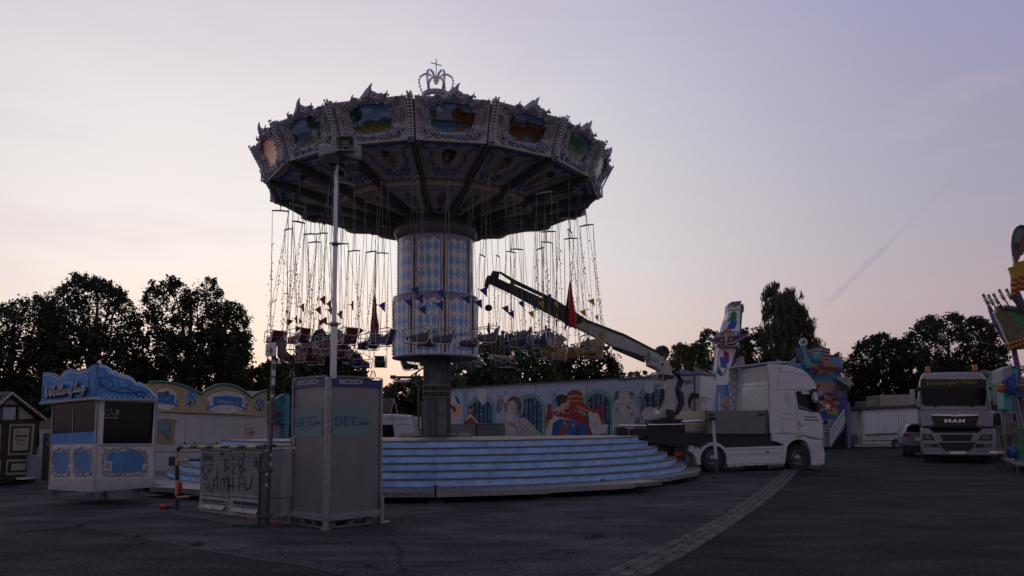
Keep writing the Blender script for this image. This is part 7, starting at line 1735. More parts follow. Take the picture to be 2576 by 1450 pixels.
grad(k6p([(1058, 912), (1142, 940), (1150, 1000), (1145, 1095), (1110, 1110), (1120, 1180), (1080, 1270), (1060, 1260), (1100, 1180), (985, 1140), (1030, 1180), (1020, 1120), (1010, 1005), (1070, 1020)]), [(880, (170, 30, 50)), (895, (140, 40, 110)), (908, (60, 80, 190)), (930, (30, 120, 80)), (945, (30, 110, 60))])
grad(k6p([(980, 1135), (1060, 1260), (1040, 1300), (975, 1250)]), [(920, (30, 120, 80)), (950, (25, 100, 60))])
cv.line(k6p([(1150, 325), (1305, 312)]), 2.4, (120, 118, 122)); cv.line(k6p([(1002, 898), (1235, 885)]), 2.2, (110, 110, 112)); cv.line(k6p([(1190, 298), (1210, 285), (1240, 270), (1250, 300)]), 2, (190, 30, 50))
cv.poly(k6p([(1185, 270), (1240, 210), (1290, 255)]), (150, 165, 50))
cv.poly(k6p([(1235, 940), (1250, 940), (1255, 1080), (1190, 1180), (1160, 1170)]), (60, 70, 160)); cv.poly(k6p([(1235, 940), (1250, 940), (1250, 1010), (1215, 1080)]), (160, 30, 60))
pprint_('arm_print', PK, cv, 0, 0, 1, 1, 90, 120, t, off=.006, pts=k6p([(1168, 250), (1310, 245), (1300, 640), (1068, 625)])); pprint_('arm_print', PK, cv, 0, 0, 1, 1, 90, 150, t, off=.006, pts=k6p([(1012, 855), (1240, 850), (1262, 900), (1255, 1080), (1110, 1420), (950, 1420), (962, 1300)]))
grc = [mat('ride_' + n_, c_, .45) for n_, c_ in (('blue', (.03, .07, .25)), ('green', (.05, .22, .10)), ('lime', (.25, .28, .05)), ('violet', (.10, .04, .16)), ('red', (.26, .02, .05)), ('orange', (.45, .20, .05)), ('teal', (.05, .26, .30)))]
RB_, RG, RL, RV, RR_, RO_, RTe = grc
B().pp(PK, k6p([(1172, 252), (1180, 210), (1330, 195), (1312, 246)]), .05, .9).make('arm_cap', RB_, t); B().pp(PK, k6p([(1185, 270), (1240, 208), (1290, 258)]), .07, .05).make('cap_triangle', RL, t)
for pts, mt_ in ((k6p([(1312, 250), (1345, 230), (1365, 290), (1358, 360), (1340, 370), (1335, 450), (1310, 460)]), RG), (k6p([(1310, 455), (1335, 450), (1325, 560), (1322, 680), (1300, 640)]), RB_), (k6p([(1062, 640), (1062, 600), (1130, 400), (1140, 250), (1165, 240), (1150, 330), (1075, 620)]), RB_), (k6p([(1345, 235), (1365, 290), (1360, 350), (1352, 300)]), RL), (k6p([(1000, 860), (1012, 855), (962, 1300), (950, 1420), (940, 1420), (955, 1290)]), RB_)): B().pp(PK, pts, -.05, .8).make('arm_side_panel', mt_, t)
wing = k6p([(815, 740), (830, 735), (930, 742), (935, 715), (960, 700), (985, 665), (1020, 655), (1060, 635), (1130, 600), (1200, 635), (1270, 640), (1300, 665), (1305, 690), (1430, 672), (1435, 680), (1390, 715), (1300, 765), (1270, 790), (1200, 815), (1130, 822), (1095, 842), (1065, 822), (960, 825), (925, 812), (900, 782), (850, 765)])
sg_ = B().pp(PK, wing, .55, .25).make('wing_sign', mat('wing_lilac', (.30, .32, .48), .45), t)
cv = Cv(1770, 820, 1890, 875, (130, 135, 185), 3)
cv.poly(k6p([(825, 742), (935, 750), (980, 680), (1060, 650), (1200, 650), (1290, 680), (1425, 680), (1290, 750), (1250, 780), (1090, 820), (960, 800), (900, 770)]), (75, 50, 105)); cv.poly(k6p([(825, 742), (935, 748), (950, 790), (890, 765)]), (140, 35, 60)); cv.poly(k6p([(1290, 700), (1425, 680), (1290, 745)]), (140, 35, 60)); cv.poly(k6p([(1080, 660), (1140, 660), (1110, 800), (1090, 800)]), (210, 180, 180)); cv.line(k6p([(950, 800), (1090, 830), (1250, 790)]), 1, (200, 200, 215)); cv.line(k6p([(930, 800), (980, 810)]), 1.5, (150, 150, 70)); cv.line(k6p([(1160, 805), (1250, 775)]), 1.5, (150, 150, 70))
pprint_('wing_print', PK, cv, 0, 0, 1, 1, 160, 80, t, off=.556, pts=wing)
for x, y, r_ in ((1130, 630, 8), (1040, 768, 6), (1170, 755, 6)): B().pp(PK, star(*k6(x, y), r_, sx=1.1), .62, .06).make('star', RO_, t)
text('lettering', 'SKATER', PK, *k6(945, 728), *k6(1270, 700), 8, mat('cream_sign_letters', (.5, .48, .36), .5), t, off=.60, bold=.04, shear=.15, ext=.02)
b = B()
for i in range(14): b.ball(PK.at(*k6(1005 + i * 17, 897 - i), .03), .06, 5, 3)
for i in range(14): b.ball(PK.at(*k6(1150 + i * 11.6, 326 - i), .03), .05, 5, 3)
b.make('arm_bulbs', bulbm, t, kind='stuff')
b = B(); b.pp(PK, k6p([(1240, 850), (1300, 800), (1305, 860), (1280, 900), (1285, 1010), (1255, 1080), (1262, 900)]), .1, .6); b.pp(PK, k6p([(1250, 1080), (1265, 1020), (1360, 1050), (1375, 1080), (1370, 1130), (1200, 1160)]), -.1, .8); b.pp(PK, k6p([(1310, 1000), (1360, 1000), (1365, 1050), (1320, 1045)]), -.1, .4); b.pp(PK, k6p([(975, 840), (1250, 840), (1240, 865), (985, 865)]), .3, .5); b.make('hinge_unit', mat('machine_grey', (.35, .34, .33), .6, dirt=.4), t)
b = B()
for i in range(6): b.tube([PK.at(*k6(1235 + i * 4, 860), .3), PK.at(*k6(1262 + i * 5, 930), .35), PK.at(*k6(1255 + i * 3, 1030), .3)], .05, 5)
b.make('hinge_hoses', black, t, kind='stuff')
# rear wall of the ride, seen left and right of the cab
def kC(x, y): return (1918 + x * .2602, 817.6 + y * .2602)
YW = 50.0; PW2 = Pl((dep(1700, 1050, YW).x, YW), (dep(2130, 1050, YW).x, YW))
t = thing('ride_backdrop', dep(2080, 1125, YW), 'colourful ride backdrop with torch statue, striped flag and orange SKATER star', 'ride')
wallol = [(1690, 1125), (1690, 940), (1707, 934), (1715, 928), (1745, 937), (1752, 941), (1746, 922), (1783, 938), (1788, 938), (1794, 932), (1788, 918), (1810, 930), (1925, 922), (1935, 915), (1940, 921), (1962, 905), (1970, 917), (1986, 913), (2005, 899), (2000, 915), (2024, 912), (2034, 925), (2085, 898), (2117, 898), (2119, 925), (2112, 935), (2126, 963), (2134, 1031), (2136, 1125)]
B().pp(PW2, wallol, 0, .4).make('backdrop_board', RB_, t)
cv = Cv(1685, 890, 2140, 1126, (70, 130, 190), 1.5); r = np.random.RandomState(12)
zig = [q for q in wallol[1:27]]; cv.line(zig, 8, (140, 125, 115)); cv.line([(x, y + 1.5) for x, y in zig], 1.2, (70, 55, 55)); cv.line([(x, y + 4) for x, y in zig], 1, (205, 190, 175))
b_ = [kC(490, 470), kC(700, 480), kC(740, 620), kC(830, 700), kC(830, 1000), kC(480, 1000)]
for i in range(12): cv.rect(2040, 945 + i * 6, 2136, 951 + i * 6, [(60, 140, 185), (75, 140, 170), (100, 150, 160), (150, 140, 140), (200, 150, 125), (215, 140, 130), (160, 100, 150), (110, 70, 150), (90, 60, 150), (70, 55, 140), (60, 55, 140), (60, 60, 150)][i])
for i in range(30): cv.ell(*kC(500 + r.rand() * 220, 560 + r.rand() * 100), 8, 3, [(215, 165, 140), (120, 160, 190), (190, 120, 140)][r.randint(3)], .4)
cv.ell(*kC(540, 595), 4.5, 5, (120, 70, 55)); cv.ell(*kC(560, 660), 8, 8, (170, 165, 175)); cv.poly([kC(590, 660), kC(640, 655), kC(620, 720), kC(590, 700)], (120, 50, 110)); cv.poly([kC(700, 760), kC(830, 700), kC(830, 900), kC(740, 900)], (80, 60, 150))
for i in range(40): cv.ell(1815 + r.rand() * 18, 1000 + r.rand() * 75, 5, 5, [(210, 130, 40), (180, 40, 50), (60, 110, 170), (220, 170, 60)][r.randint(4)], .7)
for i in range(22): cv.rect(1806, 990 + i * 4, 1812, 992 + i * 4, (225, 225, 230)); cv.rect(1803, 955 + i * 3, 1822, 956.3 + i * 3, (180, 180, 215), .7)
for i in range(30): cv.ell(2066 + r.rand() * 60, 1060 + r.rand() * 50, 4, 3, [(120, 80, 150), (60, 100, 170), (190, 190, 200)][r.randint(3)], .6)
pprint_('backdrop_print', PW2, cv, 0, 0, 1, 1, 500, 240, t, off=.006, pts=wallol)
fl1 = [kC(315, 225), kC(360, 212), kC(400, 220), (2032, 873), (2034, 905), (2020, 907), (2005, 894)]
B().pp(PW2, fl1, .10, .08).make('flag_blue', RB_, t)
b = B()
for i in range(5):
    for j in range(5):
        u, v = kC(335 + i * 24 + j * 4, 238 + j * 24 + i * 3)
        if u < 2031: b.pp(PW2, star(u, v, 2.0), .13, .02)
b.make('flag_stars', wl, t, kind='stuff')
for i in range(8):
    b = B(); 
    for k in range(10):
        x0, x1 = 445 + k * 21, 445 + (k + 1) * 21; w0 = 10 * sin(x0 / 32); w1 = 10 * sin(x1 / 32)
        y0 = 220 + i * 17
        b.pp(PW2, [kC(x0, y0 + w0), kC(x1, y0 + w1), kC(x1, y0 + 17 + w1), kC(x0, y0 + 17 + w0)], .10 + .08 * sin(x0 / 32), .08)
    b.make('flag_stripe', (mat('stripe_red', (.22, .03, .04), .6), mat('stripe_white', (.42, .38, .40), .6))[i % 2], t)
stt = mat('statue_teal', (.09, .30, .33), .5)
b = B(); b.pp(PW2, [kC(375, 205), kC(418, 205), kC(430, 240), kC(440, 300), kC(480, 320), kC(470, 360), kC(560, 360), kC(600, 380), kC(500, 400), kC(470, 430), kC(430, 420), kC(395, 345), kC(408, 330)], .35, .3); b.make('statue_body', stt, t, bevel=.04)
B().ball(PW2.at(*kC(520, 312), .4), .33, 12, 8, (.95, .5, 1.15)).make('statue_head', stt, t, smooth_=True)
b = B()
for a in range(-70, 71, 20): p = PW2.at(*kC(520, 290), .45); d_ = PW2.e * sin(R_(a)) + Vector((0, 0, cos(R_(a)))); b.tube([p + d_ * .28, p + d_ * .52], [.04, .01], 4)
b.make('statue_crown', stt, t); B().ball(PW2.at(*kC(396, 168), .4), .24, 14, 8, (1, .35, 1)).make('torch_disc', mat('torch_teal', (.10, .34, .38), .5), t, smooth_=True)
b = B()
for i in range(22): a = 2 * pi * i / 22; b.ball(PW2.at(396 * .2602 + 1918 + 8.2 * cos(a), 168 * .2602 + 817.6 + 8.2 * sin(a), .6), .07, 5, 3)
b.make('torch_bulbs', bulbm, t, kind='stuff')
s1 = [kC(592, 295), kC(628, 378), kC(722, 380), kC(715, 415), kC(650, 432), kC(683, 502), kC(600, 458), kC(522, 498), kC(540, 440), kC(470, 470), kC(485, 430), kC(440, 420), kC(490, 385), kC(560, 380)]
B().pp(PW2, s1, .70, .15).make('star_border', mat('star_border', (.30, .22, .16), .5), t); c0 = kC(590, 410)
B().pp(PW2, [(c0[0] + (x - c0[0]) * .86, c0[1] + (y - c0[1]) * .86) for x, y in s1], .78, .08).make('star_face', mat('star_orange', (.34, .15, .06), .5), t)
B().pp(PW2, [kC(700, 400), kC(740, 405), kC(800, 450), kC(870, 490), kC(860, 500), kC(780, 470), kC(700, 425)], .3, .15).make('side_ray', RV, t)
mL = mat('skater_letters', (.12, .03, .04), .5)
for ch, x0, x1, y, h in (('S', 450, 490, 455, 12), ('K', 496, 535, 443, 10), ('A', 540, 605, 432, 22), ('T', 608, 645, 443, 10), ('E', 650, 685, 448, 11), ('R', 690, 722, 452, 11)): text('lettering', ch, PW2, *kC(x0, y), *kC(x1, y), h, mL, t, off=.87, bold=.05, ext=.02)
s2c = kC(648, 770)
B().pp(PW2, star(*s2c, 30, .55, 7, -pi / 2 + .5), .5, .1).make('burst_star', mat('burst_yellow', (.42, .27, .10), .5), t); B().pp(PW2, star(s2c[0] + 2, s2c[1], 22, .38, 5, -pi / 2 + .55), .56, .08).make('burst_star', RR_, t); B().pp(PW2, star(s2c[0] - 4, s2c[1] + 5, 11, .42), .62, .06).make('burst_star', wl, t)
B().pp(PW2, [kC(560, 870), kC(640, 880), kC(640, 920), kC(575, 920)], .45, .2).make('price_board', RB_, t); B().pp(PW2, [kC(640, 830), kC(700, 835), kC(745, 830), kC(730, 870), kC(660, 868)], .55, .1).make('yellow_board', RL, t)
B().pp(PW2, [kC(705, 665), kC(735, 550), kC(745, 548), kC(798, 650), kC(770, 712), kC(715, 708)], 1.2, .3).make('grey_shield', mat('shield_grey', (.12, .12, .13), .5), t)
b = B(); b.pp(PW2, [kC(700, 530), kC(745, 515), kC(755, 500), kC(790, 500), kC(818, 560), (2134, 980), kC(800, 640), kC(780, 600), kC(760, 540), kC(715, 560)], 1.3, .5); b.pp(PW2, [kC(815, 500), kC(860, 520), kC(862, 580), kC(845, 630), kC(815, 640)], 1.0, .5); b.make('lifting_unit', mat('unit_grey', (.28, .28, .29), .5, dirt=.4), t)
b = B()
for i in range(9): b.bar(PW2.at(*kC(700 + i * 16, 520 + i * 16 * .6), 1.6), PW2.at(*kC(716 + i * 15, 540 + i * 14), 1.6), .15, .12)
b.make('unit_details', black, t, kind='stuff')
# stairs with white railing
YR = 48.0; PR2 = Pl((dep(2085, 1050, YR).x, YR), (dep(2126, 1050, YR).x, YR))
for i in range(9):
    f_ = i / 8; B().pr(PR2, 2088 + 36 * f_ - 1, 1112 - 58 * f_, 2093 + 36 * f_, 1120 - 58 * f_ + 3, 0, 1.4).make('stair_tread', alu, t)
wr = mat('rail_white', (.55, .54, .55), .5)
B().tube([PR2.at(2088, 1085), PR2.at(2123.5, 1031)], .05, 5).make('handrail', wr, t); B().tube([PR2.at(2089.5, 1116), PR2.at(2124.5, 1056)], .05, 5).make('handrail', wr, t)
for i in range(13):
    f_ = i / 12; B().tube([PR2.at(2088 + 35.5 * f_, 1085 - 54 * f_), PR2.at(2089.5 + 35 * f_, 1116 - 60 * f_)], .035, 4).make('baluster', wr, t)
B().pp(PR2, [(2062, 1125), (2062, 1056), (2098, 1054), (2100, 1075), (2090, 1095), (2090, 1125)], -.3, 1.6).make('stage_front', mat('stage_grey', (.26, .26, .30), .6, var=.3), t)
for i in range(4): B().pr(PR2, 2064, 1062 + i * 8, 2092, 1064 + i * 8, -.2, .1).make('stage_slat', wr, t)
b = B()
for i in range(10): b.pr(PR2, 2100 + i * 3.7, 1122 - i * .2 - (i * 4.6), 2102.6 + i * 3.7, 1128, -.4, .1)
b.make('skirt_slats', mat('skirt_dark', (.03, .03, .033), .7), t, kind='stuff')
for u in (2077, 2133): B().tube([gnd(u, 1128 if u < 2100 else 1126), PR2.at(u, 1056)], .10, 6).make('stage_post', RB_ if u < 2100 else steel, t)
B().pp(PR2, [(2134, 1128), (2130, 1045), (2136, 1010), (2142, 1040), (2140, 1128)], .1, .4).make('side_frame', mat('frame_stripe', (.12, .13, .22), .5, var=.6, vs=20), t)

# ================================================================== sales trailer and things at the right back
def k3(x, y): return (2075.5 + x * .3036, 786 + y * .3036)
a_ = gnd(2182, 1127); PT3 = Pl(a_, dep(2312, 1122, a_.y + .6))
t = thing('sales_trailer', a_, 'closed white sales trailer left of the silver truck', 'trailer')
B().pp(PT3, [k3(310, 1098), k3(312, 812), k3(560, 795), k3(800, 783), k3(830, 783), k3(830, 1096), k3(560, 1100)], 0, 2.2).make('trailer_body', mat('trailer_white', (.50, .49, .50), .5, dirt=.4), t, bevel=.04)
B().pp(PT3, [k3(325, 1010), k3(326, 838), k3(606, 822), k3(606, 1000)], .03, .03).make('sales_hatch', white, t, bevel=.01); B().pp(PT3, [k3(612, 1000), k3(612, 822), k3(820, 812), k3(820, 998)], .03, .03).make('sales_hatch', white, t, bevel=.01)
B().pp(PT3, [k3(340, 1021), k3(340, 1013), k3(830, 990), k3(830, 998)], .05, .03).make('trim_rail', steel, t); B().pp(PT3, [k3(320, 1068), k3(320, 1062), k3(830, 1055), k3(830, 1061)], .02, .02).make('trim_rail', steel, t)
B().pp(PT3, [k3(270, 800), k3(275, 782), k3(800, 768), k3(830, 770), k3(830, 786), k3(310, 806)], .15, 2.4).make('roof_edge', mat('roof_dark', (.05, .05, .055), .6), t)
PT4 = Pl(a_ + Vector((-1.1, 1.3, 0)), a_)
B().pp(PT4, [k3(240, 1098), k3(222, 1040), k3(222, 815), k3(275, 812), k3(285, 1090)], .02, .1).make('end_wall', mat('end_cream', (.48, .45, .42), .5, dirt=.3), t); B().pp(PT4, [k3(283, 1095), k3(274, 812), k3(310, 812), k3(330, 1060), k3(328, 1110)], .02, .1).make('corner_print', mat('corner_plum', (.10, .05, .09), .5, var=.6, vs=10), t)
B().pp(PT3, [k3(240, 1116), k3(245, 1090), k3(640, 1094), k3(640, 1112), k3(350, 1118)], .06, 2.2).make('skirt', mat('skirt_cream', (.30, .29, .27), .6, dirt=.5), t)
wheel(PT3, *k3(600, 1092), .36, .10, .2, t, fancy=True)
B().pp(PT3, [k3(560, 1100), k3(565, 1066), k3(635, 1064), k3(640, 1100)], .04, .05).make('wheel_arch', black, t)
YX = 56; PX_ = Pl((dep(2180, 1000, YX).x, YX), (dep(2300, 1000, YX).x, YX))
t = thing('storage_container', dep(2240, 1100, YX), 'pale beige container body rising behind the white sales trailer', 'container')
B().pp(PX_, [k3(345, 1000), k3(347, 737), k3(462, 730), k3(462, 1000)], -.5, 2.0).make('low_body', mat('container_beige', (.24, .22, .20), .6, dirt=.4), t, bevel=.05); B().pp(PX_, [k3(462, 1000), k3(460, 692), k3(480, 688), k3(700, 680), k3(704, 700), k3(720, 1000)], 0, 2.4).make('container_body', mat('container_sand', (.30, .28, .24), .6, dirt=.4), t, bevel=.05); B().pp(PX_, [k3(700, 1000), k3(704, 718), k3(850, 716), k3(850, 1000)], -.3, 2.4).make('rear_body', MC['container_beige'], t)
t = thing('red_white_cone', gnd(2147, 1127), 'dark post box with red marks beside the left end of the sales trailer', 'post'); b = B(); p = gnd(2147, 1127); b.box(p + Vector((0, 0, .45)), (.45, .4, .9)); b.make('post_body', steel, t)
for z in (.35, .8): B().box(p + Vector((0, -.21, z)), (.3, .02, .12)).make('red_stripe', redp, t)
t.name = 'post_box'
# SUV
a_ = gnd(2290, 1151); PU = Pl(a_, a_ + Vector((cos(R_(24)), -sin(R_(24)), 0)))
t = thing('parked_car', a_ + Vector((0.6, 0, 0)), 'silver car seen from behind, half hidden by the silver truck', 'car')
su = mat('car_silver', (.26, .26, .28), .3, .4, coat=.6)
B().pp(PU, [k3(640, 1110), k3(637, 1060), k3(640, 1000), k3(652, 975), k3(672, 945), k3(692, 925), k3(760, 918), k3(900, 918), k3(930, 930), k3(950, 960), k3(975, 1000), k3(978, 1110), k3(940, 1155), k3(670, 1150)], 0, 3.6).make('body', su, t, bevel=.14, smooth_=True)
B().pp(PU, [k3(670, 992), k3(682, 950), k3(700, 938), k3(900, 936), k3(925, 960), k3(935, 992)], .02, .06).make('rear_window', glassd, t, bevel=.02); B().pp(PU, [k3(643, 1028), k3(645, 1005), k3(680, 1002), k3(705, 1010), k3(695, 1025), k3(660, 1030)], .04, .1).make('tail_light', redlens, t, bevel=.015)
B().pp(PU, [k3(640, 1140), k3(642, 1095), k3(700, 1105), k3(960, 1105), k3(960, 1150), k3(680, 1165)], .05, .3).make('bumper', mat('bumper_black', (.03, .03, .032), .6), t, bevel=.03); B().pp(PU, [k3(746, 1062), k3(752, 1040), k3(782, 1038), k3(790, 1050), k3(786, 1068), k3(758, 1068)], .06, .03).make('number_plate', mat('plate_white', (.80, .80, .80), .5), t, bevel=.006)
B().pp(PU, [k3(700, 928), k3(705, 922), k3(905, 922), k3(905, 930)], .12, .15).make('roof_spoiler', su, t)
for u in (668, 930): B().pp(PU, [k3(u - 25, 1195), k3(u - 25, 1110), k3(u + 25, 1110), k3(u + 25, 1198)], -.1, .3).make('wheel', rubber, t, bevel=.03)
B().pp(PU, [k3(700, 1190), k3(700, 1150), k3(740, 1150), k3(740, 1185)], -.6, .3).make('exhaust_box', black, t)
# ================================================================== silver truck
a_ = gnd(2412, 1166); PA = Pl(a_, a_ + Vector((cos(R_(27)), -sin(R_(27)), 0)))
t = thing('silver_truck', a_, 'silver truck facing the camera with Dschungel-Train visor and orange beacons', 'truck')
ms = mat('truck_silver', (.30, .30, .33), .35, .35, coat=.4, dirt=.15, var=.05)
cabo = [k3(776, 900), k3(772, 800), k3(776, 640), k3(785, 560), k3(800, 512), k3(820, 503), k3(1060, 494), k3(1290, 496), k3(1318, 510), k3(1340, 570), k3(1352, 640), k3(1372, 760), k3(1392, 830), k3(1398, 960), k3(790, 952)]
B().pp(PA, cabo, 0, 2.3).make('cab', ms, t, bevel=.10, smooth_=True)
low = [k3(800, 955), k3(795, 990), k3(800, 1110), k3(806, 1175), k3(850, 1185), k3(1380, 1190), k3(1418, 1180), k3(1420, 1100), k3(1412, 980), k3(1400, 958), k3(1310, 950), k3(1270, 990), k3(900, 990), k3(860, 950)]
B().pp(PA, low, .12, 2.2).make('bumper', ms, t, bevel=.05, smooth_=True)
B().pp(PA, [k3(790, 600), k3(792, 555), k3(1335, 556), k3(1342, 610), k3(1338, 625), k3(800, 625)], .10, .09).make('visor_panel', mat('visor_black', (.012, .012, .014), .4), t)
text('lettering', 'Dschungel-Train', PA, *k3(838, 602), *k3(1256, 591), 8.5, mat('gold_letters', (.22, .16, .025), .5), t, off=.115, shear=.25, bold=.035)
B().pp(PA, [k3(795, 700), k3(798, 628), k3(1335, 628), k3(1337, 700), k3(1325, 768), k3(1310, 774), k3(830, 775), k3(808, 765)], .03, .03).make('windscreen', glassd, t, bevel=.01)
for x0, x1, xr in ((830, 1020, 915), (1050, 1250, 1218)): B().bar(PA.at(*k3(x0, 762), .08), PA.at(*k3(x1, 768), .08), .03, .03).make('wiper', black, t); B().pp(PA, [k3(xr - 12, 788), k3(xr - 10, 765), k3(xr + 12, 765), k3(xr + 12, 785)], .05, .04).make('wiper_pivot', black, t)
B().tube([PA.at(*k3(785, 808), .01), PA.at(*k3(1380, 808), .01)], .010, 4).make('body_seam', seamm, t)
g_ = B().pp(PA, [k3(880, 856), k3(882, 846), k3(1272, 846), k3(1272, 860), k3(1248, 950), k3(908, 946)], .08, .07).make('grille', mat('grille_black', (.008, .008, .009), .3), t, bevel=.01)
B().pp(PA, [k3(880, 856), k3(882, 845), k3(1272, 845), k3(1272, 857), k3(1105, 862), k3(1085, 868), k3(1060, 866), k3(1040, 860)], .10, .03).make('chrome_strip', chrome, g_, bevel=.004)
for ch, x0, x1 in (('M', 990, 1045), ('A', 1050, 1105), ('N', 1110, 1160)): text('lettering', ch, PA, *k3(x0, 912), *k3(x1, 912), 7.6, chrome, g_, off=.11, bold=.06, ext=.01)
B().tube([PA.at(*k3(x, y), .11) for x, y in ((1052, 848), (1058, 862), (1090, 862), (1096, 850), (1070, 847))], .012, 5).make('emblem', steel, g_)
b = B(); P = [k3(800, 950), k3(860, 952), k3(905, 990), k3(1270, 990), k3(1300, 952), k3(1395, 955)]; b.tube([PA.at(*q, .13) for q in P], .03, 5); b.make('bumper_gap', black, t)
B().pp(PA, [k3(945, 1015), k3(1230, 1013), k3(1205, 1066), k3(975, 1068)], .15, .04).make('air_intake', black, t, bevel=.01); B().pp(PA, [k3(935, 1080), k3(1248, 1078), k3(1215, 1135), k3(1190, 1145), k3(1000, 1145), k3(975, 1130)], .15, .04).make('air_intake', black, t, bevel=.01); B().pp(PA, [k3(1070, 1080), k3(1110, 1078), k3(1105, 1100), k3(1075, 1100)], .20, .06).make('tow_eye', black, t)
for s_ in ([k3(930, 1010), k3(945, 1012), k3(978, 1064), k3(965, 1070)], [k3(1232, 1012), k3(1246, 1010), k3(1220, 1068), k3(1205, 1064)]): B().pp(PA, s_, .17, .05).make('intake_trim', ms, t)
hl = mat('headlight_glass', (.16, .17, .18), .12, .2)
for q, q2_ in (([k3(805, 1010), k3(880, 1010), k3(912, 1060), k3(808, 1056)], [k3(822, 1018), k3(866, 1018), k3(884, 1052), k3(824, 1050)]), ([k3(1300, 1012), k3(1380, 1012), k3(1380, 1062), k3(1268, 1060)], [k3(1308, 1020), k3(1366, 1020), k3(1366, 1056), k3(1290, 1052)])):
    o = B().pp(PA, q, .16, .06).make('headlight', black, t, bevel=.01); B().pp(PA, q2_, .17, .01).make('headlight_lens', hl, o, bevel=.004)
for q in ([k3(818, 1088), k3(930, 1090), k3(955, 1120), k3(822, 1114)], [k3(1255, 1092), k3(1382, 1090), k3(1382, 1116), k3(1240, 1122)]):
    o = B().pp(PA, q, .16, .05).make('fog_light', black, t); c_ = (q[0][0] + 10, (q[0][1] + q[2][1]) / 2) if q[0][0] < 2400 else (q[1][0] - 12, (q[0][1] + q[2][1]) / 2); B().pr(PA, c_[0] - 9, c_[1] - 3.4, c_[0] + 9, c_[1] + 3.4, .17, .02).make('fog_lens', hl, o)
B().tube([PA.at(*k3(806, 1148), .13), PA.at(*k3(1416, 1150), .13)], .010, 4).make('body_seam', seamm, t)
B().pp(PA, [k3(1040, 1176), k3(1036, 1165), k3(1040, 1152), k3(1160, 1151), k3(1167, 1162), k3(1162, 1176)], .17, .02).make('number_plate', MC['plate_white'], t, bevel=.006)
orm = mat('beacon_orange', (.60, .10, .01), .25)
for x, y in ((853, 502), (1243, 490)):
    o = B().lathe([(0, 0), (.10, 0), (.10, .05), (.085, .06), (.085, .24), (.06, .27), (0, .27)], 14, c=PA.at(*k3(x, y), -.35)).make('beacon', orm, t, smooth_=True); B().lathe([(0, -.05), (.11, -.05), (.11, .03), (0, .03)], 14, c=PA.at(*k3(x, y), -.35)).make('beacon_base', black, o)
for x in (817, 1288): B().pr(PA, k3(x - 15, 0)[0], k3(0, 549)[1], k3(x + 15, 0)[0], k3(0, 556)[1], .03, .04).make('roof_lamp', black, t)
for i in range(5): B().pr(PA, k3(870 + i * 100, 0)[0], k3(0, 500)[1], k3(888 + i * 100, 0)[0], k3(0, 494)[1], -.1, .06).make('roof_clip', black, t)
for q, q2_ in (([k3(703, 645), k3(712, 638), k3(745, 640), k3(748, 700), k3(745, 765), k3(715, 770), k3(704, 760)], None), ([k3(1388, 622), k3(1430, 630), k3(1445, 690), k3(1440, 770), k3(1410, 775), k3(1395, 760)], None)):
    B().pp(PA, q, .25, .28).make('mirror', ms, t, bevel=.04, smooth_=True)
for q, o_, h_ in (([k3(740, 640), k3(770, 620), k3(810, 615), k3(790, 650), k3(765, 662)], .3, .1), ([k3(740, 770), k3(785, 785), k3(792, 808), k3(770, 806)], .2, .1), ([k3(1355, 625), k3(1395, 625), k3(1395, 640), k3(1355, 640)], .1, .1), ([k3(1375, 780), k3(1410, 775), k3(1405, 800), k3(1380, 805)], .1, .1)): B().pp(PA, q, o_, h_).make('mirror_arm', black, t, bevel=.02)
for q in ([k3(785, 820), k3(830, 830), k3(862, 940), k3(800, 948)], [k3(1335, 830), k3(1390, 835), k3(1392, 950), k3(1308, 945)]): B().pp(PA, q, .03, .04).make('corner_panel', ms, t, bevel=.015)
for x in (858, 1350): B().pp(PA, [k3(x - 45, 1250), k3(x - 48, 1170), k3(x + 48, 1170), k3(x + 45, 1250)], -.35, .5).make('wheel', rubber, t, bevel=.05)
B().pp(PA, [k3(930, 1220), k3(930, 1180), k3(1290, 1180), k3(1290, 1205)], -1, .4).make('axle', black, t); B().pp(PA, [k3(800, 1150), k3(800, 900), k3(1400, 900), k3(1405, 1150)], -2.4, 3).make('rear_chassis', dk, t)
b = B(); b.lathe([(.02, 0), (.09, 0), (.15, -.12), (.12, -.12)], 10, c=PA.at(*k3(1312, 480), -.5), axis=Matrix.Rotation(R_(-10), 3, 'Y')); b.ball(PA.at(*k3(1335, 520), -.4), .12, 8, 5); b.make('air_horn', mat('brass_dull', (.12, .11, .05), .5), t)

# ================================================================== jungle ride at the right edge
def k1(x, y): return (2327 + x * .26026, 566 + y * .26026)
def k9(x, y): return (2327 + x * .23857, 880.5 + y * .23857)
YJ = 27.0; PJ = Pl((dep(2480, 1050, YJ).x, YJ), (dep(2600, 1050, YJ).x, YJ - .3))
t = thing('jungle_ride', dep(2560, 1150, YJ), 'jungle themed ride with leaf sign, curled horns and red and yellow edge tubes', 'ride')
jg = mat('jungle_board', (.05, .09, .04), .5, var=.5, vs=2.5); brd = [k1(665, 850), k1(690, 855), k1(705, 780), k1(735, 778), k1(760, 805), k1(775, 792), k1(957, 815), k1(1250, 840), k1(1250, 1150), k1(957, 1200), k1(830, 1200), k1(805, 1150)]
B().pp(PJ, brd, 0, .25).make('canopy_board', jg, t)
cv = Cv(2495, 760, 2660, 885, (60, 95, 50), 2); r = np.random.RandomState(3)
for i in range(700):
    x, y = 2495 + r.rand() * 165, 765 + r.rand() * 115; rot = 1.0 + r.randn() * .3
    cv.ell(x, y, 2 + r.rand() * 9, .8 + r.rand() * 1.6, [(40, 85, 45), (90, 110, 60), (60, 110, 70), (110, 95, 70), (40, 60, 40), (120, 125, 75)][r.randint(6)], .7, rot)
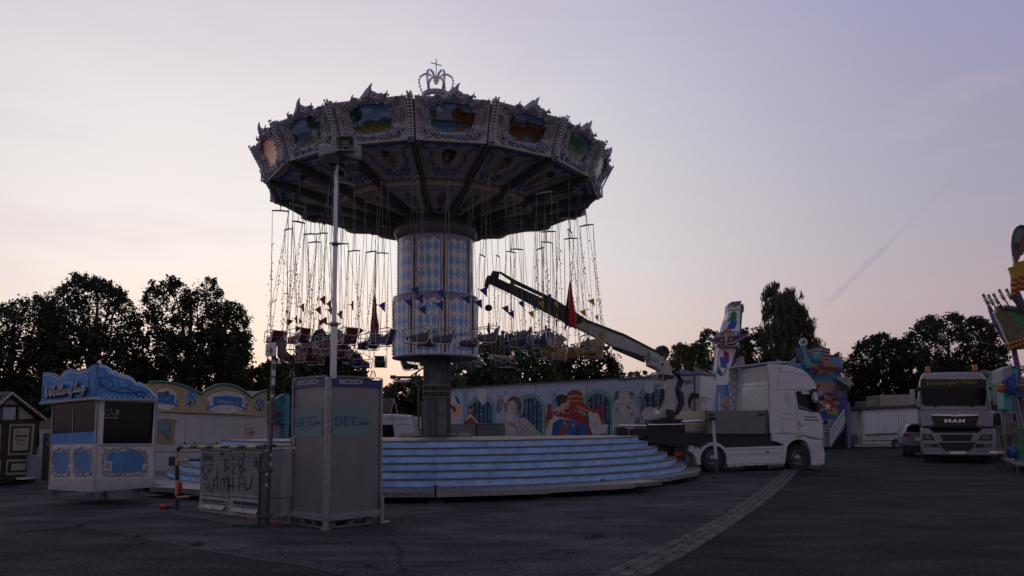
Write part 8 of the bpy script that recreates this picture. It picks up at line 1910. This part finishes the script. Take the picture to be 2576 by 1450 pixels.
cv.poly([k1(770, 800), k1(957, 830), k1(1250, 840), k1(1250, 960), k1(957, 990), k1(860, 900)], (25, 130, 95), .6); cv.poly([k1(705, 782), k1(740, 780), k1(830, 900), k1(900, 1100), k1(860, 1080), k1(740, 880)], (110, 75, 60), .9); cv.poly([k1(805, 1150), k1(957, 1085), k1(1250, 1020), k1(1250, 1100), k1(957, 1170), k1(830, 1200)], (130, 110, 60), .8)
pprint_('canopy_print', PJ, cv, 0, 0, 1, 1, 200, 140, t, off=.006, pts=brd)
tr, ty = mat('tube_red', (.38, .03, .02), .4), mat('tube_yellow', (.48, .30, .03), .4)
for off_ in (0, 45):
    a, c_ = k1(803, 1155 + off_), k1(1250, 1010 + off_ - (20 if off_ else 0)); A_, C_ = PJ.at(*a, .1), PJ.at(*c_, .1); n = 26
    for i in range(n): B().tube([A_.lerp(C_, i / n), A_.lerp(C_, (i + .94) / n)], .055, 6).make('edge_tube', (ty, tr)[i % 2], t, smooth_=True)
b = B()
for i in range(14): b.ball(PJ.at(*k1(672 + i * 9.5, 868 + i * 21), .02), .05, 5, 3)
for i in range(20): b.ball(PJ.at(*k1(765 + i * 24, 800 + i * 1.2), .05), .05, 5, 3)
b.make('board_bulbs', bulbm, t, kind='stuff')
B().tube([PJ.at(*k1(760, 795), .05), PJ.at(*k1(957, 822), .05), PJ.at(*k1(1250, 845), .05)], .09, 6).make('top_tube', galv, t)
B().pp(PJ, [k1(610, 780), k1(625, 778), k1(655, 850), k1(690, 940), k1(705, 985), k1(690, 1000), k1(668, 960), k1(630, 850)], .2, .1).make('spear_shaft', RV, t); B().tube([PJ.at(*k1(680, 960), .2), PJ.at(*k1(770, 1140), .2)], [.07, .03], 6).make('spear_shaft', RV, t)
for i, (x, y, c_, sx_, sy_) in enumerate(((590, 720, RG, 660, 840), (640, 725, RO_, 690, 815), (690, 715, RG, 755, 800), (745, 675, RO_, 815, 790), (815, 670, RG, 905, 795))):
    d_ = .38; u, v = k1(x, y); ang = R_(-28)
    P = [(u + cos(ang) * a - sin(-ang) * b2 * -1, v) for a, b2 in ((0, 0),)]
    ca_, sa_ = cos(R_(62)), sin(R_(62)); def_ = lambda a, b2: (u + a * ca_ - b2 * sa_, v + a * sa_ + b2 * ca_)
    o = B().pp(PJ, [def_(-16, -3), def_(-15, 3.2), def_(0, 2.4), def_(15, 4), def_(14, -4), def_(0, -2.6)], .12, .06).make('star_board', c_, t)
    B().pp(PJ, star(u, v + 2, 7.5, .38, 5, -pi / 2 - .4), .18, .05).make('star', mat('star_pale', (.42, .42, .36), .5), o); B().tube([PJ.at(*def_(12, 0), .05), PJ.at(*k1(sx_, sy_), .05)], .025, 5).make('stick', steel, o)
leaf = [k1(875, 420), k1(855, 300), k1(845, 200), k1(853, 110), k1(872, 55), k1(900, 22), k1(932, 10), k1(965, 18), k1(985, 60), k1(985, 140), k1(965, 210), k1(930, 290), k1(895, 370)]
B().pp(PJ, leaf, .3, .12).make('leaf_sign', mat('leaf_grey_green', (.15, .19, .14), .5, var=.2), t); 
b = B(); b.tube([PJ.at(*q, .33) for q in leaf[1:-1]], .05, 5); b.make('leaf_edge', steel, t); B().pp(PJ, [k1(860, 220), k1(866, 180), k1(895, 165), k1(920, 185), k1(905, 240), k1(870, 240)], .32, .02).make('figure_print', mat('print_brown', (.06, .035, .03), .6), t); B().pp(PJ, [k1(868, 360), k1(885, 290), k1(945, 90), k1(965, 100), k1(905, 290), k1(880, 365)], .32, .02).make('red_script', mat('print_red', (.25, .03, .04), .6), t)
for (cx_, w_, y0, y1) in ((858, 26, 408, 700), (905, 30, 375, 690), (950, 34, 350, 640), (1010, 34, 330, 640)):
    P = [PJ.at(*k1(cx_ + (8 if i > 7 else 0) + w_ * .5 * sin(i * .45), y0 + (y1 - y0) * i / 12), .2) for i in range(13)]
    for i in range(12): B().tube([P[i], P[i].lerp(P[i + 1], .9)], [.20 - .012 * i, .185 - .012 * i], 8).make('horn_ring', (ty, tr)[(i % 2) if i > 3 else 0], t, smooth_=True)
B().tube([PJ.at(*k1(875, 640), .15), PJ.at(*k1(900, 720), .15), PJ.at(*k1(960, 840), .1)], [.12, .15, .14], 8).make('trunk_arm', mat('bark_violet', (.10, .06, .07), .7, bump=.5), t, smooth_=True)
B().tube([dep(2575, 1150, YJ), dep(2561, 930, YJ), dep(2550, 876, YJ)], .09, 8).make('support_pole', RV, t)
b = B(); b.pp(PJ, [k9(820, 345), k9(820, 205), k9(918, 168), k9(918, 330)], .4, .8); b.make('control_house', mat('house_lilac', (.26, .25, .30), .6, dirt=.3), t); B().pp(PJ, [k9(918, 330), k9(918, 168), k9(972, 180), k9(985, 330)], .42, .8).make('house_side', RTe, t)
for x, y in ((942, 185), (945, 270)): B().pp(PJ, star(*k9(x, y), 4, .4, 6), .45, .03).make('star', black, t)
B().ball(PJ.at(*k9(895, 385), .7), .30, 14, 10, (1, .7, 1)).make('spiked_ball', RB_, t, smooth_=True)
b = B(); random.seed(5)
for i in range(110):
    a, c_ = random.uniform(0, 2 * pi), random.uniform(-1, 1); s_ = math.sqrt(1 - c_ * c_); d_ = Vector((s_ * cos(a), -abs(s_ * sin(a)) * .7, c_)); p = PJ.at(*k9(895, 385), .7) + d_ * .29; b.tube([p, p + d_ * .08], [.025, .004], 4, cap=False)
b.make('ball_spikes', RB_, t, kind='stuff')
for i in range(4): B().tube([PJ.at(*k9(762 + (i % 2) * 3, 385 + i * 16), .8), PJ.at(*k9(860, 362 + i * 18), .8)], .05, 6).make('snout_tube', (ty, tr, ty, tr)[i], t)
for i in range(3): B().tube([PJ.at(*k9(935, 350 + i * 22), .5), PJ.at(*k9(1250, 345 + i * 22), .5)], .07, 6).make('rail_tube', (tr, ty, tr)[i], t)
B().pp(PJ, [k9(832, 630), k9(832, 470), k9(915, 462), k9(935, 620), k9(900, 642)], .6, .5).make('pillar_block', RTe, t, bevel=.02); B().pp(PJ, [k9(935, 500), k9(930, 425), k9(1250, 420), k9(1250, 490)], .3, .5).make('deck_beam', mat('beam_teal', (.05, .14, .14), .6), t)
for a, c_ in ((k9(795, 600), k9(845, 925)), (k9(825, 590), k9(862, 925)), (k9(860, 640), k9(905, 920)), (k9(930, 500), k9(1005, 850)), (k9(960, 500), k9(1044, 870)), (k9(905, 660), k9(945, 1050))): B().tube([PJ.at(*a, .3), PJ.at(*c_, .3)], .045, 6).make('truss_post', mat('post_grey_light', (.22, .22, .23), .5, .3), t)
for y in (885, 1040, 1060): B().tube([PJ.at(*k9(735, y), .5), PJ.at(*k9(905, y), .5)], .03, 5).make('railing_bar', mat('rail_brass', (.20, .17, .10), .5), t)
for x in (760, 780, 825, 845): B().tube([PJ.at(*k9(x, 890), .5), PJ.at(*k9(x + 18, 1040), .5)], .022, 5).make('railing_post', MC['rail_brass'], t)
B().tube([PJ.at(*k9(925, 760), .6), PJ.at(*k9(950, 850), .6), PJ.at(*k9(985, 960), .6), PJ.at(*k9(1010, 1060), .6)], [.12, .14, .13, .15], 8).make('palm_trunk', mat('palm_bark', (.14, .12, .09), .8, bump=.6, var=.4), t, smooth_=True)
B().pp(PJ, [k9(1000, 1180), k9(1003, 840), k9(1250, 800), k9(1250, 1200)], .9, .4).make('green_prop', mat('prop_green', (.03, .14, .08), .6, var=.4), t)
B().pp(PJ, [k9(760, 1098), k9(760, 1075), k9(872, 1070), k9(874, 1090)], .4, .6).make('step_edge', white, t); B().tube([PJ.at(*k9(880, 1090), .5), PJ.at(*k9(1000, 1060), .5)], .2, 8).make('blue_roll', RB_, t)
g1, g2_ = PJ.at(*k9(815, 1155), .6), PJ.at(*k9(1250, 1200), 1.2)
zg = .28; A1, A2, A3, A4 = gnd(*k9(815, 1155), zg), gnd(*k9(975, 1215), zg), gnd(*k9(1250, 1230), zg), gnd(*k9(1250, 1135), zg)
b = B().slab([A1, A2, A3, A4], [p - Vector((0, 0, .03)) for p in (A1, A2, A3, A4)]); b.make('ramp_frame', galv, t)
for i in range(18): p, q = A1.lerp(A4, i / 18), A2.lerp(A3, i / 18); B().bar(p + Vector((0, 0, .02)), q + Vector((0, 0, .02)), .03, .04).make('ramp_slat', galv, t)
for p in (A1, A2, A1.lerp(A2, .6), A3): B().tube([Vector((p.x, p.y, zg)), Vector((p.x, p.y, 0))], .04, 6).make('ramp_leg', steel, t)
YB2 = 42; PB2 = Pl((dep(2480, 1000, YB2).x, YB2), (dep(2540, 1000, YB2).x, YB2))
t = thing('painted_booth', dep(2500, 1140, YB2), 'curved painted fairground booth sign between silver truck and jungle ride', 'booth')
bo = [(2476, 1010), (2476, 935), (2490, 934), (2505, 936), (2520, 941), (2560, 948), (2600, 950), (2600, 1010)]
B().pp(PB2, bo, 0, .4).make('sign_board', RG, t); cv = Cv(2470, 930, 2605, 1012, (80, 150, 90), 2); r = np.random.RandomState(8)
cv.ell(2505, 955, 14, 12, (60, 130, 190)); cv.ell(2500, 962, 8, 6, (190, 130, 60)); cv.line([(x, y + 2) for x, y in bo[1:-1]], 2.5, (190, 160, 190))
for i in range(70): cv.ell(2476 + r.rand() * 125, 945 + r.rand() * 60, 3, 2, [(150, 40, 50), (60, 110, 170), (70, 140, 80), (200, 160, 70)][r.randint(4)], .6)
pprint_('sign_print', PB2, cv, 0, 0, 1, 1, 100, 60, t, off=.006, pts=bo); B().pp(PB2, [(2476, 1140), (2476, 1010), (2600, 1010), (2600, 1140)], -.3, 2.0).make('booth_body', mat('booth_dark', (.04, .04, .045), .6), t)
YC2 = 33; PC3 = Pl((dep(2490, 1100, YC2).x, YC2), (dep(2560, 1100, YC2).x, YC2))
t = thing('dark_car', dep(2530, 1145, YC2), 'dark car parked behind the railing right of the silver truck', 'car')
B().pp(PC3, [(2480, 1140), (2482, 1075), (2492, 1050), (2504, 1036), (2540, 1034), (2590, 1036), (2612, 1065), (2640, 1080), (2640, 1140)], 0, 1.8).make('body', mat('car_dark', (.03, .032, .04), .25, coat=.6), t, bevel=.12, smooth_=True)
B().pp(PC3, [(2492, 1072), (2502, 1046), (2512, 1041), (2570, 1042), (2596, 1070)], .02, .05).make('side_window', glassd, t)
for u in (2505, 2605): wheel(PC3, u, 1137, .33, .03, .2, t, fancy=False)
# litter and small ground things
for u, v, lab in ((1551, 1171, None), (973, 1314, 'small white scrap of paper on the asphalt right of the light tower')):
    if lab:
        o = B().box(gnd(u, v) + Vector((0, 0, .012)), (.09, .05, .02), rz=.4).make('paper_scrap', wl, bevel=.004); tag(o, lab, 'litter')

# ================================================================== trees
leafs = {k: mat('leaf_' + k, c_, .75, var=.4, vs=.9) for k, c_ in (('dark', (.019, .024, .011)), ('mid', (.055, .075, .025)), ('olive', (.08, .09, .032)), ('birch', (.06, .075, .035)), ('conifer', (.028, .036, .02)))}
bark = mat('tree_bark', (.05, .042, .035), .85, bump=.6, bs=12, var=.3)
def tree(name, top, D, base, lab, cat='tree', leaf='mid', n=9000, ls=.17, cl=.55, seed=0, droop=False, depth=None, thin=0.0, group='trees standing behind the fairground', trunk_u=None, low=None):
    r = np.random.RandomState(seed); xs = np.array([q[0] for q in top], float); ys = np.array([q[1] for q in top], float)
    L, Rr = xs[0], xs[-1]; bm_ = low if low is not None else base
    um = trunk_u if trunk_u is not None else (L + Rr) / 2; g_ = dep(um, 1100, D); t = thing(name, (g_.x, g_.y, 0), lab, cat, group)
    wpx = (Rr - L); dpt = depth if depth is not None else min(3.5, wpx / F * D * .42)
    nc = max(30, int(n / (42 if not droop else 60))); C_ = []
    tries = 0
    while len(C_) < nc and tries < nc * 60:
        tries += 1; u = r.uniform(L, Rr); yt = np.interp(u, xs, ys); edge = min(u - L, Rr - u) / (wpx / 2)
        vb = base - (base - bm_) if edge > .2 else bm_ - 12
        f_ = r.rand() ** (1.25 if thin == 0 else 1.0); v = yt + (bm_ - yt) * f_
        rad = cl * r.uniform(.55, 1.2) * (0.55 if f_ < .07 else 1.0); rp_ = rad / D * F
        if v < yt + rp_ * .55: v = yt + rp_ * .55
        if edge < .16 and f_ > .75 and r.rand() < .5: continue
        if thin and r.rand() < thin * (0.4 + .6 * min(1, abs(2 * (u - L) / wpx - 1))): 
            if f_ < .75: continue
        dd = dpt * (2 * r.rand() - 1) * math.sqrt(max(.05, 1 - (abs(u - (L + Rr) / 2) / (wpx / 2)) ** 2))
        p = dep(u, v, D + dd); C_.append((p.x, p.y, max(.2, p.z), rad, f_))
    C_ = np.array(C_); n = int(n * 1.35); m_ = n // len(C_)
    idx = np.repeat(np.arange(len(C_)), m_); nn = len(idx); K3 = 4
    cen = np.array([(C_[:, 0].min() + C_[:, 0].max()) / 2, D, C_[:, 2].mean() * .6])
    ow = C_[:, :3] - cen; ow /= np.linalg.norm(ow, axis=1)[:, None] + 1e-6
    if droop:
        ln = C_[:, 3] * r.uniform(1.5, 4.6, len(C_)); tt = r.rand(nn) ** .8; sub = r.randint(0, K3, nn); so = r.randn(len(C_), K3, 2) * .22
        P = C_[idx, :3].copy(); P[:, 0] += so[idx, sub, 0] + r.randn(nn) * .07; P[:, 1] += so[idx, sub, 1] + r.randn(nn) * .07; P[:, 2] += .4 - tt * ln[idx] * (.6 + .13 * sub); rr = np.ones(nn)
    else:
        dr = r.randn(len(C_), K3, 3) * .75 + ow[:, None, :] * .8 + np.array([0, 0, .35]); dr /= np.linalg.norm(dr, axis=2)[:, :, None]
        tt = r.rand(nn) ** .75; d_ = dr[idx, r.randint(0, K3, nn)]; rr = tt
        P = C_[idx, :3] + d_ * (tt * C_[idx, 3] * 1.75 - .35 * C_[idx, 3])[:, None] + r.randn(nn, 3) * ((1.15 - tt) * C_[idx, 3] * .30 + .03)[:, None]
    P[:, 2] = np.maximum(P[:, 2], .1)
    s_ = ls * .92 * r.uniform(.6, 1.35, nn) * np.where((C_[idx, 4] > .3) & (rr < .5), 1.7, 1.0)
    a = r.randn(nn, 3); a /= np.linalg.norm(a, axis=1)[:, None]; q = r.randn(nn, 3); b_ = np.cross(a, q); b_ /= np.linalg.norm(b_, axis=1)[:, None]
    if droop: a = a * .3 + np.array([0, 0, 1.0]); a /= np.linalg.norm(a, axis=1)[:, None]
    A_ = a * s_[:, None] * (.62 if not droop else .95); Bq = b_ * s_[:, None] * (.42 if not droop else .22)
    V = np.stack([P - A_, P + Bq, P + A_, P - Bq], 1).reshape(-1, 3); Fq = np.arange(nn * 4).reshape(-1, 4)
    V = V - np.array(t.location); o = rawmesh('crown', V, Fq, leafs[leaf], t); o['kind'] = 'stuff'
    # trunk and limbs towards the clumps
    ht = EYE + 0; ztop = C_[:, 2].max(); b = B(); tb = Vector((0, 0, 0)); r0 = .10 + .018 * ztop
    z1 = ztop * .42; b.tube([tb, Vector((.05, 0, z1 * .5)), Vector((0, .05, z1)), Vector((.1, 0, ztop * .72)), Vector((.1, 0, ztop * .9))], [r0 * 1.25, r0, r0 * .8, r0 * .4, .03], 8); tr_ = b.make('trunk', bark, t, local=True, smooth_=True)
    k_ = r.choice(len(C_), min(16, len(C_)), replace=False); b = B()
    for j in k_:
        e = Vector(C_[j, :3]) - Vector(t.location)
        if e.z < 1.2: continue
        s0 = Vector((0, 0, max(.8, min(e.z * .55, ztop * .6)))); mid = s0.lerp(e, .5) + Vector((0, 0, .2)); b.tube([s0, mid, e], [r0 * .38, r0 * .22, .02], 5)
    if b.v: b.make('limb', bark, tr_, local=True, kind='stuff')
    return t
TB = 1085
tree('broadleaf_tree', [(-120, 860), (-60, 800), (0, 778), (30, 765), (60, 752), (100, 750), (125, 765), (150, 800)], 48, TB, 'dark round tree at the far left edge of the photo', leaf='dark', n=21750, ls=.135, seed=1, cl=.7)
tree('broadleaf_tree', [(105, 800), (125, 750), (150, 730), (190, 698), (230, 705), (265, 712), (300, 738), (322, 745), (338, 790), (346, 850)], 46, TB, 'broad dark tree above the ticket kiosk roof', leaf='dark', n=24650, ls=.135, seed=2, cl=.7)
tree('broadleaf_tree', [(352, 850), (366, 745), (380, 706), (400, 735), (418, 690), (440, 692), (455, 715), (475, 735), (495, 712), (520, 690), (545, 715), (560, 752), (580, 768)], 47, TB, 'tall spiky topped tree left of the swings', leaf='dark', n=23200, ls=.135, seed=3, cl=.5, thin=.12)
tree('broadleaf_tree', [(540, 790), (560, 760), (585, 765), (612, 770), (622, 805), (645, 830), (658, 852), (640, 885), (625, 905)], 49, 1000, 'loose open tree with sunset sky showing through its branches', leaf='mid', n=9500, ls=.13, seed=4, cl=.42, thin=.4)
tree('broadleaf_tree', [(350, 930), (420, 860), (520, 850), (600, 900), (640, 940)], 56, TB, 'dark undergrowth tree behind the sweets stand', leaf='dark', n=7000, seed=41, cl=.8)
tree('bushy_tree', [(605, 985), (630, 945), (655, 928), (700, 900), (735, 905), (765, 892), (780, 930)], 52, TB, 'low bushy tree between the loose tree and the light tower', leaf='mid', n=9000, seed=5)
tree('conifer_tree', [(758, 920), (775, 880), (790, 850), (803, 830), (818, 845), (830, 870)], 44, TB, 'narrow dark tree directly behind the light mast', leaf='conifer', n=9000, seed=6, cl=.42)
tree('conifer_tree', [(822, 880), (838, 845), (855, 838), (868, 850), (880, 885), (900, 905), (912, 940), (925, 965)], 45, TB, 'dark tree right of the light mast behind the red seats', leaf='conifer', n=9000, seed=7, cl=.45)
tree('bushy_tree', [(915, 1000), (940, 990), (955, 985), (975, 988), (990, 1000)], 58, TB, 'small dark tree behind the chalet gables', leaf='dark', n=4500, seed=8)
tree('bushy_tree', [(968, 1000), (985, 975), (1005, 962), (1022, 965), (1045, 955), (1065, 958), (1090, 975), (1115, 990)], 56, TB, 'round green tree behind the street lamp', leaf='mid', n=9000, seed=9)
tree('broadleaf_tree', [(1118, 950), (1130, 925), (1150, 905), (1175, 905), (1195, 885), (1215, 862), (1238, 858), (1255, 880)], 50, TB, 'loose tree just right of the carousel mast', leaf='olive', n=8500, seed=10, thin=.15, cl=.42)
tree('broadleaf_tree', [(1215, 895), (1240, 862), (1270, 850), (1300, 848), (1330, 836), (1352, 842), (1385, 848), (1410, 852), (1425, 885)], 49, TB, 'big dark tree behind the blue and yellow seats', leaf='mid', n=15000, seed=11, cl=.6)
tree('broadleaf_tree', [(1395, 890), (1430, 878), (1455, 880), (1480, 862), (1498, 870), (1512, 895), (1535, 900), (1550, 925), (1558, 955)], 50, TB, 'dark tree under the crane boom', leaf='dark', n=10000, seed=12, cl=.55)
tree('bushy_tree', [(1540, 960), (1560, 938), (1580, 942), (1600, 934), (1625, 938), (1650, 945), (1670, 950)], 60, TB, 'row of small feathery bushes above the mural trailer', leaf='olive', n=3500, seed=13, cl=.35)
tree('broadleaf_tree', [(1684, 925), (1692, 895), (1702, 878), (1715, 860), (1724, 875), (1735, 880), (1748, 868), (1765, 872), (1775, 885)], 57, TB, 'light green tree behind the crane column', leaf='olive', n=9000, seed=14, cl=.5)
tree('broadleaf_tree', [(1755, 880), (1770, 845), (1780, 830), (1795, 838), (1815, 850), (1850, 840), (1876, 829), (1890, 850)], 60, TB, 'tree behind the winged ride sign', leaf='mid', n=11000, seed=15, cl=.55)
tree('broadleaf_tree', [(1862, 860), (1890, 842), (1915, 825), (1940, 822), (1980, 840), (2010, 850)], 62, TB, 'dark tree between the ride arm and the weeping birch', leaf='dark', n=10000, seed=16, cl=.6)
tree('weeping_birch', [(1924, 800), (1925, 745), (1932, 722), (1947, 716), (1957, 735), (1966, 748), (1990, 728), (1999, 742), (2010, 770), (2026, 800), (2040, 832), (2048, 860), (2052, 890)], 58, TB, 'tall weeping birch with hanging strands behind the truck cab', leaf='birch', n=15000, seed=17, cl=.55, droop=True, ls=.20, low=900)
tree('broadleaf_tree', [(1925, 900), (1960, 880), (2010, 870), (2060, 890)], 64, TB, 'dark crown below the weeping birch', leaf='dark', n=8000, seed=18, cl=.7)
tree('bushy_tree', [(2080, 905), (2095, 890), (2108, 884), (2122, 888), (2132, 905)], 60, TB, 'small feathery tree above the ride backdrop flag', leaf='olive', n=3000, seed=19, cl=.35, thin=.3)
tree('broadleaf_tree', [(2128, 960), (2134, 925), (2142, 895), (2163, 868), (2188, 855), (2205, 850), (2218, 838), (2232, 852), (2255, 858), (2285, 870)], 62, TB, 'dark tree left of the silver truck, the lower one', leaf='dark', n=15000, seed=20, cl=.65)
tree('broadleaf_tree', [(2268, 885), (2276, 860), (2290, 843), (2305, 830), (2328, 803), (2350, 800), (2368, 810), (2394, 788), (2412, 798), (2425, 815), (2442, 806), (2467, 802), (2485, 813), (2494, 836), (2512, 850), (2520, 880), (2534, 890), (2526, 912)], 60, TB, 'big dark tree right above the silver truck cab', leaf='dark', n=24000, seed=21, cl=.7)
tree('broadleaf_tree', [(2500, 960), (2540, 940), (2600, 900), (2700, 860), (2800, 880)], 64, TB, 'dark tree at the right edge behind the jungle ride', leaf='dark', n=6000, seed=22, cl=.8)
# far wood closing the horizon
r = np.random.RandomState(77); n = 42000
u = r.uniform(-500, 3100, n); Dd = r.uniform(72, 84, n); hh = 5.2 + 1.5 * np.sin(u / 90.0) + 1.0 * np.sin(u / 37.0 + 1); z = r.rand(n) ** .8 * hh
x = (u - CX) / F * Dd; P = np.stack([x, Dd, z], 1); a = r.randn(n, 3); a /= np.linalg.norm(a, axis=1)[:, None]; b_ = np.cross(a, r.randn(n, 3)); b_ /= np.linalg.norm(b_, axis=1)[:, None]
s_ = r.uniform(.3, .62, n)[:, None]; V = np.stack([P - a * s_, P + b_ * s_ * .7, P + a * s_, P - b_ * s_ * .7], 1).reshape(-1, 3)
o = rawmesh('far_wood', V, np.arange(n * 4).reshape(-1, 4), leafs['dark']); o['kind'] = 'stuff'; tag(o, 'dark band of woodland closing the horizon all round the fairground', 'woodland')
